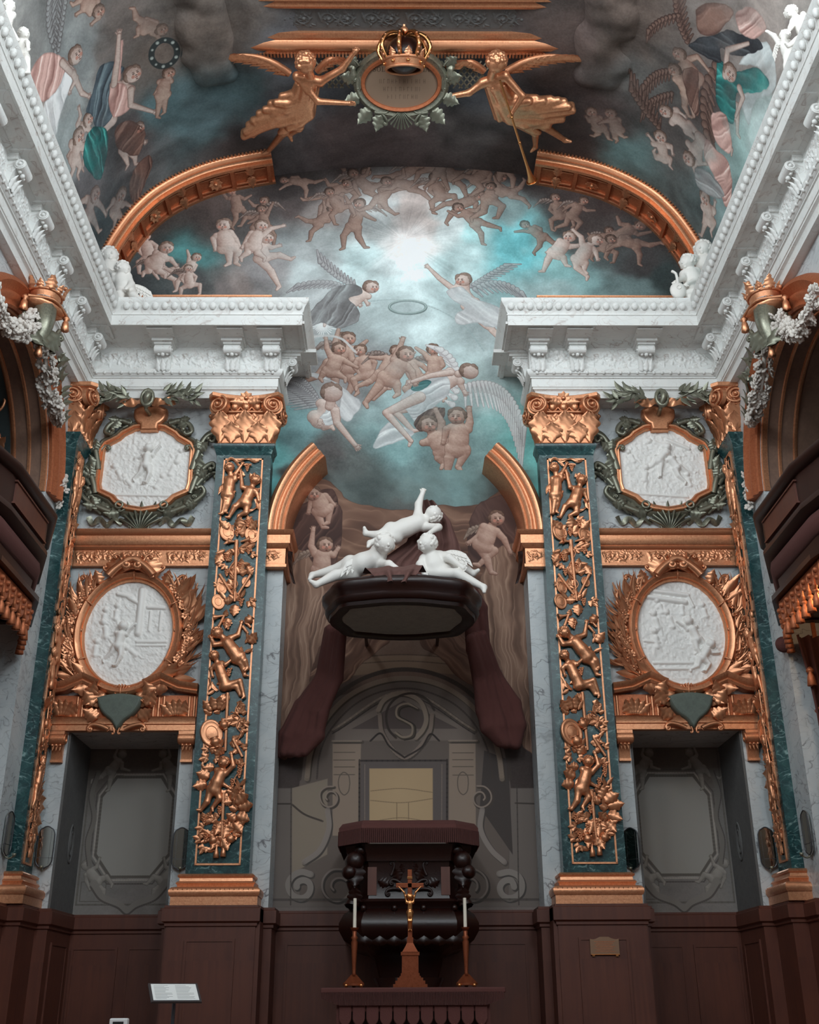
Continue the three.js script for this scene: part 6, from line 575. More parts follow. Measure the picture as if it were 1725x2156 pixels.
// ---------- gilt bands, broken arch and imposts ----------
const bandRelief = reliefGeo(0.62, 0.2, 62, 22, straw(0.6, 0.19, 3, 0.011, 13)), bandSmall = reliefGeo(0.26, 0.2, 28, 22, straw(0.25, 0.19, 1, 0.012, 13));
for (const s of [-1, 1]) {
  const b = struct(s < 0 ? 'trim_8' : 'trim_9', null, null, s < 0 ? 'gilt carved string course on the left between the medallions' : 'gilt carved string course on the right between the medallions');
  const P = mir([V(-2.62, 0, 0), V(-4.66, 0, 0)], s);
  mesh('moulding', sweep([[0, 6.97], [0.08, 6.97], [0.08, 7.0], [0.06, 7.01], [0.06, 7.2], [0.08, 7.21], [0.1, 7.24], [0.09, 7.26], [0.11, 7.28], [0.11, 7.4], [0.13, 7.41], [0.16, 7.45], [0.17, 7.48], [0, 7.5]], P, Y), M.gold, b);
  for (let i = 0; i < 3; i++) at(mesh('band_relief', bandRelief, M.gold, b), s * (2.97 + i * 0.62), 7.105, 0.062);
  const im = struct(s < 0 ? 'trim_10' : 'trim_11', null, null, s < 0 ? 'left half of the broken gilt arch on its impost' : 'right half of the broken gilt arch on its impost');
  mesh('impost', sweep([[-0.4, 6.93], [0.02, 6.93], [0.02, 6.97], [0, 6.98], [0, 7.2], [0.03, 7.22], [0.05, 7.26], [0.06, 7.26], [0.06, 7.38], [0.09, 7.4], [0.11, 7.44], [-0.4, 7.45]], mir([V(-1.63, 0, ZF), V(-1.63, 0, 0.12), V(-1.95, 0, 0.12)], s), Y), M.gold, im);
  at(mesh('band_relief', bandSmall, M.gold, im), s * 1.78, 7.09, 0.122);
  const pts = [], inn = []; for (let i = 0; i <= 24; i++) { const a = lerp(Math.PI, Math.PI * 0.742, i / 24); pts.push(V(s * -Math.cos(a) * 1.64, 7.45 + Math.sin(a) * 1.64, 0)); }
  const N = Z.clone().cross(pts[1].clone().sub(pts[0])), out = N.x * s > 0 ? 1 : -1;
  mesh('arch_moulding', sweep([[0, ZF], [0, 0.02], [0.02, 0.06], [0.05, 0.05], [0.07, 0.08], [0.11, 0.1], [0.13, 0.08], [0.16, 0.08], [0.18, 0.12], [0.24, 0.14], [0.29, 0.1], [0.31, 0.05], [0.31, ZF]].map(([r, z]) => [out * r, z]), pts, Z), M.gold, im);
  mesh('impost_bracket', [xf(leaf(0.5, 0.2, 0.3, 4, 0.5), s * 1.6, 7.2, 0.0, 0, -s * Math.PI / 2, Math.PI)], M.darkwood, im);
}
const TROPHY = {
  putti: [[0.067,[[-0.182,5.734],[-0.154,5.597],[-0.184,5.326],[-0.091,5.639],[-0.011,5.787],[-0.222,5.471],[-0.235,5.388],[-0.206,5.223],[-0.241,5.049],[-0.175,5.182],[-0.197,5.08]]],[0.07,[[0.184,5.544],[0.137,5.43],[0.056,5.202],[0.015,5.43],[-0.021,5.67],[0.217,5.347],[0.24,5.264],[-0.07,5.141],[-0.144,4.988],[0.083,5.059],[-0.017,5.018]]],[0.074,[[-0.191,3.34],[-0.089,3.266],[0.093,3.019],[-0.216,3.184],[-0.266,3.276],[0.075,3.322],[0.11,3.479],[0.184,2.964],[0.224,2.874],[0.151,2.928],[0.194,2.784]]],[0.061,[[-0.209,3.035],[-0.165,2.955],[-0.038,2.642],[-0.056,2.916],[0.031,2.995],[-0.243,2.869],[-0.222,2.791],[0.14,2.704],[0.204,2.503],[0.098,2.634],[0.15,2.526]]],[0.067,[[0.002,1.671],[-0.014,1.584],[-0.1,1.338],[0.122,1.627],[0.091,1.766],[-0.034,1.439],[0.087,1.366],[-0.17,1.196],[-0.242,1.097],[-0.021,1.238],[-0.107,1.125]]]],
  leaves: [[0.002,4.856,0,0.2],[-0.144,4.836,0.8,0.2],[0.133,4.836,-0.8,0.2],[-0.08,4.696,2.2,0.16],[0.104,4.696,-2.2,0.16],[-0.195,4.478,2.6,0.2],[-0.162,4.537,2.0,0.16],[0.189,4.477,-1.9,0.1],[0.144,4.3,-2.6,0.18],[0.051,4.34,-1.6,0.15],[-0.204,4.34,1.6,0.1],[-0.148,4.32,2.4,0.1],[-0.031,4.497,0,0.12],[-0.04,4.184,0,0.12],[-0.048,4.029,0.5,0.12],[-0.238,4.029,0.9,0.08],[0.207,3.818,-1.4,0.08],[-0.117,3.838,0.7,0.16],[0.079,3.857,-0.5,0.16],[0.013,3.762,3.1,0.2],[-0.065,3.573,3,0.18],[0.221,3.238,-0.7,0.2],[0.176,3.11,-1.2,0.14],[0.222,5.243,-2.9,0.14],[0.027,5.059,2.6,0.14],[0.127,5.618,-0.6,0.1],[0.106,4.978,-1,0.1],[-0.21,2.728,2.8,0.16],[-0.173,2.619,2.2,0.14],[-0.004,2.573,3.1,0.14],[0.126,2.419,-1.6,0.12],[-0.155,2.358,0.3,0.2],[-0.199,2.343,0.7,0.2],[-0.11,2.358,-0.1,0.2],[-0.079,2.343,-0.5,0.16],[0.178,2.312,-0.4,0.12],[0.148,2.312,0.5,0.1],[0.215,2.175,-1.3,0.1],[0.169,2.206,-0.9,0.1],[0.19,2.1,-1.7,0.1],[0.151,1.996,-0.8,0.14],[0.218,1.877,-0.9,0.1],[-0.21,1.863,1.5,0.1],[-0.217,1.76,1.9,0.12],[-0.113,1.745,-2,0.1],[-0.063,1.877,1.6,0.14],[0.2,1.67,-0.4,0.1],[0.215,1.409,-0.7,0.14],[0.206,1.323,-1.9,0.12],[0.162,1.337,-1.0,0.12],[0.124,1.237,-0.5,0.2],[0.17,1.195,-1.0,0.24],[0.202,1.152,-1.4,0.24],[0.193,1.053,-1.9,0.22],[0.169,0.969,-2.4,0.2],[0.084,0.955,3.0,0.2],[0.01,0.983,2.8,0.2],[-0.078,1.012,0.8,0.12],[-0.2,0.914,1.6,0.12],[-0.219,0.775,1.2,0.12],[-0.17,0.692,2.6,0.12],[0.164,0.829,-1.6,0.12],[0.145,0.899,-1.1,0.1],[-0.108,0.83,1.0,0.14],[-0.022,0.816,2.8,0.2],[0.037,0.788,-2.6,0.2],[-0.17,1.511,1.2,0.2],[-0.195,1.439,1.8,0.2],[-0.189,1.569,0.7,0.16]],
  grapes: [[-0.111,5.347],[0.063,5.755],[0.11,4.917],[-0.021,4.776],[-0.136,4.418],[0.15,4.517],[0.054,4.281],[-0.122,4.203],[0.093,3.78],[-0.057,3.461],[0.214,5.388],[-0.005,2.837],[0.204,1.597],[0.2,1.547],[-0.012,1.11],[-0.192,0.998],[-0.055,0.886],[-0.156,0.789],[0.056,0.941],[0.126,1.438]],
  staff: [[[-0.023,4.656],[0.003,3.781]],[[-0.219,4.165],[-0.03,3.876]],[[0.197,4.164],[0.042,3.876]],[[-0.203,3.387],[-0.119,3.592]],[[-0.01,2.557],[0.007,1.818]],[[0.094,1.966],[0.225,1.744]],[[0.018,1.309],[0.038,0.677]],[[0.13,3.442],[0.207,3.34]],[[0.19,3.479],[0.238,3.423]]],
  horn: [[[-0.04,4.636],[-0.132,4.636]],[[0.034,4.636],[0.16,4.666]],[[-0.119,3.592],[-0.259,3.555]]],
  disc: [[-0.159,4.776,0.13],[0.175,4.736,0.12],[-0.212,3.781,0.11],[-0.18,3.972,0.09],[-0.178,2.041,0.18],[-0.185,4.058,0.075],[0.14,4.058,0.075]],
  pot: [[-0.006,2.131,0.09],[-0.095,1.914,0.1],[0.17,3.517,0.09],[-0.045,0.733,0.085],[0.104,0.753,0.085]],
  tassel: [[-0.023,0.623],[0.062,0.636]],
  ribbon: [[[-0.236,5.85],[-0.173,5.893],[-0.075,5.85],[-0.01,5.872],[0.074,5.893],[0.153,5.84],[0.218,5.872]],[[-0.114,5.861],[-0.053,5.787],[0.022,5.808],[0.118,5.787]],[[-0.258,2.759],[-0.22,2.65],[-0.14,2.588],[-0.206,2.666]],[[0.065,5.059],[0.155,5.1],[0.226,5.161],[0.202,5.264]]],
  vine: [[[-0.035,4.557],[0.026,4.458],[-0.04,4.34],[-0.087,4.223],[-0.008,4.106],[0.034,4.01],[-0.032,3.914]],[[0.141,2.419],[0.103,2.312],[0.167,2.236],[0.129,2.115],[0.193,2.04],[0.155,1.936]],[[0.179,1.539],[0.14,1.453],[0.189,1.366],[0.135,1.295]],[[0.044,2.297],[0.073,2.304],[0.098,2.266],[0.077,2.236]]]
};
// ---------- pilasters ----------
const flowerSm = flower(0.055, 6), fluteGeo = new THREE.CylinderGeometry(0.02, 0.02, 0.26, 6); flowerSm.userData.own = fluteGeo.userData.own = true;
const LEAF = { cap: leaf(1, 0.92, 0.5, 4, 0.12, 6, 3, 0, 1.35), ac: leaf(1, 0.75, 0.55, 4, 0.35), plain: leaf(1, 0.36, 0.4, 0, 0.4), thin: leaf(1, 0.13, 0.3, 0, 0.6, 6, 1, 0.3), thinL: leaf(1, 0.13, 0.3, 0, 0.6, 6, 1, -0.3), laurel: leaf(1, 0.34, 0.25, 0, 0.35, 4, 1), vine: merge([0, 1, -1].map((k) => xf(leaf(k ? 0.75 : 1, 0.62, 0.3, 2, 0.3), 0, 0, 0, 0, 0, k * 0.9))) };
for (const k of Object.keys(LEAF)) LEAF[k].userData.own = true;
const grapeGeo = grapes(16, 0.075, 0.1, 0.014, 4); grapeGeo.userData.own = true;
function capital(parent, hw, dep, y) {
  const c = group('capital', parent, 0, y, 0), H = 0.75;
  mesh('bell', sweep([[0, 0], [0.015, 0.0], [0.015, 0.03], [0, 0.05], [0, 0.4], [0.03, 0.48], [0.06, 0.52], [0, 0.53]], [V(hw - 0.02, 0, 0), V(hw - 0.02, 0, dep), V(-hw + 0.02, 0, dep), V(-hw + 0.02, 0, 0)], Y), M.gold, c);
  mesh('bell_core', box(-hw + 0.02, hw - 0.02, 0, 0.66, 0, dep), M.gold, c);
  const lf = (x, z, h, ry, tilt, nm = 'acanthus_leaf', w = 0.85) => { const m = mesh(nm, LEAF.ac, M.gold, c); at(m, x, 0.01, z, tilt, ry, 0, [h * w * (hw / 0.37) ** 0.5, h, h]); m.rotation.order = 'YXZ'; };
  mesh('bell_face', box(-hw + 0.01, hw - 0.01, 0.02, 0.5, 0, dep + 0.035), M.gold, c);
  const cl = (x, z, h, ry, w, t = -0.02) => { const m = mesh('acanthus_leaf', LEAF.cap, M.gold, c); m.rotation.order = 'YXZ'; at(m, x, 0.01, z, t, ry, 0, [h * w, h, h]); m.rotation.order = 'YXZ'; };
  const q = hw / 0.37; for (const x of [-0.5, 0.5]) cl(x * hw, dep + 0.045, 0.33, 0, 1.05 * q); for (const x of [-1, 0, 1]) cl(x * hw * 0.9, dep + 0.036, 0.52, 0, 0.66 * q); for (const x of [-1, 1]) { cl(x * hw, dep * 0.55, 0.34, x * 1.5, 0.8); cl(x * hw * 0.99, dep * 0.55, 0.53, x * 1.5, 0.6); for (let k = 0; k < 4; k++) at(mesh('leaf_curl', LEAF.plain, M.gold, c), x * hw * (0.25 + 0.2 * (k % 2)), 0.2 + 0.07 * k, dep + 0.04, -0.05, 0, x * (k % 2 ? 0.7 : -0.7), 0.16); }
  for (const x of [-1, 1]) { at(mesh('tendril', scroll(0.42, 0.022, 0.012, 1.1, x, 0), M.gold, c), x * hw * 0.35, 0.12, dep + 0.03); at(mesh('tendril', scroll(0.42, 0.022, 0.012, 1.1, -x, 0), M.gold, c), x * hw * 0.62, 0.1, dep + 0.03); }
  mesh('astragal', [new THREE.CylinderGeometry(0.022, 0.022, hw * 1.6, 6).rotateZ(Math.PI / 2).translate(0, 0.5, dep + 0.06)], M.gold, c);
  for (let i = -1; i <= 1; i++) { const k = i * hw * 0.42; mesh('egg', [ball(0.062, k, 0.575, dep + 0.08, [0.9, 1.15, 0.8])], M.gold, c); mesh('egg_rim', [new THREE.TorusGeometry(0.075, 0.012, 5, 10, Math.PI).rotateZ(Math.PI).translate(k, 0.585, dep + 0.07)], M.gold, c); }
  const vol = (() => { const pts = []; for (let i = 0; i <= 30; i++) { const t = i / 30, a = Math.PI * 0.6 - t * TAU * 2.1, r = 0.145 * (1 - 0.82 * t); pts.push([Math.cos(a) * r, Math.sin(a) * r, 0.02 + 0.04 * t, 0.024 * (1 - 0.5 * t)]); } return merge([tube(pts, 6, 1, 0.9), new THREE.CylinderGeometry(0.145, 0.155, 0.06, 18).rotateX(Math.PI / 2).translate(0, 0, -0.02), ball(0.032, 0, 0, 0.06)]); })();
  for (const x of [-1, 1]) { const v = mesh('volute', vol, M.gold, c); at(v, x * (hw + 0.0), 0.57, dep + 0.12, 0, x * 0.35, 0, [x < 0 ? 1 : -1, 1, 1]); const w = mesh('side_volute', vol, M.gold, c); at(w, x * (hw + 0.1), 0.55, dep * 0.3, 0, x * 1.35, 0, [x < 0 ? 1 : -1, 1, 1]); for (let q = 0; q < 4; q++) mesh('bead', ball(0.02, x * (hw + 0.06 + 0.02 * q * 0.3), 0.63 - q * 0.05, dep - 0.02 * q), M.gold, c); }
  const sh = new THREE.Shape(); sh.moveTo(-hw - 0.13, 0); sh.lineTo(-hw - 0.13, -dep - 0.13); sh.lineTo(-hw - 0.08, -dep - 0.2); sh.quadraticCurveTo(0, -dep + 0.02, hw + 0.08, -dep - 0.2); sh.lineTo(hw + 0.13, -dep - 0.13); sh.lineTo(hw + 0.13, 0); sh.closePath();
  mesh('abacus', [new THREE.ExtrudeGeometry(sh, { depth: 0.05, bevelEnabled: true, bevelSize: 0.015, bevelThickness: 0.015, bevelSegments: 1, curveSegments: 10 }).rotateX(-Math.PI / 2).translate(0, H - 0.065, 0), new THREE.ExtrudeGeometry(sh, { depth: 0.04, bevelEnabled: false, curveSegments: 10 }).rotateX(-Math.PI / 2).scale(0.93, 1, 0.9).translate(0, H - 0.11, 0)], M.gold, c);
  at(mesh('rosette', flower(0.11, 8), M.gold, c), 0, H - 0.07, dep + 0.12); for (const x of [-1, 1]) at(mesh('husk', LEAF.ac, M.gold, c), x * 0.03, H - 0.13, dep + 0.1, 0.4, 0, -x * 1.5, 0.22);
  return c;
}
function trophies(parent, dep, sx = 1) { // the gilt hanging relief on the shaft
  const t = group('gilt_relief', parent, 0, 0, dep); t.scale.set(sx, 1, sx < 1 ? 0.55 : 1);
  for (const [R, J] of TROPHY.putti) {
    const P = J.map(([x, y], i) => [x, y, [0.06, 0.035, 0.035, 0.06, 0.06, 0.03, 0.03, 0.055, 0.04, 0.04, 0.03][i]]);
    const pr = bodyPrims(P, R, { hands: true }).filter((p) => p.t !== 'hair'); pr.push(...headPrims(P[0], R * 0.96, [J[0][0] > 0 ? -0.5 : 0.45, -0.25, 1]));
    mesh('putto', figureGeo(pr, 0.0095, 200, R), M.gold, t).userData.label = 'gilt winged child in relief';
  }
  for (const [i, sgn] of [[0, -1], [2, 1], [4, -1]]) { const [R, J] = TROPHY.putti[i]; at(mesh('wing', puttoWing, M.gold, t), J[1][0], J[1][1] - 0.06, 0.012, 0, 0, -sgn * 0.5, [sgn * 0.8, 0.8, 1]); }
  const r = RNG(8); for (const [x, y, rot, l] of TROPHY.leaves) { const m = mesh('leaf', l > 0.17 ? LEAF.ac : l > 0.13 ? LEAF.plain : LEAF.vine, M.gold, t); at(m, x, y - 0.02, 0.018 + 0.02 * r(), 0.12, 0, rot, l * 0.95); }
  for (let i = 0; i < 88; i++) { const [x, y] = TROPHY.leaves[(i * 7) % TROPHY.leaves.length]; const xx = clamp(x * 0.7 + (r() - 0.5) * 0.2, -0.2, 0.2), rot = (r() - 0.5) * 5; at(mesh('leaf', i % 3 === 0 ? LEAF.plain : i % 3 === 1 ? LEAF.vine : LEAF.ac, M.gold, t), xx, y + (r() - 0.5) * 0.16, 0.008 + 0.012 * r(), 0.12, 0, rot, 0.1 + 0.07 * r()); }
  for (const [x, y] of TROPHY.grapes) at(mesh('grape_cluster', grapeGeo, M.gold, t), x, y + 0.04, 0.03);
  TROPHY.staff.forEach(([a, b], i) => mesh('staff', tube([[a[0], a[1], 0.03, i ? 0.024 : 0.03], [b[0], b[1], 0.03, 0.018]], 7, 1), M.gold, t));
  for (const [a, b] of TROPHY.horn) mesh('horn', tube([[a[0], a[1], 0.03, 0.012], [lerp(a[0], b[0], 0.6), lerp(a[1], b[1], 0.6), 0.04, 0.022], [b[0], b[1], 0.05, 0.05]], 8, 3), M.gold, t);
  for (const [x, y, R] of TROPHY.disc) at(mesh('shield', discGeo, M.gold, t), x, y, 0.02, 0, 0.25, 0.3, [R * 0.8, R, R]);
  for (const [x, y, R] of TROPHY.pot) at(mesh('vessel', potGeo, M.gold, t), x, y - R * 0.6, 0.03, 0, 0, x < 0 ? 0.35 : -0.5, R);
  for (const [x, y] of TROPHY.tassel) mesh('tassel', [lathe([[0.001, 0.08], [0.012, 0.08], [0.018, 0.05], [0.012, 0.04], [0.03, -0.02], [0.036, -0.08], [0.001, -0.08]], 8).translate(x, y, 0.03)], M.gold, t);
  for (const P of TROPHY.ribbon) mesh('ribbon', ribbon(P.map(([x, y], i) => [x, y, 0.02 + 0.015 * (i % 2)]), 0.035), M.gold, t);
  for (const P of TROPHY.vine) mesh('vine', tube(P.map(([x, y], i) => [x, y, 0.035 + 0.02 * (i % 2), 0.008]), 5, 3), M.gold, t);
}
const puttoWing = wingGeo(0.2, 0.17, 6, 0.3, 2), discGeo = merge([lathe([[0.001, 0.16], [0.3, 0.14], [0.6, 0.1], [0.78, 0.08], [0.8, 0.14], [0.95, 0.12], [1, 0.02], [1, -0.05]], 22).rotateX(Math.PI / 2), new THREE.TorusGeometry(0.5, 0.03, 4, 20).translate(0, 0, 0.13)]), potGeo = lathe([[0.001, 0], [0.35, 0], [0.4, 0.1], [0.25, 0.2], [0.6, 0.5], [0.7, 0.9], [0.45, 1.2], [0.5, 1.35], [0.6, 1.4], [0.001, 1.4]], 12);
for (const g of [puttoWing, discGeo, potGeo]) g.userData.own = true;
function pilaster(name, label, hw, dep, sx, grp) {
  const p = thing(name, label, 'pilaster', [0, 0, 0], grp), path = [V(hw, 0, 0), V(hw, 0, dep), V(-hw, 0, dep), V(-hw, 0, 0)];
  mesh('shaft', box(-hw, hw, 0.34, 6.0, 0, dep), M.green, p);
  mesh('neck_moulding', sweep([[0, 5.96], [0.01, 5.98], [0.03, 6.05], [0.05, 6.08], [0.05, 6.12], [-hw, 6.12]], path, Y), M.green, p);
  mesh('plinth', sweep([[-0.1, 0], [0.13, 0], [0.13, 0.1], [-0.1, 0.1]], path, Y), M.gold, p);
  mesh('torus', sweep([[0, 0.1], [0.14, 0.1], [0.155, 0.13], [0.155, 0.17], [0.13, 0.2], [0.08, 0.21], [0, 0.21]], path, Y), M.gold, p);
  mesh('base_moulding', sweep([[0, 0.21], [0.07, 0.21], [0.075, 0.235], [0.09, 0.25], [0.075, 0.27], [0.055, 0.275], [0.05, 0.31], [0.07, 0.32], [0.075, 0.34], [0.05, 0.36], [0, 0.365]], path, Y), M.gold, p);
  const lv = []; for (let x = -hw - 0.1; x <= hw + 0.1; x += 0.055) lv.push(xf(LEAF.laurel, x, 0.105, dep + 0.14, 0.1, 0, 0, 0.09)); mesh('torus_leaves', lv, M.gold, p).userData.kind = 'stuff';
  const f = hw - 0.105, y0 = 0.46, y1 = 5.9; mesh('panel_fillet', [box(-f, f, y0, y0 + 0.022, dep, dep + 0.018), box(-f, f, y1 - 0.022, y1, dep, dep + 0.018), box(-f, -f + 0.022, y0, y1, dep, dep + 0.018), box(f - 0.022, f, y0, y1, dep, dep + 0.018)], M.gold, p);
  trophies(p, dep, sx); capital(p, hw, dep, 6.12); return p;
}
const pil = pilaster('pilaster', 'green marble pilaster with gilt cherub relief, left of the altar niche', 0.38, 0.25, 1, 'green pilasters flanking the niche'); pil.position.set(-2.257, 2.6, 0);
copyOf(pil, 'pilaster', [2.257, 2.6, 0], 'green marble pilaster with gilt cherub relief, right of the altar niche');
const sp = pilaster('corner_pilaster', 'narrow green pilaster in the left corner seen edge-on', 0.24, 0.15, 0.6, 'green corner pilasters'); sp.position.set(-4.65, 2.6, 0.36); sp.rotation.y = Math.PI / 2;
const sp2 = copyOf(sp, 'corner_pilaster', [4.65, 2.6, 0.36], 'narrow green pilaster in the right corner seen edge-on'); sp2.rotation.y = -Math.PI / 2;

// ---------- medallions ----------
const OCT = [[0, 0.62], [0.2, 0.585], [0.34, 0.5], [0.4, 0.43], [0.5, 0.37], [0.56, 0.33], [0.6, 0.26], [0.6, 0], [0.6, -0.26], [0.58, -0.34], [0.5, -0.38], [0.4, -0.43], [0.34, -0.5], [0.2, -0.585], [0, -0.62], [-0.2, -0.585], [-0.34, -0.5], [-0.4, -0.43], [-0.5, -0.38], [-0.58, -0.34], [-0.6, -0.26], [-0.6, 0], [-0.6, 0.26], [-0.56, 0.33], [-0.5, 0.37], [-0.4, 0.43], [-0.34, 0.5], [-0.2, 0.585]];
const inPoly = (P) => (x, y) => { let c = false; for (let i = 0, j = P.length - 1; i < P.length; j = i++) if (P[i][1] > y !== P[j][1] > y && x < (P[j][0] - P[i][0]) * (y - P[i][1]) / (P[j][1] - P[i][1]) + P[i][0]) c = !c; return c; };
function ringSweep(profile, P) { const pts = P.map(([x, y]) => V(x, y, 0)), N = Z.clone().cross(pts[1].clone().sub(pts[0])), o = N.dot(pts[0]) > 0 ? 1 : -1; return sweep(profile.map(([r, z]) => [o * r, z]), pts, Z, { closed: true }); }
function crowd(seed, list, extra = []) { const out = [...extra], rq = RNG(seed + 50); list = list.concat(list.flatMap(([k, x, y, R, rot, fl]) => [[k + 1, x + (rq() - 0.5) * 0.24, y + (rq() - 0.3) * 0.2, R * 0.75, rot + rq() - 0.5, -fl, -0.012], [k + 3, x + (rq() - 0.5) * 0.3, y + (rq() - 0.6) * 0.2, R * 0.7, rot, fl, -0.016]])); for (const [k, x, y, R, rot, fl, z] of list) out.push(...bodyPrims(posed(k, x, y, R, rot, fl).map(([a, b, c]) => [a, b, c - R * 0.55 + (z || 0)]), R, { hands: false, face: 0.3 * fl, adult: true, sw: 1.0 })); const r = RNG(seed); for (const [k, x, y, R] of list) for (let i = 0; i < 12; i++) { const a = -1.2 - 0.8 * r(), l = R * (3 + 2 * r()), x0 = x + (r() - 0.5) * R * 2.4, y0 = y + R * (1 - 2 * r()); out.push({ a: [x0, y0, -R * 0.2], b: [x0 + Math.cos(a) * l * 0.5, y0 + Math.sin(a) * l, -R * 0.25], ra: R * 0.24, rb: R * 0.14 }); } return out; }
const bar = (x0, y0, x1, y1, r) => ({ a: [x0, y0, -r * 0.3], b: [x1, y1, -r * 0.3], ra: r, rb: r });
const octScenes = [crowd(1, [[0, 0.0, 0.02, 0.062, 0, 1, 0.05], [3, -0.34, -0.16, 0.05, 0.3, 1], [1, 0.34, -0.1, 0.05, -0.3, -1], [2, -0.18, -0.28, 0.045, 0.9, 1], [4, 0.16, -0.3, 0.045, -0.5, -1], [0, 0.42, 0.1, 0.04, -0.2, 1]], [bar(-0.5, -0.42, 0.5, -0.44, 0.02)]), crowd(2, [[1, -0.05, 0.1, 0.06, -0.7, 1, 0.03], [0, 0.2, 0.0, 0.06, 0.5, -1, 0.03], [3, -0.28, -0.2, 0.05, -0.4, 1], [2, 0.02, 0.36, 0.045, 1.0, -1], [4, 0.36, -0.28, 0.042, 0.2, 1], [1, -0.4, 0.1, 0.04, 0.3, 1]], [bar(-0.5, -0.4, 0.3, -0.46, 0.02), bar(0.1, 0.45, 0.4, 0.3, 0.03)])];
const ovScenes = [crowd(3, [[0, -0.12, -0.18, 0.062, -0.1, 1, 0.04], [1, -0.3, -0.05, 0.05, 0.1, 1], [2, -0.36, 0.15, 0.042, 0.1, 1], [0, -0.2, 0.2, 0.042, 0, 1], [4, -0.42, -0.3, 0.045, 0, 1], [3, 0.12, -0.3, 0.04, 0.7, 1]], [bar(0.12, -0.12, 0.5, -0.12, 0.025), bar(0.12, -0.17, 0.5, -0.17, 0.018), bar(0.22, 0.36, 0.44, 0.35, 0.03), bar(0.26, 0.3, 0.26, 0.04, 0.02), bar(0.4, 0.3, 0.4, 0.04, 0.02), bar(0.12, 0.6, 0.12, 0.0, 0.05), bar(-0.2, 0.55, 0.0, 0.5, 0.03), bar(-0.05, 0.5, 0.08, 0.42, 0.03)]), crowd(4, [[0, 0.2, -0.1, 0.06, 0.3, -1, 0.03], [2, 0.24, -0.36, 0.055, -0.4, 1, 0.04], [1, -0.1, 0.08, 0.05, 0.2, 1], [3, -0.3, 0.06, 0.05, 0, 1], [0, -0.34, -0.2, 0.05, 0, -1], [4, 0.05, 0.26, 0.042, 0, 1], [2, 0.36, 0.22, 0.04, 0, -1], [1, -0.22, 0.28, 0.042, 0.2, 1]], [bar(-0.4, -0.42, 0.1, -0.42, 0.022), bar(-0.36, -0.5, 0.06, -0.5, 0.022), bar(-0.4, 0.5, 0.1, 0.42, 0.04), bar(-0.3, 0.58, 0.14, 0.52, 0.035), bar(0.14, 0.52, 0.2, 0.36, 0.025), bar(-0.5, -0.12, -0.3, -0.14, 0.02)])];
const scrollGeo = [scroll(0.75, 0.05, 0.025, 1.25, 1), scroll(0.75, 0.05, 0.025, 1.25, -1), scroll(0.5, 0.042, 0.02, 1.4, 1), scroll(0.5, 0.042, 0.02, 1.4, -1)]; scrollGeo.forEach((g) => (g.userData.own = true));
const shellGeo = merge([...Array(9)].map((_, i) => { const a = (i - 4) * 0.24; return tube([[0, 0, 0.02, 0.012], [Math.sin(a) * 0.5, Math.cos(a) * 0.5, 0.1, 0.05], [Math.sin(a), Math.cos(a) * 0.95, 0.06, 0.08]], 5, 2); })); shellGeo.userData.own = true;
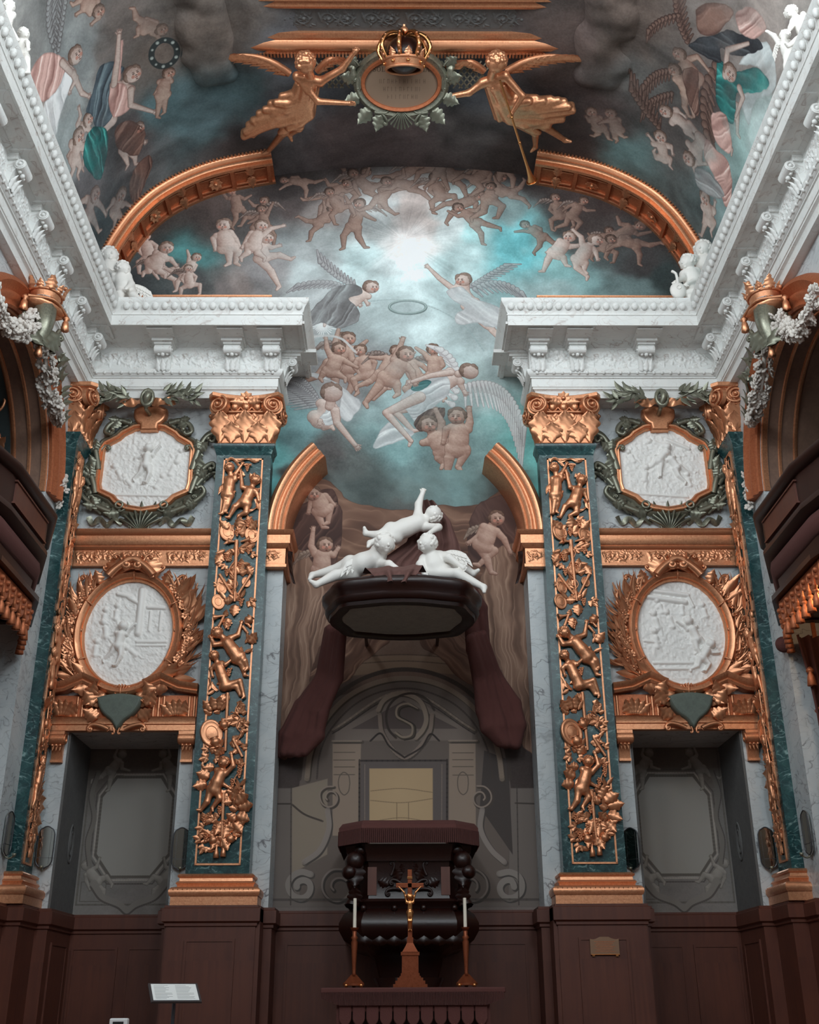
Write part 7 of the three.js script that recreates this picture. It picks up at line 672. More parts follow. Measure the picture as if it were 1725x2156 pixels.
for (const s of [-1, 1]) {
  const where = s < 0 ? 'left' : 'right', m = thing('octagonal_medallion', `octagonal white marble relief in a bronze scroll frame with laurel, ${where} of the niche`, 'medallion', [s * 3.66, 8.47, 0], 'octagonal medallions');
  mesh('relief_panel', reliefGeo(1.24, 1.28, 150, 150, octScenes[s < 0 ? 0 : 1], { mask: inPoly(OCT.map(([x, y]) => [x * 1.02, y * 1.02])), ground: 0.03, noise: 0.03, depth: 1.35 }), M.relief, m).userData.label = 'white marble relief of a many-figured scene';
  mesh('inner_frame', ringSweep([[0, 0], [0, 0.07], [0.02, 0.09], [0.04, 0.08], [0.05, 0.1], [0.075, 0.1], [0.09, 0.06], [0.09, 0]], OCT), M.gold, m);
  mesh('outer_frame', ringSweep([[0.085, 0], [0.085, 0.05], [0.12, 0.08], [0.16, 0.05], [0.17, 0]], OCT), M.bronze, m);
  const sc = (i, x, y, rot, k = 1, mt = M.bronze) => at(mesh('scroll', scrollGeo[i], mt, m), x, y, 0.07, 0, 0, rot, k);
  const lf = (x, y, rot, l, g = LEAF.ac, mt = M.bronze, z = 0.05, nm = 'acanthus_leaf') => at(mesh(nm, g, mt, m), x, y, z, 0.1, 0, rot, l);
  for (const q of [-1, 1]) {
    sc(q < 0 ? 0 : 1, q * 0.72, 0.2, -q * 0.12, 1.15); sc(q < 0 ? 1 : 0, q * 0.7, 0.12, q * 0.1, 0.7); sc(q < 0 ? 0 : 1, q * 0.74, -0.3, -q * 0.5, 0.95); sc(q < 0 ? 1 : 0, q * 0.6, -0.62, -q * 1.2, 0.6); sc(q < 0 ? 0 : 1, q * 0.72, -0.1, q * 2.9 - q * 6.28 * 0 - q * 3.6, 0.7); sc(q < 0 ? 2 : 3, q * 0.38, 0.62, q * 1.2, 0.7); sc(q < 0 ? 0 : 1, q * 0.66, -0.2, -q * 0.75, 0.7);
    for (const [x, y, r, l] of [[0.7, -0.1, -0.3, 0.3], [0.7, -0.28, -0.45, 0.3], [0.74, -0.2, -1.0, 0.22], [0.7, 0.12, -0.2, 0.22], [0.66, -0.4, -1.5, 0.2], [0.58, -0.5, -2.0, 0.2], [0.44, -0.62, -1.75, 0.26], [0.3, -0.7, -1.7, 0.24], [0.52, 0.52, -0.9, 0.16]]) lf(q * x, y, q * r, l);
    for (const P of [[[0.66, -0.05], [0.73, 0.25], [0.83, 0.46], [0.93, 0.5], [0.97, 0.42], [0.92, 0.36], [0.87, 0.4]], [[0.66, -0.42], [0.74, -0.16], [0.86, -0.01], [0.95, 0.03], [0.98, -0.04], [0.93, -0.08]], [[0.42, -0.7], [0.62, -0.62], [0.78, -0.52], [0.86, -0.42], [0.82, -0.34], [0.75, -0.38]], [[0.28, 0.69], [0.44, 0.73], [0.58, 0.64], [0.61, 0.53], [0.54, 0.49], [0.5, 0.55]]]) { mesh('scroll_arm', tube(P.map(([x, y], i) => [q * x, y, 0.07 + 0.015 * i, lerp(0.055, 0.024, i / (P.length - 1))]), 7, 4, 0.7), M.bronze, m); const [ax, ay] = P[P.length - 1]; mesh('scroll_eye', ball(0.035, q * ax, ay, 0.16), M.bronze, m); const [bx, by] = P[1], [cx, cy] = P[2]; at(mesh('acanthus_leaf', LEAF.ac, M.bronze, m), q * bx, by, 0.1, 0.1, 0, -q * (Math.atan2(cx - bx, cy - by) + 0.5), 0.2); at(mesh('acanthus_leaf', LEAF.ac, M.bronze, m), q * bx, by, 0.11, 0.1, 0, -q * (Math.atan2(cx - bx, cy - by) - 0.6), 0.17); }
    mesh('ribbon', ribbon([[q * 0.25, -0.86, 0.03], [q * 0.36, -0.8, 0.06], [q * 0.46, -0.88, 0.03], [q * 0.56, -0.8, 0.06], [q * 0.66, -0.86, 0.03], [q * 0.72, -0.76, 0.05]], 0.08), M.bronze, m);
    sc(q < 0 ? 2 : 3, q * 0.12, -0.98, q * 0.2, 0.32); sc(q < 0 ? 3 : 2, q * 0.2, -0.62, -q * 2.6, 0.55);
    mesh('frame_clasp', [new THREE.TorusGeometry(0.05, 0.02, 6, 10).translate(q * 0.31, -0.6, 0.09)], M.bronze, m);
    // laurel branch above
    mesh('laurel_stem', tube([[q * 0.15, 0.92, 0.3, 0.016], [q * 0.45, 1.0, 0.42, 0.014], [q * 0.72, 0.92, 0.4, 0.008]], 5, 4), M.bronze, m);
    const r = RNG(40 + q); for (let i = 0; i < 34; i++) { const t = 0.1 + 0.9 * i / 34, x = lerp(0.18, 0.7, t), y = 0.94 + 0.1 * Math.sin(t * 2.4) - 0.12 * t + (r() - 0.5) * 0.16, rr = -q * (1.57 + (i % 3 - 1) * 0.9 + (r() - 0.5) * 0.5); at(mesh('laurel_leaf', LEAF.laurel, M.bronze, m), q * x, y, 0.36 + 0.14 * r(), 0.4 * (r() - 0.5), 0.5 * (r() - 0.5), rr, 0.15 + 0.06 * r()); }
    mesh('gilt_ribbon', ribbon([[q * 0.08, 0.9, 0.34], [q * 0.22, 0.86, 0.38], [q * 0.38, 0.92, 0.34]], 0.13), M.gold, m);
    sc(q < 0 ? 3 : 2, q * 0.18, 0.66, q * 0.4, 0.42); sc(q < 0 ? 2 : 3, q * 0.05, 0.66, -q * 1.2, 0.35);
  }
  mesh('bow', [new THREE.TorusGeometry(0.1, 0.035, 6, 12).scale(0.8, 1.2, 1).translate(0, 0.94, 0.38), tube([[0, 1.05, 0.36, 0.03], [0.02, 0.95, 0.44, 0.05], [-0.02, 0.82, 0.36, 0.03], [0, 0.8, 0.1, 0.03]], 6, 3)], M.bronze, m);
  const shd = new THREE.Shape(); shd.moveTo(-0.2, 0.12); shd.quadraticCurveTo(-0.08, 0.2, 0, 0.14); shd.quadraticCurveTo(0.08, 0.2, 0.2, 0.12); shd.quadraticCurveTo(0.22, -0.02, 0.1, -0.08); shd.lineTo(0.09, -0.16); shd.lineTo(-0.09, -0.16); shd.lineTo(-0.1, -0.08); shd.quadraticCurveTo(-0.22, -0.02, -0.2, 0.12);
  mesh('crest_shield', new THREE.ExtrudeGeometry(shd, { depth: 0.05, bevelEnabled: true, bevelSize: 0.04, bevelThickness: 0.05, bevelSegments: 3 }).translate(0, 0.76, 0.04), M.gold, m);
  at(mesh('shell', shellGeo, M.bronze, m), 0, -0.98, 0.02, 0, 0, 0, [0.34, 0.32, 0.6]); for (const x of [-0.16, 0, 0.16]) lf(x, -0.66, -x * 2, 0.14, LEAF.plain);
  // ---- oval ----
  const o = thing('oval_medallion', `oval white marble relief in a gilt frame of palm leaves, ${where} of the niche`, 'medallion', [s * 3.66, 6.03, 0], 'oval medallions');
  const OV = [...Array(40)].map((_, i) => { const a = -i / 40 * TAU + Math.PI / 2; return [Math.cos(a) * 0.58, Math.sin(a) * 0.72]; });
  mesh('relief_panel', reliefGeo(1.2, 1.48, 150, 180, ovScenes[s < 0 ? 0 : 1], { mask: (x, y) => (x / 0.6) ** 2 + (y / 0.74) ** 2 < 1, ground: 0.03, noise: 0.025, depth: 1.35 }), M.relief, o).userData.label = 'white marble relief of a crowded interior scene';
  mesh('oval_frame', ringSweep([[0, 0], [0, 0.08], [0.02, 0.1], [0.035, 0.09], [0.05, 0.13], [0.1, 0.15], [0.13, 0.12], [0.14, 0.08], [0.15, 0]], OV), M.gold, o);
  const S2 = (i, x, y, rot, k, z = 0.1) => at(mesh('scroll', scrollGeo[i], M.gold, o), x, y, z, 0, 0, rot, k);
  for (const q of [-1, 1]) {
    S2(q < 0 ? 1 : 0, q * 0.3, 0.74, q * 0.62, 1.25, 0.24); S2(q < 0 ? 0 : 1, q * 0.12, 0.86, -q * 0.1, 0.6, 0.22); S2(q < 0 ? 0 : 1, q * 0.55, 0.6, -q * 0.15, 0.62); S2(q < 0 ? 3 : 2, q * 0.3, 0.82, -q * 1.4, 0.6, 0.12); S2(q < 0 ? 2 : 3, q * 0.16, -0.82, q * 1.4, 0.5); S2(q < 0 ? 1 : 0, q * 0.66, -0.1, -q * 0.3, 0.4); S2(q < 0 ? 0 : 1, q * 0.72, -0.02, -q * 1.4, 0.32);
    for (const [x, y, rr, l] of [[0.3, 0.76, 0.5, 0.4], [0.44, 0.66, -0.3, 0.22], [0.2, -0.84, -2.2, 0.3], [0.36, -0.74, -1.8, 0.3]]) at(mesh('acanthus_leaf', LEAF.ac, M.gold, o), q * x, y, 0.11, 0.1, 0, q * rr, l);
    const r = RNG(90 + q); for (let i = 0; i < 130; i++) { const t = (i % 65) / 64, a = lerp(-0.95, 0.85, t), x = Math.cos(a) * 0.66, y = Math.sin(a) * 0.82 - 0.02, rr = -q * (0.45 + (1 - t) * 0.85 + (r() - 0.5) * 1.1), l = 0.2 + 0.17 * r(), xm = Math.min(x + (i < 65 ? r() * 0.1 : 0.06 + r() * 0.18), 0.84); at(mesh('palm_leaf', r() < 0.8 ? (q < 0 ? LEAF.thin : LEAF.thinL) : LEAF.plain, M.gold, o), q * xm, y, 0.03 + 0.09 * r(), 0.25 * r(), 0, rr, l); }
    for (let i = 0; i < 22; i++) { const a = lerp(-0.9, 0.85, (i + 0.5) / 22), x = Math.cos(a) * (0.74 + 0.12 * r()), y = Math.sin(a) * 0.85; at(mesh('flower', flowerSm, M.gold, o), q * x, y, 0.12, 0.2 * (r() - 0.5), 0.3 * (r() - 0.5), r() * 3); }
    mesh('palm_stem', tube([[q * 0.5, -0.7, 0.05, 0.03], [q * 0.72, -0.3, 0.09, 0.026], [q * 0.78, 0.2, 0.08, 0.02], [q * 0.86, 0.7, 0.05, 0.008]], 6, 4), M.gold, o);
  }
  mesh('crest', [tube([[-0.22, 0.8, 0.12, 0.03], [0, 0.92, 0.16, 0.07], [0.22, 0.8, 0.12, 0.03]], 8, 4)], M.gold, o); at(mesh('shell', shellGeo, M.gold, o), 0, -0.9, 0.06, 0, 0, 0, [0.16, 0.2, 0.5]);
  for (let i = 0; i < 6; i++) mesh('frame_ring', [new THREE.TorusGeometry(0.075, 0.014, 5, 10).rotateX(Math.PI / 2).rotateZ(-Math.atan2(0.58 * 0, 1)).rotateZ(Math.atan2(Math.sin(i * 1.05 + 0.5) * 0.7, Math.cos(i * 1.05 + 0.5) * 0.58) + Math.PI / 2 * 0).translate(Math.cos(i * 1.05 + 0.5) * 0.66, Math.sin(i * 1.05 + 0.5) * 0.8, 0.07)], M.gold, o);
  // ---- overdoor ----
  const d = thing('overdoor', `gilt fluted overdoor with a broken pediment above the ${where} recess`, 'overdoor', [s * 3.66, 4.72, 0], 'gilt overdoors');
  mesh('architrave', sweep([[0, 0], [0.1, 0], [0.1, 0.07], [0.12, 0.08], [0.12, 0.15], [0.14, 0.17], [0, 0.18]], [V(0.98, 0, 0), V(-0.98, 0, 0)], Y), M.gold, d);
  mesh('frieze_ground', box(-0.98, 0.98, 0.17, 0.46, 0, 0.07), M.goldmatte, d);
  for (let i = 0; i < 30; i++) { const x = -0.94 + i * 0.065; if (Math.abs(x) < 0.3 || Math.abs(Math.abs(x) - 0.72) < 0.16) continue; mesh('flute', fluteGeo, M.gold, d).position.set(x, 0.31, 0.075); }
  for (const q of [-1, 1]) {
    const pts = [V(q * 0.98, 0.46, 0), V(q * 0.72, 0.5, 0), V(q * 0.5, 0.6, 0), V(q * 0.32, 0.52, 0)]; const N = Z.clone().cross(pts[1].clone().sub(pts[0])), up = N.y > 0 ? 1 : -1;
    mesh('pediment', sweep([[0, 0], [0, 0.16], [0.03, 0.18], [0.05, 0.17], [0.07, 0.2], [0.12, 0.22], [0.12, 0]].map(([a, b]) => [up * a, b]), pts, Z), M.gold, d);
    for (let i = -2; i <= 2; i++) at(mesh('leaf_spray', LEAF.ac, M.gold, d), q * 0.72 + i * 0.02, 0.19, 0.08, 0.1, 0, -i * 0.32 + q * 0.2, 0.24);
    at(mesh('scroll', scrollGeo[q < 0 ? 0 : 1], M.gold, d), q * 0.1, 0.0, 0.16, 0, 0, -q * 1.0, 0.72); at(mesh('scroll', scrollGeo[q < 0 ? 3 : 2], M.gold, d), q * 0.04, 0.02, 0.16, 0, 0, q * 2.6, 0.35); at(mesh('scroll', scrollGeo[q < 0 ? 3 : 2], M.gold, d), q * 0.3, 0.36, 0.16, 0, 0, q * 0.9, 0.45);
    for (const [x, y, rr, l] of [[0.34, 0.3, -0.5, 0.26], [0.26, 0.14, -1.0, 0.24], [0.4, 0.42, 0.4, 0.24]]) at(mesh('acanthus_leaf', LEAF.ac, M.gold, d), q * x, y, 0.14, 0.1, 0, q * rr, l);
  }
  const bs = new THREE.Shape(); bs.moveTo(-0.25, 0.34); bs.quadraticCurveTo(0, 0.42, 0.25, 0.34); bs.quadraticCurveTo(0.22, 0.2, 0.1, 0.12); bs.quadraticCurveTo(0.04, 0.08, 0, 0); bs.quadraticCurveTo(-0.04, 0.08, -0.1, 0.12); bs.quadraticCurveTo(-0.22, 0.2, -0.25, 0.34);
  mesh('boss', new THREE.ExtrudeGeometry(bs, { depth: 0.06, bevelEnabled: true, bevelSize: 0.04, bevelThickness: 0.07, bevelSegments: 4 }).translate(0, 0.05, 0.06), M.boss, d).userData.label = 'plain grey-green shield boss';
  for (const x of [-0.745, 0.89]) { // brackets below
    const b = thing('bracket', `small gilt scroll bracket under the ${where} overdoor, ${(x < 0) === (s < 0) ? 'outer' : 'inner'} side`, 'bracket', [s < 0 ? -3.66 + x : 3.66 - x, 4.7, 0.0], 'gilt brackets');
    mesh('bracket_scroll', [new THREE.CylinderGeometry(0.075, 0.075, 0.19, 12).rotateZ(Math.PI / 2).translate(0, -0.09, 0.1), new THREE.TorusGeometry(0.05, 0.016, 5, 10).rotateY(Math.PI / 2).translate(0.1, -0.09, 0.1), new THREE.TorusGeometry(0.05, 0.016, 5, 10).rotateY(Math.PI / 2).translate(-0.1, -0.09, 0.1), box(-0.1, 0.1, -0.04, 0, 0, 0.16)], M.gold, b);
    mesh('bracket_body', sweep([[0, -0.1], [0.13, -0.1], [0.08, -0.18], [0.05, -0.26], [0.04, -0.34], [0, -0.34]], [V(0.07, 0, 0), V(-0.07, 0, 0)], Y), M.gold, b); mesh('bracket_foot', box(-0.075, 0.075, -0.37, -0.34, 0, 0.06), M.gold, b); for (const k of [-1, 0, 1]) at(mesh('leaf', LEAF.plain, M.gold, b), k * 0.045, -0.12, 0.13, 0.4, 0, Math.PI, 0.13); for (const k of [-1, 0, 1]) mesh('bead', ball(0.02, k * 0.05, -0.17, 0.12), M.gold, b);
  }
}
const FIG = {"proneL":[0.119,[[-0.261,6.757,1.35],[-0.308,6.656,1.2],[-0.684,6.551,1.05],[-0.213,6.461,1.4],[-0.091,6.372,1.45],[-0.349,6.516,1.15],[-0.183,6.422,1.25],[-0.886,6.429,1.12],[-1.114,6.281,1.18],[-0.939,6.55,0.95],[-1.189,6.515,0.9]]],"reclR":[0.115,[[0.259,6.777,1.3],[0.322,6.655,1.2],[0.371,6.44,1.2],[0.534,6.588,1.3],[0.682,6.454,1.35],[0.176,6.52,1.25],[0.223,6.372,1.35],[0.629,6.36,1.35],[0.945,6.162,1.4],[0.698,6.567,1.1],[0.844,6.475,1.05]]],"backTop":[0.109,[[0.366,7.437,0.75],[0.246,7.347,0.75],[-0.166,7.137,0.8],[0.171,7.574,0.75],[0.228,7.757,0.72],[0.423,7.175,0.9],[0.322,7.062,1.0],[-0.348,7.081,0.85],[-0.521,7.132,0.8],[-0.335,6.969,0.95],[-0.462,6.935,0.95]]],"cornL1":[0.124,[[-4.481,11.945,0.3],[-4.484,11.814,0.25],[-4.457,11.481,0.25],[-4.575,11.676,0.3],[-4.45,11.503,0.4],[-4.315,11.656,0.35],[-4.179,11.615,0.45],[-4.431,11.212,0.35],[-4.374,11.047,0.4],[-4.342,11.28,0.3],[-4.282,11.082,0.35]]],"cornL2":[0.107,[[-4.157,11.47,0.6],[-4.19,11.361,0.55],[-4.123,11.17,0.5],[-4.294,11.386,0.55],[-4.4,11.512,0.5],[-4.01,11.195,0.6],[-4.04,11.059,0.7],[-3.949,10.961,0.65],[-3.83,10.853,0.7],[-4.149,10.983,0.65],[-4.095,10.816,0.72]]],"cornR1":[0.125,[[4.569,12.082,0.3],[4.592,11.933,0.25],[4.585,11.629,0.25],[4.408,11.874,0.35],[4.289,11.814,0.45],[4.689,11.794,0.3],[4.683,11.622,0.35],[4.511,11.324,0.35],[4.428,11.189,0.4],[4.614,11.393,0.3],[4.554,11.225,0.35]]],"cornR2":[0.114,[[4.208,11.601,0.6],[4.239,11.473,0.55],[4.302,11.248,0.5],[4.11,11.322,0.6],[3.964,11.167,0.7],[4.354,11.342,0.55],[4.134,11.135,0.7],[4.198,10.991,0.7],[4.016,10.945,0.72],[4.308,11.047,0.6],[4.137,10.918,0.7]]],"topL1":[0.059,[[-4.196,11.261,5.1],[-4.235,11.208,5.05],[-4.216,11.018,5.0],[-4.138,11.122,5.1],[-4.072,10.92,5.2],[-4.294,11.123,5.0],[-4.184,10.954,5.1],[-4.09,10.828,5.15],[-4.026,10.591,5.2],[-4.148,10.86,5.1],[-4.091,10.673,5.15]]],"topL2":[0.058,[[-4.266,11.329,5.4],[-4.266,11.223,5.4],[-4.285,11.045,5.4],[-4.211,11.213,5.4],[-4.228,11.118,5.4],[-4.325,11.212,5.4],[-4.346,11.149,5.4],[-4.208,10.983,5.4],[-4.112,10.839,5.4],[-4.267,10.92,5.4],[-4.201,10.777,5.4]]],"topR1":[0.066,[[4.147,11.286,5.4],[4.203,11.191,5.4],[4.276,10.961,5.4],[4.115,11.064,5.4],[4.082,11.001,5.4],[4.275,11.255,5.4],[4.315,11.213,5.4],[4.156,10.877,5.4],[4.052,10.794,5.4],[4.211,10.836,5.4],[4.11,10.671,5.4]]],"topR2":[0.059,[[4.171,11.268,5.1],[4.149,11.171,5.1],[4.198,10.97,5.1],[4.06,11.267,5.1],[4.004,11.321,5.1],[4.22,11.118,5.1],[4.242,11.054,5.1],[4.133,10.843,5.1],[4.107,10.718,5.1],[4.191,10.865,5.1],[4.172,10.739,5.1]]],"angL":[0.135,[[-1.414,13.8,2.273],[-1.38,13.9,1.957],[-1.634,14.0,1.147],[-1.289,13.75,1.603],[-0.814,13.7,1.618],[-0.904,13.95,2.035],[-0.724,14.0,2.285],[-1.887,13.95,0.749],[-2.189,14.05,0.222],[-1.633,13.9,0.904],[-1.791,13.95,0.709]]],"angR":[0.135,[[1.308,13.8,2.297],[1.269,13.9,1.968],[1.647,14.0,1.11],[0.956,13.85,1.679],[0.503,13.85,1.565],[1.736,13.75,1.722],[1.597,13.65,1.48],[2.047,13.95,0.763],[2.099,14.05,0.344],[2.171,13.9,0.943],[2.532,13.95,0.6]]]};
const PTS = {"angLw":[[-1.706,14.1,1.798],[-2.043,14.1,2.216],[-2.55,14.1,2.128],[-1.851,14.1,1.381]],"angLw2":[[-1.283,14.1,1.845],[-1.054,14.1,2.199],[-0.994,14.1,2.024]],"angRw":[[1.512,14.1,1.856],[1.889,14.1,2.233],[2.418,14.1,2.126],[1.7,14.1,1.721]],"angRw2":[[1.162,14.1,1.855],[0.9,14.1,2.164],[0.843,14.1,1.943]],"skL":[[-1.476,13.95,1.532],[-1.83,13.95,1.531],[-2.104,13.95,1.293],[-2.397,13.95,0.949],[-2.496,13.95,0.747],[-1.985,13.95,1.05],[-1.777,13.95,0.951],[-1.434,13.95,1.15]],"skR":[[1.399,13.95,1.449],[1.746,13.95,1.545],[2.071,13.95,1.499],[2.397,13.95,1.453],[2.542,13.95,1.31],[2.304,13.95,1.066],[2.013,13.95,1.065],[1.613,13.95,1.063]],"trump":[[1.374,13.7,2.065],[1.989,13.25,0.463]],"cart":[[-0.052,14.05,1.758],[-0.615,14.05,1.756],[0.511,14.05,1.76],[-0.053,14.05,2.16],[-0.052,14.05,1.318],[-0.051,14.05,0.995]],"crown":[[-0.005,14.0,2.294],[-0.009,14.0,3.036],[-0.314,14.0,2.631],[0.301,14.0,2.633]],"lute":[[3.973,10.987,0.75],[3.973,11.298,0.72]],"horn":[[-4.344,11.495,0.5],[-4.134,11.503,0.6]],"stkL":[[-4.422,10.977,0.5]]};
// ---------- white marble putti ----------
function putto(name, label, key, face, { up, k = 115, cell = 0.0125, mat: mt = M.statue, wing, cat = 'statue', grp, adult = false, clothes } = {}) {
  const [R, J] = FIG[key], base = J[2], P = J.map((q) => q.map((v, i) => v - base[i])), o = thing(name, label, cat, base, grp);
  const pr = bodyPrims(P, R, { adult }).filter((p) => p.t !== 'hair'); pr.push(...headPrims(P[0], R * 0.98, face, up));
  mesh('body', figureGeo(pr, cell, k, R), mt, o);
  if (wing) for (const [dx, dy, dz, ry, rz, sx, sc] of wing) at(mesh('wing', bigWing, mt, o), P[1][0] + dx, P[1][1] + dy, P[1][2] + dz, 0, ry, rz, [sx * sc, sc, sc]);
  return o;
}
const bigWing = wingGeo(0.3, 0.24, 8, 0.35, 3); bigWing.userData.own = true;
putto('marble_putto', 'white marble cherub lying prone on the left of the sounding board', 'proneL', [0.4, -0.3, 0.9], { wing: [[-0.14, 0.0, -0.08, 0.2, 0.3, -1, 1]], grp: 'cherubs on the sounding board' });
putto('marble_putto', 'white marble cherub reclining on the right of the sounding board, looking up', 'reclR', [-0.7, -0.05, 0.7], { wing: [[0.16, 0.08, -0.1, -0.2, -0.2, 1, 0.9]], grp: 'cherubs on the sounding board' });
putto('marble_putto', 'white marble cherub stretched out on top with one arm raised to the drapery', 'backTop', [0.5, 0.75, 0.5], { up: [0.85, 0.3, -0.2], grp: 'cherubs on the sounding board' });
putto('cornice_putto', 'white plaster cherub at the back of the left corner, holding a horn', 'cornL1', [0.5, -0.1, 0.85], { grp: 'plaster cherubs on the cornice' });
putto('cornice_putto', 'white plaster winged cherub seated on the left corner of the cornice', 'cornL2', [0.85, -0.1, 0.5], { wing: [[0.12, -0.08, -0.1, 0.2, -0.3, 1, 1.0]], grp: 'plaster cherubs on the cornice' });
putto('cornice_putto', 'white plaster cherub leaning over its companion on the right corner', 'cornR1', [-0.6, -0.2, 0.8], { wing: [[0.12, 0.0, -0.1, -0.4, 0.2, 1, 0.8]], grp: 'plaster cherubs on the cornice' });
putto('cornice_putto', 'white plaster cherub with a lute seated on the right corner of the cornice', 'cornR2', [-0.85, -0.2, 0.5], { grp: 'plaster cherubs on the cornice' });
putto('cornice_putto', 'small white cherub sitting on the left side cornice near the frame edge', 'topL1', [0.9, -0.1, 0.4], { cell: 0.009, k: 220, grp: 'plaster cherubs on the cornice' });
putto('cornice_putto', 'white cherub partly cut off in the top left corner', 'topL2', [0.9, -0.3, 0.3], { cell: 0.009, k: 220, grp: 'plaster cherubs on the cornice' });
putto('cornice_putto', 'white cherub with a large head in the top right corner', 'topR1', [-0.8, -0.3, 0.5], { cell: 0.009, k: 220, grp: 'plaster cherubs on the cornice' });
putto('cornice_putto', 'white cherub stretching an arm out on the right side cornice', 'topR2', [-0.9, -0.1, 0.4], { cell: 0.009, k: 220, wing: [[-0.06, 0, 0.02, -1.2, 0.8, -1, 0.5]], grp: 'plaster cherubs on the cornice' });
{
  const L = PTS.lute, l = thing('lute', 'white plaster lute held by the cherub on the right corner', 'lute', L[0]); mesh('lute_body', [ball(0.12, 0, 0, 0, [1, 1.2, 0.5], 12)], M.statue, l); mesh('neck', tube([[0, 0.1, 0.02, 0.025], [0, 0.3, 0, 0.02], [-0.05, 0.36, -0.02, 0.022]], 6, 2), M.statue, l); mesh('sound_hole', new THREE.TorusGeometry(0.03, 0.008, 5, 12).translate(0, 0.02, 0.06), M.statue, l);
  const h = PTS.horn, hn = thing('horn', 'white plaster horn in the left corner cherub\'s hands', 'horn', h[0]); mesh('tube', tube([[0, 0, 0, 0.018], [0.1, -0.02, 0.05, 0.03], [h[1][0] - h[0][0], h[1][1] - h[0][1] + 0.02, 0.1, 0.07]], 8, 3), M.statue, hn);
}
// ---------- sounding board and its drapery ----------
{
  const b = thing('sounding_board', 'dark wooden oval sounding board with a grey underside above the pulpit', 'canopy', [-0.05, 5.8, 1.22]);
  const pts = [...Array(48)].map((_, i) => { const a = i / 48 * TAU, c = Math.cos(a), s = Math.sin(a), q = 1 + 0.05 * Math.cos(4 * a) ** 2; return V(0.88 * Math.sign(c) * Math.abs(c) ** 0.7 * q, 0, 0.74 * Math.sign(s) * Math.abs(s) ** 0.8 * q); });
  const N = Y.clone().cross(pts[1].clone().sub(pts[0])), o = N.dot(pts[0]) > 0 ? 1 : -1, ring = (p) => sweep(p.map(([a, y]) => [o * a, y]), pts, Y, { closed: true });
  mesh('rim', ring([[-0.2, 0.02], [-0.16, -0.02], [-0.04, -0.02], [-0.03, 0.02], [0.0, 0.03], [0.02, 0.08], [0.0, 0.11], [0.02, 0.16], [0.05, 0.19], [0.06, 0.25], [0.03, 0.29], [-0.1, 0.31], [-0.3, 0.32]]), M.darkwood, b);
  mesh('underside', new THREE.ShapeGeometry(new THREE.Shape(pts.map((p) => new THREE.Vector2(p.x * 0.84, p.z * 0.82)))).rotateX(Math.PI / 2).translate(0, 0.012, 0), mat('underside', { map: T.paint, color: 0xe0eae4, roughness: 0.6 }, 1), b).userData.label = 'plain grey-green oval underside';
  mesh('top_board', new THREE.ExtrudeGeometry(new THREE.Shape(pts.map((p) => new THREE.Vector2(p.x * 0.97, p.z * 0.97))), { depth: 0.26, bevelEnabled: false }).rotateX(Math.PI / 2).translate(0, 0.32, 0), M.darkwood, b);
  mesh('mount', [box(-0.5, -0.46, 0.2, 0.26, -1.7, -0.6), box(0.46, 0.5, 0.2, 0.26, -1.7, -0.6)], M.darkwood, b);
  // cloth lying on and over the board
  function drape(name, label, P, mt, amp, freq, sd, thick = 0.03) { const rows = P.length, cols = 26, pos = [], idx = []; for (let r = 0; r < rows * 4 - 3; r++) { const q = r / 4, i = Math.min(rows - 2, Math.floor(q)), t = q - i; for (let c = 0; c <= cols; c++) { const u = c / cols, L = P[i][0].map((v, k) => lerp(v, P[i + 1][0][k], t)), R = P[i][1].map((v, k) => lerp(v, P[i + 1][1][k], t)), w = Math.sin(u * freq + sd + q * 0.5) + 0.5 * Math.sin(u * freq * 2.1 + q * 0.9 + sd); pos.push(lerp(L[0], R[0], u) + 0.01 * w, lerp(L[1], R[1], u) - 0.03 * amp * w * 3, lerp(L[2], R[2], u) + amp * w * (0.4 + 0.6 * Math.min(1, q + 0.2))); } } const n = rows * 4 - 4; for (let r = 0; r < n; r++) for (let c = 0; c < cols; c++) { const a = r * (cols + 1) + c; idx.push(a, a + 1, a + cols + 1, a + 1, a + cols + 2, a + cols + 1); } return tag(mesh(name, rawGeo(pos, null, null, idx), mt, scene), label, 'drapery'); }
  drape('carved_drapery', 'brown carved drapery heaped behind the reclining cherubs', [[[0.15, 7.75, 0.55], [0.38, 7.72, 0.55]], [[0.1, 7.4, 0.5], [0.62, 7.45, 0.52]], [[0.0, 7.1, 0.55], [0.72, 7.1, 0.6]], [[-0.35, 6.8, 0.65], [0.78, 6.75, 0.7]], [[-0.5, 6.45, 0.85], [0.85, 6.4, 0.85]], [[-0.5, 6.12, 1.0], [0.9, 6.12, 1.0]]], M.cloth, 0.05, 22, 1);
  drape('carved_drapery', 'fold of brown drapery spilling over the front of the sounding board', [[[-0.55, 6.36, 1.35], [0.25, 6.34, 1.45]], [[-0.5, 6.3, 1.7], [0.2, 6.32, 1.75]], [[-0.42, 6.14, 1.98], [0.16, 6.16, 2.0]], [[-0.3, 6.0, 2.04], [0.05, 5.98, 2.05]]], M.cloth, 0.035, 14, 2);
  function bunch(label, top, mids, n, sd) { const pr = [], r = RNG(sd); for (let i = 0; i < n; i++) { const u = i / (n - 1); let prev = null; mids.forEach(([L, Q, rad], j) => { const w = j ? 0.05 : 0.02, p = [lerp(L[0], Q[0], u) + (r() - 0.5) * w, lerp(L[1], Q[1], u) + (r() - 0.5) * w, lerp(L[2], Q[2], u) + (i % 2) * 0.05]; if (prev) pr.push({ a: prev[0], b: p, ra: prev[1], rb: rad * (0.8 + 0.4 * r()) }); prev = [p, rad]; }); } return tag(mesh('carved_drapery', skinGeo(pr, 0.02, 90), M.redcloth, scene), label, 'drapery'); }
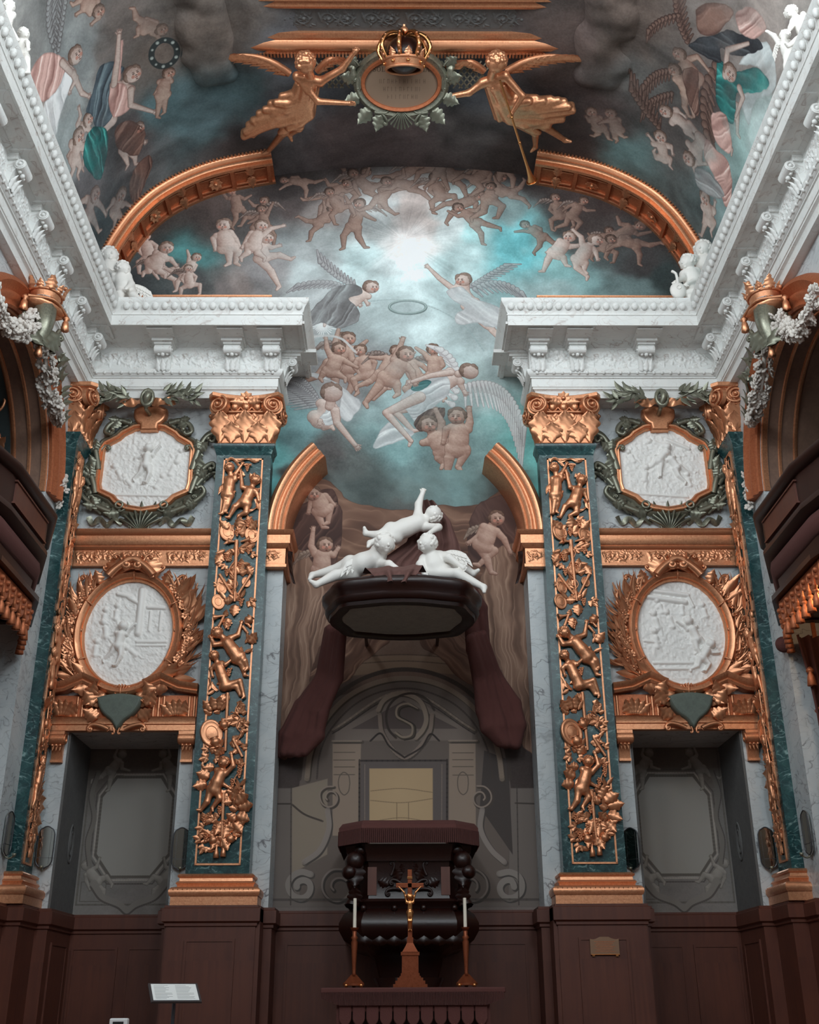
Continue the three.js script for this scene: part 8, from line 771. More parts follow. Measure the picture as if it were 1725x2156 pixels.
  bunch('dark drapery knotted and hanging at the left edge of the niche', 0, [[[-1.02, 6.0, 0.3], [-0.8, 5.85, 0.45], 0.05], [[-1.12, 5.5, -0.1], [-0.88, 5.4, 0.05], 0.06], [[-1.4, 5.15, -0.3], [-1.05, 4.95, -0.12], 0.075], [[-1.58, 4.75, -0.32], [-1.12, 4.68, -0.18], 0.08], [[-1.6, 4.5, -0.34], [-1.3, 4.52, -0.22], 0.06]], 8, 3);
  bunch('dark drapery gathered at the right edge of the niche', 0, [[[0.8, 5.8, 0.45], [1.0, 5.95, 0.2], 0.05], [[0.95, 5.45, 0.0], [1.2, 5.5, -0.2], 0.06], [[1.0, 5.05, -0.15], [1.42, 5.12, -0.3], 0.08], [[1.05, 4.8, -0.18], [1.5, 4.85, -0.3], 0.085], [[1.22, 4.62, -0.22], [1.45, 4.62, -0.3], 0.06]], 8, 4);
  bunch('long brown drapery trailing beside the sounding board on the right', 0, [[[0.62, 6.5, 0.7], [0.8, 6.6, 0.6], 0.05], [[0.8, 6.25, 0.4], [1.0, 6.3, 0.3], 0.06], [[0.88, 5.8, 0.1], [1.08, 5.8, 0.0], 0.06], [[0.92, 5.35, -0.1], [1.08, 5.4, -0.2], 0.05]], 5, 6);
}
// ---------- gilt angels, cartouche and crown on the vault ----------
function angel(label, key, w1, w2, sk, face) {
  const [R, J] = FIG[key], o = thing('gilt_angel', label, 'statue', [0, 0, 0], 'gilt angels on the vault');
  const flat = (q) => [q[0], q[2], -q[1]], P = J.map(flat), pr = bodyPrims(P, R, { adult: true }).filter((p) => p.t !== 'hair'); pr.push(...headPrims(P[0], R, flat(face).map((v, i) => (i === 2 ? Math.abs(v) : v)), [0, 1, 0.2]));
  const rz = (g) => g.applyMatrix4(new THREE.Matrix4().makeRotationX(Math.PI / 2));
  mesh('body', rz(figureGeo(pr, 0.016, 105, R)), M.gold, o);
  const S = sk.map(flat), cp = [], r = RNG(Math.round(Math.abs(S[0][0]) * 100)), hem = new THREE.CatmullRomCurve3(S.slice(1, 7).map((q) => V(...q))), A0 = V(...S[0]), A1 = V(...S[7]);
  for (let i = 0; i <= 15; i++) { const t = i / 15, h = hem.getPoint(t), w = A0.clone().lerp(A1, t), z0 = R * (0.2 + 0.45 * (i % 2)), m = w.clone().lerp(h, 0.55); m.x += (r() - 0.5) * 0.08; m.y += (r() - 0.5) * 0.08; cp.push({ a: [w.x, w.y, w.z + z0 * 0.6], b: [m.x, m.y, m.z + z0], ra: R * 0.42, rb: R * 0.5 }, { a: [m.x, m.y, m.z + z0], b: [h.x, h.y, h.z + z0 * (0.4 + r())], ra: R * 0.5, rb: R * 0.42 }); if (i % 2) { const c = w.clone().lerp(h, 0.8); cp.push({ a: [c.x, c.y, c.z + z0], b: [c.x + (r() - 0.5) * 0.25, c.y + (r() - 0.5) * 0.25, c.z + z0 * 1.2], ra: R * 0.2, rb: R * 0.14 }); } }
  const [nk, hp] = [P[1], P[2]]; for (let k = 0; k < 9; k++) { const x = (k - 4) * R * 0.3; cp.push({ a: [lerp(nk[0], hp[0], 0.2) + x, lerp(nk[1], hp[1], 0.2), nk[2] + R * (0.5 + 0.2 * (k % 2)) - Math.abs(x) * 0.5], b: [hp[0] + x * 1.5 + (r() - 0.5) * 0.06, hp[1] - R * 0.4, hp[2] + R * (0.6 + 0.25 * (k % 2)) - Math.abs(x) * 0.3], ra: R * 0.24, rb: R * 0.28 }); }
  for (const kn of [P[7], P[9]]) for (let k = 0; k < 3; k++) cp.push({ a: [hp[0] + (k - 1) * R * 0.5, hp[1], hp[2] + R * 0.5], b: [kn[0] + (k - 1) * R * 0.35, kn[1] + R * 0.4, kn[2] + R * 0.35], ra: R * 0.42, rb: R * 0.3 });
  mesh('robe', rz(skinGeo(cp, 0.014, 75)), M.gold, o).userData.label = 'billowing gilt robe';
  for (const [w, n] of [[w1, 11], [w2, 7]]) { const A = flat(w[0]), Mq = flat(w[1]), B = flat(w[2]), q = new THREE.QuadraticBezierCurve3(V(...A), V(...Mq), V(...B)), out = [tube([0, 0.25, 0.5, 0.75, 1].map((t) => { const p = q.getPoint(t); return [p.x, p.y, p.z, lerp(0.06, 0.015, t)]; }), 6, 2)], ax = V(B[0] - A[0], B[1] - A[1], 0), sg = Math.sign(ax.x) || 1; for (let r2 = 0; r2 < 3; r2++) for (let i = 0; i < n; i++) { const t = (i + 0.5) / n, p = q.getPoint(t), L = (0.22 + 0.5 * t) * (1 - 0.27 * r2) * Math.max(0.5, ax.length()), ang = -Math.PI / 2 * sg * lerp(0.55, 1.0, t) - sg * lerp(0.9, 0.15, t); out.push(xf(leaf(L, 0.11, 0.1, 0, 0.3, 4, 1), p.x, p.y, p.z + 0.015 * r2, 0, 0, ang)); } mesh('wing', rz(merge(out)), M.gold, o); }
  return o;
}
angel('gilt winged angel on the vault left of the crown, pointing to the cartouche', 'angL', PTS.angLw, PTS.angLw2, PTS.skL, [0.4, -1, -0.3]);
angel('gilt winged angel on the vault right of the crown, holding a trumpet', 'angR', PTS.angRw, PTS.angRw2, PTS.skR, [-0.2, -1, -0.3]);
{
  const [a, b] = PTS.trump, t = thing('trumpet', 'long thin gilt trumpet held by the right angel', 'trumpet', a), d = b.map((v, i) => v - a[i]), q = (k, r) => [d[0] * k, d[1] * k, d[2] * k, r];
  mesh('trumpet_tube', tube([q(0, 0.016), q(0.5, 0.018), q(0.85, 0.024), q(0.95, 0.045), q(1, 0.085)], 10, 4), M.brass, t); mesh('rim', new THREE.TorusGeometry(0.085, 0.01, 6, 20).lookAt(V(...d)).translate(d[0], d[1], d[2]), M.brass, t); for (const k of [0.35, 0.6]) mesh('ferrule', ball(0.028, d[0] * k, d[1] * k, d[2] * k), M.brass, t);
  const c = thing('cartouche', 'oval gilt inscription cartouche in a bronze scroll frame under the crown', 'cartouche', [-0.05, 13.95, 1.76]); c.rotation.x = 1.0;
  const OV = [...Array(40)].map((_, i) => { const g = -i / 40 * TAU; return [Math.cos(g) * 0.56, Math.sin(g) * 0.36]; });
  const cv = document.createElement('canvas'); cv.width = 512; cv.height = 320; const x = cv.getContext('2d'); x.fillStyle = '#8d7663'; x.fillRect(0, 0, 512, 320); x.fillStyle = '#5c4a3c'; x.font = 'bold 40px serif'; x.textAlign = 'center'; x.fillText('SOLI DEO GLORIA', 256, 88); x.globalAlpha = 0.55; x.font = 'bold 30px serif'; const rr = RNG(3); for (let q = 0; q < 3; q++) for (let i = 0; i < 12 - q * 2; i++) { const X0 = 256 + (i - (11 - q * 2) / 2) * 26, Y0 = 130 + q * 46; x.fillRect(X0, Y0, 4, 26); if (rr() < 0.6) x.fillRect(X0, Y0 + (rr() < 0.5 ? 0 : 12), 12, 4); if (rr() < 0.4) x.fillRect(X0 + 10, Y0, 4, 26); } const tx = new THREE.CanvasTexture(cv); tx.colorSpace = THREE.SRGBColorSpace;
  const pg = new THREE.ShapeGeometry(new THREE.Shape(OV.map(([u, v]) => new THREE.Vector2(u, v)))); { const p = pg.attributes.position, uv = pg.attributes.uv; for (let i = 0; i < p.count; i++) uv.setXY(i, 0.5 + p.getX(i) / 1.16, 0.5 + p.getY(i) / 0.76); } pg.userData.own = true; mesh('inscription_plate', pg.translate(0, 0, 0.05), new THREE.MeshStandardMaterial({ map: tx, roughness: 0.5, metalness: 0.35, side: THREE.DoubleSide }), c);
  mesh('rim', ringSweep([[-0.03, 0.02], [-0.02, 0.08], [0.02, 0.09], [0.04, 0.05], [0.04, -0.05]], OV), M.goldmatte, c); mesh('backing', ringSweep([[0.03, -0.05], [0.04, 0.04], [0.1, 0.06], [0.15, 0], [0.15, -0.1]], OV), M.bronze, c);
  for (const s of [-1, 1]) { for (const [i, px, py, r, k] of [[0, 0.62, -0.1, 0.2, 0.5], [1, 0.62, 0.1, 2.7, 0.5], [0, 0.4, -0.4, 1.9, 0.6], [1, 0.3, -0.42, 2.2, 0.5], [0, 0.62, 0.25, -0.5, 0.4]]) at(mesh('scroll', scrollGeo[s < 0 ? i : 1 - i], M.bronze, c), s * px, py, 0.04, 0, 0, s * r, k); for (const [px, py, r, l] of [[0.66, 0.05, -1.2, 0.28], [0.62, -0.2, -1.8, 0.28], [0.46, -0.38, -2.3, 0.3], [0.3, -0.44, -2.8, 0.28], [0.66, 0.25, -0.8, 0.24]]) at(mesh('acanthus_leaf', LEAF.ac, M.bronze, c), s * px, py, 0.02, 0.1, 0, s * r, l); mesh('urn', lathe([[0.001, 0], [0.06, 0.0], [0.08, 0.08], [0.05, 0.14], [0.07, 0.18], [0.001, 0.24]], 10).translate(s * 0.72, 0.05, 0), M.bronze, c); mesh('strap', ribbon([[s * 0.25, 0.34, 0.05], [s * 0.27, 0.44, 0.12], [s * 0.26, 0.52, 0.05]], 0.1), M.bronze, c); }
  at(mesh('shell', shellGeo, M.bronze, c), 0, -0.36, 0.02, 0, 0, Math.PI, [0.24, 0.3, 0.5]);
  const lattice = []; for (const s of [-1, 1]) for (let i = 0; i < 6; i++) { lattice.push(xf(new THREE.BoxGeometry(0.02, 0.5, 0.02), s * (0.75 + i * 0.09), 0.1, -0.12, 0, 0, 0.7), xf(new THREE.BoxGeometry(0.02, 0.5, 0.02), s * (0.75 + i * 0.09), 0.1, -0.12, 0, 0, -0.7)); } mesh('lattice', lattice, M.bronze, c);
  const k = thing('crown', 'gilt royal crown mounted on the ceiling frame', 'crown', [-0.01, 13.85, 2.2]); k.rotation.x = 0.55;
  mesh('band', [new THREE.CylinderGeometry(0.3, 0.26, 0.12, 28, 1, true), new THREE.TorusGeometry(0.3, 0.022, 6, 28).rotateX(Math.PI / 2).translate(0, 0.06, 0), new THREE.TorusGeometry(0.26, 0.022, 6, 28).rotateX(Math.PI / 2).translate(0, -0.06, 0)], M.gold, k);
  for (let i = 0; i < 8; i++) { const g = i / 8 * TAU + 0.2, cx = Math.cos(g), cz = Math.sin(g); mesh('arch', tube([[cx * 0.3, 0.06, cz * 0.3, 0.03], [cx * 0.38, 0.22, cz * 0.38, 0.036], [cx * 0.3, 0.38, cz * 0.3, 0.034], [cx * 0.12, 0.44, cz * 0.12, 0.026], [0, 0.4, 0, 0.02]], 6, 3, 0.6), M.brass, k); for (let q = 0; q < 5; q++) { const t = q / 5; mesh('pearl', ball(0.02, cx * (0.35 + 0.08 * Math.sin(t * 3.1) - 0.1 * t), 0.1 + t * 0.34, cz * (0.35 + 0.08 * Math.sin(t * 3.1) - 0.1 * t), [1, 1, 1], 6), M.gold, k); } const h = g + TAU / 16; at(mesh('fleuron', LEAF.ac, M.gold, k), Math.cos(h) * 0.3, 0.05, Math.sin(h) * 0.3, 0, Math.PI / 2 - h, 0, 0.15); mesh('jewel', ball(0.028, Math.cos(h) * 0.29, 0, Math.sin(h) * 0.29, [1, 1, 1], 6), M.brass, k); }
  mesh('cap', ball(0.27, 0, 0.14, 0, [1, 0.95, 1], 14), M.darkwood, k); mesh('orb', ball(0.065, 0, 0.47, 0), M.gold, k); mesh('orb_cross', [box(-0.014, 0.014, 0.52, 0.66, -0.014, 0.014), box(-0.05, 0.05, 0.58, 0.61, -0.014, 0.014)], M.gold, k);
}
// ---------- pulpit ----------
{
  const p = thing('pulpit', 'dark carved wooden pulpit with a fringed cushion rim below the sounding board', 'pulpit', [0.02, 0.5, 0.2]);
  const path = (k, d = 0) => [V(0.78 * k, 0, -0.6), V(0.78 * k, 0, 0.75 + d), V(0.52 * k, 0, 1.05 + d), V(-0.52 * k, 0, 1.05 + d), V(-0.78 * k, 0, 0.75 + d), V(-0.78 * k, 0, -0.6)], sw = (pr, k = 1, d = 0) => sweep(pr, path(k, d), Y);
  mesh('cushion_rim', sw([[-0.3, 2.78], [-0.02, 2.76], [0.0, 2.72], [0.02, 2.68], [0.02, 2.88], [-0.02, 2.93], [-0.3, 2.94]]), M.redcloth, p).userData.label = 'dark red padded rim';
  const fr = []; for (const [a, b] of [[V(0.78, 0, 0.2), V(0.78, 0, 0.75)], [V(0.78, 0, 0.75), V(0.52, 0, 1.05)], [V(0.52, 0, 1.05), V(-0.52, 0, 1.05)], [V(-0.52, 0, 1.05), V(-0.78, 0, 0.75)], [V(-0.78, 0, 0.75), V(-0.78, 0, 0.2)]]) { const n = Math.round(a.distanceTo(b) / 0.022); for (let i = 0; i < n; i++) { const q = a.clone().lerp(b, (i + 0.5) / n).multiplyScalar(1.025); fr.push(new THREE.CylinderGeometry(0.008, 0.01, 0.16, 4).translate(q.x, 2.76, q.z + 0.005)); } } mesh('fringe', fr, M.redcloth, p).userData.kind = 'stuff';
  mesh('upper_moulding', sw([[-0.3, 2.68], [-0.06, 2.68], [-0.07, 2.62], [-0.1, 2.58], [-0.11, 2.5], [-0.3, 2.5]]), M.darkwood, p);
  mesh('body', sw([[-0.4, 2.5], [-0.14, 2.5], [-0.16, 2.4], [-0.17, 2.2], [-0.15, 2.1], [-0.4, 2.1]]), M.darkwood, p);
  mesh('lower_moulding', sw([[-0.4, 2.1], [-0.1, 2.1], [-0.07, 2.07], [-0.1, 2.03], [-0.12, 2.0], [-0.4, 2.0]]), M.darkwood, p);
  mesh('belly', sw([[-0.4, 2.0], [-0.12, 2.0], [-0.05, 1.95], [0.0, 1.86], [0.0, 1.78], [-0.06, 1.68], [-0.18, 1.6], [-0.3, 1.57], [-0.4, 1.5], [-0.45, 1.3], [-0.5, 1.2], [-0.6, 1.2]]), M.darkwood, p);
  mesh('stem', lathe([[0.001, 0.0], [0.45, 0.0], [0.45, 0.08], [0.25, 0.2], [0.2, 0.7], [0.3, 1.1], [0.4, 1.3], [0.001, 1.3]], 16).translate(0, 0, 0.4), M.darkwood, p);
  for (const x of [-0.6, 0.6]) { const b = group('corner_console', p, x, 0, 0.86); mesh('scroll_head', [ball(0.11, 0, 2.5, 0.06, [1, 1, 1], 10), ball(0.09, x * 0.1, 2.38, 0.08, [1, 0.9, 1], 8), ball(0.07, -x * 0.1, 2.62, 0.04)], M.darkwood, b); mesh('console_shaft', tube([[x * 0.06, 2.3, 0.03, 0.07], [0, 2.15, -0.02, 0.06], [x * 0.05, 2.02, 0.02, 0.09]], 8, 4), M.darkwood, b); at(mesh('acanthus_leaf', LEAF.ac, M.darkwood, b), 0, 2.48, 0.1, 0.2, 0, Math.PI, 0.3); at(mesh('acanthus_leaf', LEAF.ac, M.darkwood, b), 0, 2.05, 0.06, 0.1, 0, 0, 0.22); }
  const rl = []; for (const s of [-1, 1]) { for (const [x, y, r, k] of [[0.04, 2.22, -0.7, 0.5], [0.08, 2.2, -1.3, 0.5], [0.2, 2.35, 0.6, 0.4]]) rl.push(xf(scrollGeo[s < 0 ? 0 : 1], s * x, y, 0.9, 0, 0, s * r, k)); for (const [x, y, r, l] of [[0.1, 2.3, -0.4, 0.16], [0.22, 2.25, -1.2, 0.16], [0.06, 2.38, -0.2, 0.12]]) rl.push(xf(LEAF.ac, s * x, y, 0.88, 0.1, 0, s * r, l)); } mesh('front_carving', rl, M.darkwood, p);
  for (let i = -3; i <= 3; i++) at(mesh('belly_leaf', LEAF.ac, M.darkwood, p), i * 0.16, 1.62, 0.98, -0.3, 0, 0, 0.36);
  for (const s of [-1, 1]) mesh('body_panel', box(s * 0.36, s * 0.46, 2.14, 2.44, 0.88, 0.9), M.wood, p);
  for (const x of [-0.5, -0.16, 0.16, 0.5]) mesh('boss', ball(0.035, x, 2.0, 0.97), M.darkwood, p);
}
// ---------- altar and what stands on it ----------
{
  const a = thing('altar_table', 'altar table under a dark cloth with a scalloped tasselled frontal', 'altar', [0.04, 0.5, 2.6]);
  mesh('table_frame', [box(-0.6, 0.6, 0, 1.12, -0.3, 0.3)], M.darkwood, a); mesh('top_cloth', rbox(-0.85, 0.85, 1.12, 1.17, -0.45, 0.42, 0.015), M.redcloth, a);
  const fr = []; for (let x = -0.84; x < 0.84; x += 0.014) { const e = Math.min(1, (0.85 - Math.abs(x)) / 0.18); fr.push(new THREE.CylinderGeometry(0.006, 0.007, 0.05 + 0.06 * e, 4).translate(x, 1.12 - (0.05 + 0.06 * e) / 2 + 0.01, 0.42)); } mesh('fringe', fr, M.redcloth, a).userData.kind = 'stuff';
  mesh('frontal', box(-0.68, 0.68, 0.97, 1.1, 0.3, 0.38), M.redcloth, a); mesh('frontal_side', [box(-0.7, -0.64, 0.8, 1.1, 0.28, 0.37), box(0.64, 0.7, 0.8, 1.1, 0.28, 0.37)], M.redcloth, a);
  const sc = new THREE.Shape(); sc.moveTo(-0.05, 0.1); sc.lineTo(0.05, 0.1); sc.lineTo(0.05, -0.03); sc.quadraticCurveTo(0.04, -0.07, 0, -0.09); sc.quadraticCurveTo(-0.04, -0.07, -0.05, -0.03); const scg = new THREE.ExtrudeGeometry(sc, { depth: 0.015, bevelEnabled: true, bevelSize: 0.006, bevelThickness: 0.005, bevelSegments: 1 }), tg = lathe([[0.001, 0.04], [0.009, 0.035], [0.012, 0.02], [0.006, 0.01], [0.014, -0.03], [0.001, -0.032]], 7);
  for (let i = 0; i < 11; i++) { const x = -0.62 + i * 0.124; const l = mesh('scallop', scg, M.redcloth, a); l.position.set(x, 0.94, 0.378); mesh('tassel', tg, M.goldmatte, a).position.set(x, 0.83, 0.39); }
  const st = thing('crucifix', 'gilt altar crucifix on a stepped pedestal', 'crucifix', [0.015, 1.67, 2.75]);
  mesh('steps', [box(-0.16, 0.16, 0, 0.03, -0.1, 0.1), box(-0.14, 0.14, 0.03, 0.06, -0.09, 0.09), box(-0.12, 0.12, 0.06, 0.085, -0.08, 0.08), box(-0.1, 0.1, 0.085, 0.1, -0.07, 0.07)], M.oldbrass, st);
  mesh('pedestal', [box(-0.078, 0.078, 0.1, 0.3, -0.055, 0.055), box(-0.088, 0.088, 0.1, 0.125, -0.065, 0.065), box(-0.088, 0.088, 0.28, 0.31, -0.065, 0.065), sweep([[0, 0], [0.05, 0], [0.02, 0.05], [0, 0.09]].map(([x, y]) => [x, y + 0.31]), [V(0.025, 0, -0.02), V(0.025, 0, 0.02), V(-0.025, 0, 0.02), V(-0.025, 0, -0.02)], Y)], M.oldbrass, st);
  mesh('cross', [rbox(-0.022, 0.022, 0.3, 1.06, -0.014, 0.014, 0.004), rbox(-0.135, 0.135, 0.89, 0.935, -0.014, 0.014, 0.004), box(-0.03, 0.03, 0.3, 0.44, -0.025, 0.025)], M.oldbrass, st); mesh('title_plate', rbox(-0.025, 0.025, 0.97, 0.995, 0.014, 0.022, 0.003), M.brass, st);
  const J = [[0, 0.8, 0.05], [0, 0.765, 0.035], [0, 0.66, 0.03], [-0.055, 0.845, 0.035], [-0.108, 0.9, 0.03], [0.055, 0.845, 0.035], [0.108, 0.9, 0.03], [-0.012, 0.585, 0.05], [-0.004, 0.51, 0.03], [0.012, 0.585, 0.05], [0.004, 0.51, 0.03]], R = 0.024;
  mesh('corpus', skinGeo(bodyPrims(J, R, { adult: true, hands: false }).filter((q) => q.t !== 'hair').concat([{ a: [0, 0.66, 0.035], b: [0, 0.63, 0.04], ra: 0.03, rb: 0.026 }, { a: [-0.01, 0.815, 0.045], b: [0.01, 0.81, 0.045], ra: 0.026, rb: 0.024 }]), 0.0045, 260), M.brass, st).userData.label = 'small bright gilt figure on the cross';
  for (const [x, w] of [[-0.515, 'left'], [0.545, 'right']]) {
    const c = thing('candlestick', `tall gilt altar candlestick ${w} of the crucifix`, 'candlestick', [x, 1.67, 2.75], 'altar candlesticks');
    for (const [dx, dz] of [[-1, 1], [1, 1], [0, -1]]) mesh('foot', ball(0.02, dx * 0.07, 0.02, dz * 0.05), M.brass, c);
    mesh('base', [new THREE.CylinderGeometry(0.03, 0.115, 0.08, 3).rotateY(Math.PI).translate(0, 0.075, 0), new THREE.CylinderGeometry(0.115, 0.115, 0.02, 3).rotateY(Math.PI).translate(0, 0.03, 0)], M.oldbrass, c); mesh('shaft', lathe([[0.001, 0.1], [0.026, 0.1], [0.018, 0.13], [0.02, 0.2], [0.032, 0.4], [0.022, 0.42], [0.035, 0.44], [0.02, 0.46], [0.022, 0.5], [0.001, 0.5]], 12), M.oldbrass, c); mesh('drip_pan', lathe([[0.001, 0.5], [0.03, 0.505], [0.042, 0.53], [0.036, 0.53], [0.02, 0.515], [0.001, 0.515]], 14), M.oldbrass, c);
    const k = thing('candle', `pale wax candle in the ${w} altar candlestick`, 'candle', [x, 2.186, 2.75], 'altar candles'); mesh('wax', new THREE.CylinderGeometry(0.016, 0.017, 0.28, 12).translate(0, 0.14, 0), M.wax, k); mesh('wick', new THREE.CylinderGeometry(0.002, 0.002, 0.02, 5).translate(0, 0.29, 0), M.black, k);
  }
}
// ---------- sign, box, plaque ----------
{
  const cv = document.createElement('canvas'); cv.width = 256; cv.height = 192; const x = cv.getContext('2d'); x.fillStyle = '#e4e4e2'; x.fillRect(0, 0, 256, 192); x.fillStyle = '#8f8f8e'; const r = RNG(6); for (let c = 0; c < 2; c++) for (let i = 0; i < 13; i++) { const w = 60 + 40 * r(); x.fillRect(14 + c * 122, 16 + i * 13, w, 4); } const tx = new THREE.CanvasTexture(cv); tx.colorSpace = THREE.SRGBColorSpace;
  const s = thing('information_stand', 'slim metal stand with a tilted printed sheet in front of the left pedestal', 'sign', [-1.58, 0.5, 6]); s.rotation.y = 0.35;
  mesh('post', new THREE.CylinderGeometry(0.012, 0.012, 1.07, 8).translate(0, 0.535, 0), M.steel, s); mesh('foot', new THREE.CylinderGeometry(0.14, 0.15, 0.015, 20).translate(0, 0.008, 0), M.steel, s); const tray = group('tray', s, 0, 1.1, 0); tray.rotation.x = 0.5; mesh('tray_board', box(-0.165, 0.165, -0.012, 0, -0.12, 0.12), M.steel, tray); const pg = new THREE.PlaneGeometry(0.3, 0.21).rotateX(-Math.PI / 2).translate(0, 0.002, 0); pg.userData.own = true; mesh('sheet', pg, new THREE.MeshStandardMaterial({ map: tx, roughness: 0.8, side: THREE.DoubleSide }), tray);
  const b = thing('small_device', 'small white box with a dark display at the bottom edge left of the sign', 'device', [-1.93, 0.5, 6]); mesh('stand', new THREE.CylinderGeometry(0.02, 0.02, 0.75, 8).translate(0, 0.375, 0), M.steel, b); mesh('case', rbox(-0.06, 0.06, 0.75, 0.945, -0.03, 0.03, 0.01), M.paper, b); mesh('display', box(-0.035, 0.035, 0.84, 0.925, 0.03, 0.033), M.black, b);
  const p = thing('plaque', 'small brass inscription plaque on the right wooden pedestal', 'plaque', [2.27, 2.13, 0.445]); const sh = new THREE.Shape(); sh.moveTo(-0.165, -0.085); sh.lineTo(0.165, -0.085); sh.lineTo(0.165, 0.08); sh.quadraticCurveTo(0.12, 0.06, 0.05, 0.1); sh.lineTo(-0.05, 0.1); sh.quadraticCurveTo(-0.12, 0.06, -0.165, 0.08); sh.closePath(); mesh('plate', new THREE.ExtrudeGeometry(sh, { depth: 0.008, bevelEnabled: true, bevelSize: 0.004, bevelThickness: 0.003, bevelSegments: 1 }), mat('plaque', { color: 0x8c6e58, metalness: 0.5, roughness: 0.55 }), p); mesh('rim', tube([[-0.165, -0.085, 0.01, 0.006], [0.165, -0.085, 0.01, 0.006]], 5, 1), M.brass, p); const ln = []; for (let i = 0; i < 7; i++) ln.push(box(-0.12 + 0.02 * (i % 2), 0.12 - 0.02 * (i % 3), 0.05 - i * 0.018, 0.055 - i * 0.018, 0.01, 0.013)); mesh('lettering', ln, M.goldmatte, p); mesh('feet', [box(-0.15, -0.12, -0.105, -0.085, 0, 0.01), box(0.12, 0.15, -0.105, -0.085, 0, 0.01)], M.brass, p);
}
// ---------- mirrored sconces ----------
{
  const sh = new THREE.Shape(); sh.moveTo(-0.095, -0.16); sh.quadraticCurveTo(-0.1, 0, -0.095, 0.16); sh.quadraticCurveTo(-0.08, 0.22, -0.05, 0.225); sh.quadraticCurveTo(0, 0.27, 0.05, 0.225); sh.quadraticCurveTo(0.08, 0.22, 0.095, 0.16); sh.quadraticCurveTo(0.1, 0, 0.095, -0.16); sh.quadraticCurveTo(0.08, -0.22, 0.035, -0.23); sh.quadraticCurveTo(0, -0.27, -0.035, -0.23); sh.quadraticCurveTo(-0.08, -0.22, -0.095, -0.16);
  const plate = new THREE.ExtrudeGeometry(sh, { depth: 0.012, bevelEnabled: true, bevelSize: 0.005, bevelThickness: 0.004, bevelSegments: 1, curveSegments: 8 }), rim = tube(sh.getPoints(5).map((p) => [p.x, p.y, 0.016, 0.007]), 5, 1);
  const list = [[-4.4, 3.3, 0.02, 0.12, 'on the outer pier of the left recess'], [-2.755, 3.28, 0.02, 0.3, 'between the left recess and pilaster'], [-4.62, 3.36, 0.78, Math.PI / 2 - 0.1, 'on the left side wall, seen edge-on'], [2.76, 3.26, 0.02, -0.55, 'between the right recess and pilaster'], [4.42, 3.26, 0.02, -0.1, 'on the outer pier of the right recess'], [4.62, 3.32, 0.92, -Math.PI / 2 + 0.1, 'on the right side wall, seen edge-on']];
  for (const [x, y, z, ry, w] of list) { const s = thing('mirror_sconce', 'scalloped mirror wall sconce ' + w, 'sconce', [x, y, z + 0.025], 'mirror sconces'); s.rotation.y = ry; mesh('mirror_plate', plate, M.mirror, s); mesh('rim', rim, M.steel, s); mesh('mirror_joint', [box(-0.095, 0.095, -0.125, -0.121, 0.012, 0.019), box(-0.058, -0.055, -0.2, 0.2, 0.012, 0.019), box(0.055, 0.058, -0.2, 0.2, 0.012, 0.019)], M.steel, s); mesh('candle_arm', tube([[0, -0.25, 0, 0.012], [0, -0.28, 0.05, 0.01], [0, -0.25, 0.11, 0.012]], 6, 3), M.bronze, s); mesh('socket', lathe([[0.001, 0], [0.02, 0.0], [0.026, 0.03], [0.001, 0.03]], 8).translate(0, -0.255, 0.11), M.bronze, s); }
}
// ---------- side bays: arches, balconies, garlands ----------
const tasselGeo = lathe([[0.001, 0.1], [0.012, 0.1], [0.03, 0.08], [0.034, 0.06], [0.016, 0.05], [0.03, 0.02], [0.04, -0.06], [0.001, -0.065]], 9); tasselGeo.userData.own = true;
const bloom = (r, n) => merge([ball(r * 0.42, 0, 0, r * 0.3, [1, 1, 0.8], 6), ...[...Array(n)].map((_, i) => ball(r * 0.5, Math.cos(i / n * TAU) * r * 0.6, Math.sin(i / n * TAU) * r * 0.6, (i % 2) * r * 0.15, [1, 1, 0.5], 6))]), blooms = [bloom(0.055, 5), bloom(0.05, 6), bloom(0.045, 4)]; blooms.forEach((g) => (g.userData.own = true));
function garland(label, pts, n, wid, seed) { const g = thing('flower_garland', label, 'garland', pts[0], 'white flower garlands'), cr = new THREE.CatmullRomCurve3(pts.map((p) => V(p[0] - pts[0][0], p[1] - pts[0][1], p[2] - pts[0][2]))), r = RNG(seed); mesh('stem', tube(cr.getPoints(6).map((p) => [p.x, p.y, p.z, wid * 0.35]), 6, 1), M.blossom, g); for (let i = 0; i < n; i++) { const t = (i + r() * 0.8) / n, p = cr.getPoint(Math.min(1, t)), w = wid * (0.5 + 0.7 * Math.sin(Math.PI * Math.min(1, t * 0.9 + 0.12))), a = r() * TAU; const m = mesh('flower', blooms[i % 3], M.blossom, g); at(m, p.x + Math.cos(a) * w, p.y + Math.sin(a) * w * 0.6, p.z + Math.sin(a) * w, (r() - 0.5) * 2, r() * TAU, (r() - 0.5) * 2, 0.85 + 0.5 * r()); } return g; }
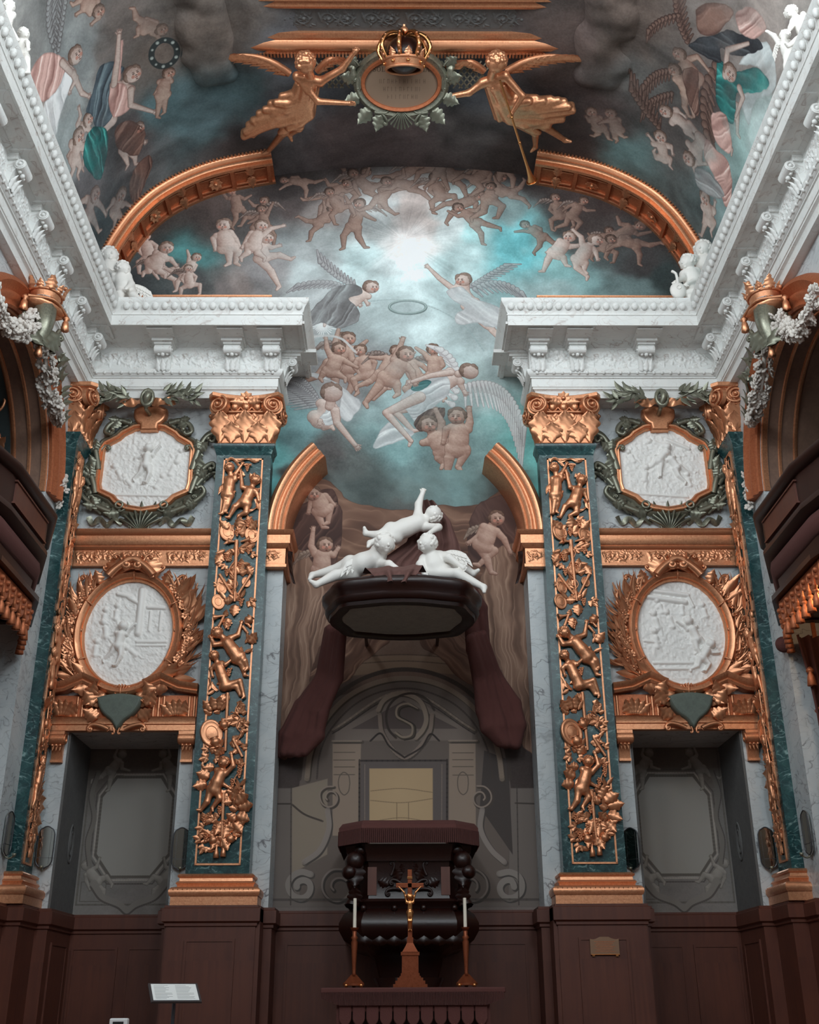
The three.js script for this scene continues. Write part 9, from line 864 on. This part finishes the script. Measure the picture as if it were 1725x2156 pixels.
for (const s of [-1, 1]) {
  const side = s < 0 ? 'left' : 'right', a = struct(s < 0 ? 'trim_12' : 'trim_13', null, null, `gilt arch moulding of the ${side} side bay with a coffered soffit`);
  const arc = (r, n = 40, x = s * 4.65) => { const o = [V(x, 2.62, BAY.z - r)]; for (let i = 0; i <= n; i++) { const g = Math.PI - i / n * Math.PI; o.push(V(x, BAY.y + Math.sin(g) * r, BAY.z + Math.cos(g) * r)); } o.push(V(x, 2.62, BAY.z + r)); return o; };
  const P = arc(BAY.ri), B = V(-s, 0, 0), N = B.clone().cross(P[2].clone().sub(P[1])), o = N.dot(P[2].clone().sub(V(s * 4.65, BAY.y, BAY.z))) > 0 ? 1 : -1, sw = (pr, mt, nm) => mesh(nm, sweep(pr.map(([r, x]) => [o * r, x]), P.slice(1, -1), B), mt, a);
  sw([[0.0, 0], [0, 0.04], [0.03, 0.06], [0.06, 0.04], [0.1, 0.05], [0.14, 0.09], [0.18, 0.09], [0.2, 0.06], [0.24, 0.08], [0.3, 0.13], [0.36, 0.1], [0.38, 0.04], [0.38, 0]], M.goldmatte, 'archivolt');
  sw([[0.01, 0.0], [-0.02, -0.02], [-0.02, -0.09], [0.01, -0.1]], M.gold, 'soffit_bead'); sw([[0.01, -0.22], [-0.02, -0.24], [-0.02, -0.27], [0.01, -0.28]], M.gold, 'soffit_bead'); sw([[0.005, -0.1], [-0.004, -0.1], [-0.004, -1.2], [0.005, -1.2]], M.rosewood, 'soffit_band'); sw([[0.01, -0.42], [-0.03, -0.44], [-0.03, -0.47], [0.01, -0.5]], M.gold, 'soffit_bead'); sw([[0.0, -0.5], [-0.012, -0.5], [-0.012, -1.0], [0.0, -1.0]], s < 0 ? M.slate : M.rosewood, 'soffit_field');
  if (s < 0) for (let k = 0; k < 6; k++) { const g = Math.PI - (0.12 + k * 0.34), r = BAY.ri - 0.03, q = group('soffit_ornament', a); q.position.set(s * 5.38, BAY.y + Math.sin(g) * r, BAY.z + Math.cos(g) * r); q.quaternion.setFromRotationMatrix(new THREE.Matrix4().makeBasis(V(1, 0, 0), V(0, Math.cos(g), -Math.sin(g)).multiplyScalar(1), V(0, -Math.sin(g), -Math.cos(g)))); if (k % 2 === 0) { mesh('rosette_ring', new THREE.TorusGeometry(0.2, 0.02, 5, 24), M.gold, q); mesh('rosette', [xf(flower(0.12, 8), 0, 0, 0.02), xf(flower(0.08, 6), 0, 0, 0.05)], M.gold, q); } else { for (let i = 0; i < 5; i++) at(mesh('leaf', LEAF.ac, M.gold, q), 0, -0.15, 0.01, 0.15, 0, (i - 2) * 0.5, 0.3); at(mesh('scroll', scrollGeo[2], M.gold, q), 0.05, -0.1, 0.02, 0, 0, 0.3, 0.5); at(mesh('scroll', scrollGeo[3], M.gold, q), -0.05, -0.1, 0.02, 0, 0, -0.3, 0.5); } }
  for (const x of [4.98, 5.2, 5.55]) mesh('jamb_strip', box(s * x, s * (x + 0.05), 2.62, 7.6, BAY.z - BAY.ri, BAY.z - BAY.ri + 0.02), M.goldmatte, a);
  // keystone crown with tassels
  const c = thing('arch_crest', `gilt crown on a tasselled cushion over the ${side} side arch`, 'ornament', [s * 4.38, 9.22, 2.85], 'arch crests'); c.rotation.y = s < 0 ? 0.9 : -0.9;
  mesh('cushion', [ball(0.26, 0, 0, 0, [1.1, 0.36, 0.7], 12), tube([[-0.27, 0, 0.08, 0.02], [0, 0.03, 0.2, 0.02], [0.27, 0, 0.08, 0.02]], 6, 4)], M.gold, c);
  for (const [x, y] of [[-0.29, -0.06], [0.29, -0.06]]) at(mesh('tassel', tasselGeo, M.gold, c), x, y - 0.06, 0.06, 0, 0, 0, 1.3); mesh('crown_band', [new THREE.CylinderGeometry(0.2, 0.17, 0.08, 20, 1, true).translate(0, 0.12, 0), new THREE.TorusGeometry(0.2, 0.018, 5, 20).rotateX(Math.PI / 2).translate(0, 0.16, 0)], M.gold, c); for (let i = 0; i < 10; i++) { const g = i / 10 * TAU; at(mesh('fleuron', LEAF.ac, M.gold, c), Math.cos(g) * 0.2, 0.15, Math.sin(g) * 0.2, 0.2, Math.PI / 2 - g, 0, i % 2 ? 0.2 : 0.14); mesh('pearl', ball(0.03, Math.cos(g) * 0.22, 0.2 + 0.12 * (i % 2), Math.sin(g) * 0.22, [1, 1, 1], 6), M.gold, c); }
  for (const q of [-1, 1]) { at(mesh('scroll', scrollGeo[q < 0 ? 0 : 1], M.bronze, c), q * 0.2, -0.55, 0.02, 0, 0, q * 0.3, 0.8); at(mesh('scroll', scrollGeo[q < 0 ? 1 : 0], M.bronze, c), q * 0.25, -0.2, 0.02, 0, 0, q * 2.6, 0.6); at(mesh('acanthus_leaf', LEAF.ac, M.bronze, c), q * 0.2, -0.3, 0.06, 0.1, 0, q * 2.6, 0.4); } mesh('keystone', [tube([[0, 0.0, 0.02, 0.16], [0, -0.25, 0.06, 0.12], [0, -0.5, 0.0, 0.08]], 10, 4)], M.bronze, c); for (const y of [-0.5]) at(mesh('tassel', tasselGeo, M.gold, c), 0, y - 0.12, 0.05, 0, 0, 0, 1.2);
  garland(`long white flower garland hanging down the ${side} side arch`, [[s * 4.47, 9.15, 2.48], [s * 4.45, 8.75, 2.3], [s * 4.45, 8.5, 2.0], [s * 4.46, 8.42, 1.7], [s * 4.5, 8.45, 1.42]], 120, 0.085, 61 + s);
  garland(`short white flower swag beside the crest of the ${side} side arch`, [[s * 4.42, 9.0, 3.0], [s * 4.4, 8.68, 3.22], [s * 4.4, 8.45, 3.5], [s * 4.4, 8.35, 3.85], [s * 4.4, 8.6, 4.2]], 90, 0.08, 71 + s);
  garland(`small white flower drop beside the ${side} corner pilaster`, [[s * 4.56, 8.0, 0.78], [s * 4.56, 7.8, 0.76], [s * 4.56, 7.55, 0.74]], 16, 0.04, 81 + s);
  const lb = thing('bronze_branch', `bronze acanthus branch between the ${side} arch and the cornice`, 'ornament', [s * 4.6, 8.95, 1.35], 'bronze branches'); lb.rotation.y = s < 0 ? Math.PI / 2 : -Math.PI / 2; at(mesh('scroll', scrollGeo[s < 0 ? 1 : 0], M.bronze, lb), s * 0.2, 0.1, 0.02, 0, 0, s * 0.5, 0.6); const rb = RNG(5); for (let i = 0; i < 12; i++) at(mesh('leaf', i < 5 ? LEAF.ac : LEAF.plain, M.bronze, lb), s * (0.3 - 0.05 * i + 0.05 * rb()), 0.25 - 0.06 * i, 0.03 + 0.05 * rb(), 0.2, 0, (rb() - 0.5) * 3, 0.24);
  // balcony
  const b = thing('balcony', `dark brown wooden gallery box with a gilt tasselled fringe in the ${side} bay`, 'balcony', [s * 4.65, 5.8, 2.6], 'gallery boxes');
  const bp = [V(-0.5, 0, -1.68), V(0.0, 0, -1.68), V(0.37, 0, -0.75), V(0.37, 0, 0.57), V(0.22, 0, 1.35), V(-0.5, 0, 1.35)].map((p) => V(s < 0 ? p.x : -p.x, 0, p.z)), bpath = s < 0 ? bp : bp.slice().reverse(), bs = (pr, nm, mt) => mesh(nm, sweep(pr, bpath, Y), mt, b);
  bs([[-0.25, 1.14], [0.07, 1.14], [0.08, 1.1], [0.05, 1.06], [0.01, 1.04], [-0.25, 1.04]], 'top_rail', M.boxwood); bs([[-0.25, 1.04], [-0.02, 1.04], [-0.02, 0.68], [-0.25, 0.68]], 'parapet', M.boxwood); bs([[-0.25, 0.68], [0.0, 0.68], [0.02, 0.64], [0.02, 0.6], [-0.06, 0.55], [-0.25, 0.55]], 'middle_moulding', M.boxwood); bs([[-0.3, 0.55], [-0.1, 0.55], [-0.05, 0.5], [-0.03, 0.4], [-0.07, 0.3], [-0.1, 0.28], [-0.25, 0.27]], 'belly', M.redcloth); bs([[-0.3, 0.28], [-0.1, 0.28], [-0.12, 0.08], [-0.09, 0.06], [-0.09, 0.0], [-0.3, 0.0]], 'lower_moulding', M.boxwood);
  const fl = new THREE.Shape(bp.map((p) => new THREE.Vector2(p.x, -p.z))); mesh('floor_board', new THREE.ExtrudeGeometry(fl, { depth: 0.06, bevelEnabled: false }).rotateX(-Math.PI / 2).translate(0, 0.02, 0), M.darkwood, b);
  const panels = [[0.35, -0.09, 1.1, s < 0 ? Math.PI / 2 : -Math.PI / 2]]; for (const [x, z, w, ry] of panels) at(mesh('parapet_panel', [box(-w / 2, w / 2, 0.74, 0.98, 0, 0.02), box(-w / 2 - 0.03, w / 2 + 0.03, 0.98, 1.0, 0, 0.035), box(-w / 2 - 0.03, w / 2 + 0.03, 0.72, 0.74, 0, 0.035)], M.wood, b), s < 0 ? x : -x, 0, z, 0, ry, 0);
  const ton = new THREE.Shape(); ton.moveTo(-0.075, 0); ton.lineTo(0.075, 0); ton.lineTo(0.07, -0.08); ton.quadraticCurveTo(0.05, -0.1, 0.045, -0.16); ton.quadraticCurveTo(0.03, -0.2, 0, -0.21); ton.quadraticCurveTo(-0.03, -0.2, -0.045, -0.16); ton.quadraticCurveTo(-0.05, -0.1, -0.07, -0.08); const tg = merge([new THREE.ExtrudeGeometry(ton, { depth: 0.02, bevelEnabled: true, bevelSize: 0.01, bevelThickness: 0.01, bevelSegments: 1 }), ball(0.03, 0, -0.06, 0.03), ball(0.022, 0, -0.13, 0.03)]);
  for (let i = 1; i < 4; i++) { const A = bp[i], C = bp[i + 1], L = A.distanceTo(C), n = Math.max(2, Math.round(L / 0.2)), d = C.clone().sub(A).normalize(), ry = Math.atan2(d.x, d.z) + (s < 0 ? Math.PI / 2 : -Math.PI / 2); for (let k = 0; k < n; k++) { const p = A.clone().lerp(C, (k + 0.5) / n); const ix = (s < 0 ? -1 : 1) * 0.11; at(mesh('fringe_tongue', tg, M.goldmatte, b), p.x + ix, 0.01, p.z, 0, ry, 0, 1.2); at(mesh('tassel', tasselGeo, M.goldmatte, b), p.x + ix, -0.33, p.z + 0.01, 0, 0, 0, 1.3); } }
}
// lamp and curtain in the right bay
{
  const l = thing('wall_lamp', 'small lit lamp glowing under the right gallery box', 'lamp', [4.62, 5.68, 2.95]); mesh('shade', lathe([[0.05, 0.1], [0.075, -0.08], [0.07, -0.08], [0.045, 0.1]], 14), new THREE.MeshStandardMaterial({ color: 0xffe8cc, emissive: 0xffdcb0, emissiveIntensity: 3.2, side: THREE.DoubleSide }), l); mesh('arm', tube([[0, -0.12, 0, 0.012], [0.1, -0.16, 0, 0.012], [0.3, -0.12, 0, 0.012]], 6, 3), M.brass, l); const pl = new THREE.PointLight(0xffcf9a, 0.35); pl.name = 'lamp_light'; pl.position.set(0, -0.02, 0); pl.castShadow = true; l.add(pl);
  const c = thing('bay_curtain', 'dark brown curtain gathered in the right side bay', 'curtain', [4.95, 2.7, 1.35]); const pos = [], idx = []; for (let j = 0; j <= 18; j++) for (let i = 0; i <= 40; i++) { const u = i / 40, v = j / 18, pinch = 0.5 + 0.5 * Math.cos(v * 5.2); pos.push((u - 0.35) * lerp(0.5, 0.9, pinch), v * 2.85, 0.06 * Math.sin(u * 34 + v) + 0.03 * Math.sin(u * 80)); } for (let j = 0; j < 18; j++) for (let i = 0; i < 40; i++) { const a = j * 41 + i; idx.push(a, a + 1, a + 41, a + 1, a + 42, a + 41); } mesh('curtain_cloth', rawGeo(pos, null, null, idx), M.redcloth, c); for (const y of [2.3, 1.2]) at(mesh('tassel', tasselGeo, M.goldmatte, c), -0.2, y, 0.1, 0, 0, 0, 1.4); mesh('tie_back', new THREE.TorusGeometry(0.16, 0.02, 6, 16).rotateX(Math.PI / 2).translate(0, 1.95, 0.02), M.goldmatte, c);
  const k = thing('curtain_knob', 'round dark red knob on the marble jamb beside the right curtain', 'knob', [4.58, 5.5, 1.14]); mesh('knob_head', ball(0.1, 0, 0, 0.04, [1, 1, 0.7], 12), M.redcloth, k); mesh('knob_stem', new THREE.CylinderGeometry(0.03, 0.04, 0.12, 8).rotateX(Math.PI / 2).translate(0, 0, -0.04), M.goldmatte, k);
}
scene.updateMatrixWorld(true);
renderer.render(scene, camera);
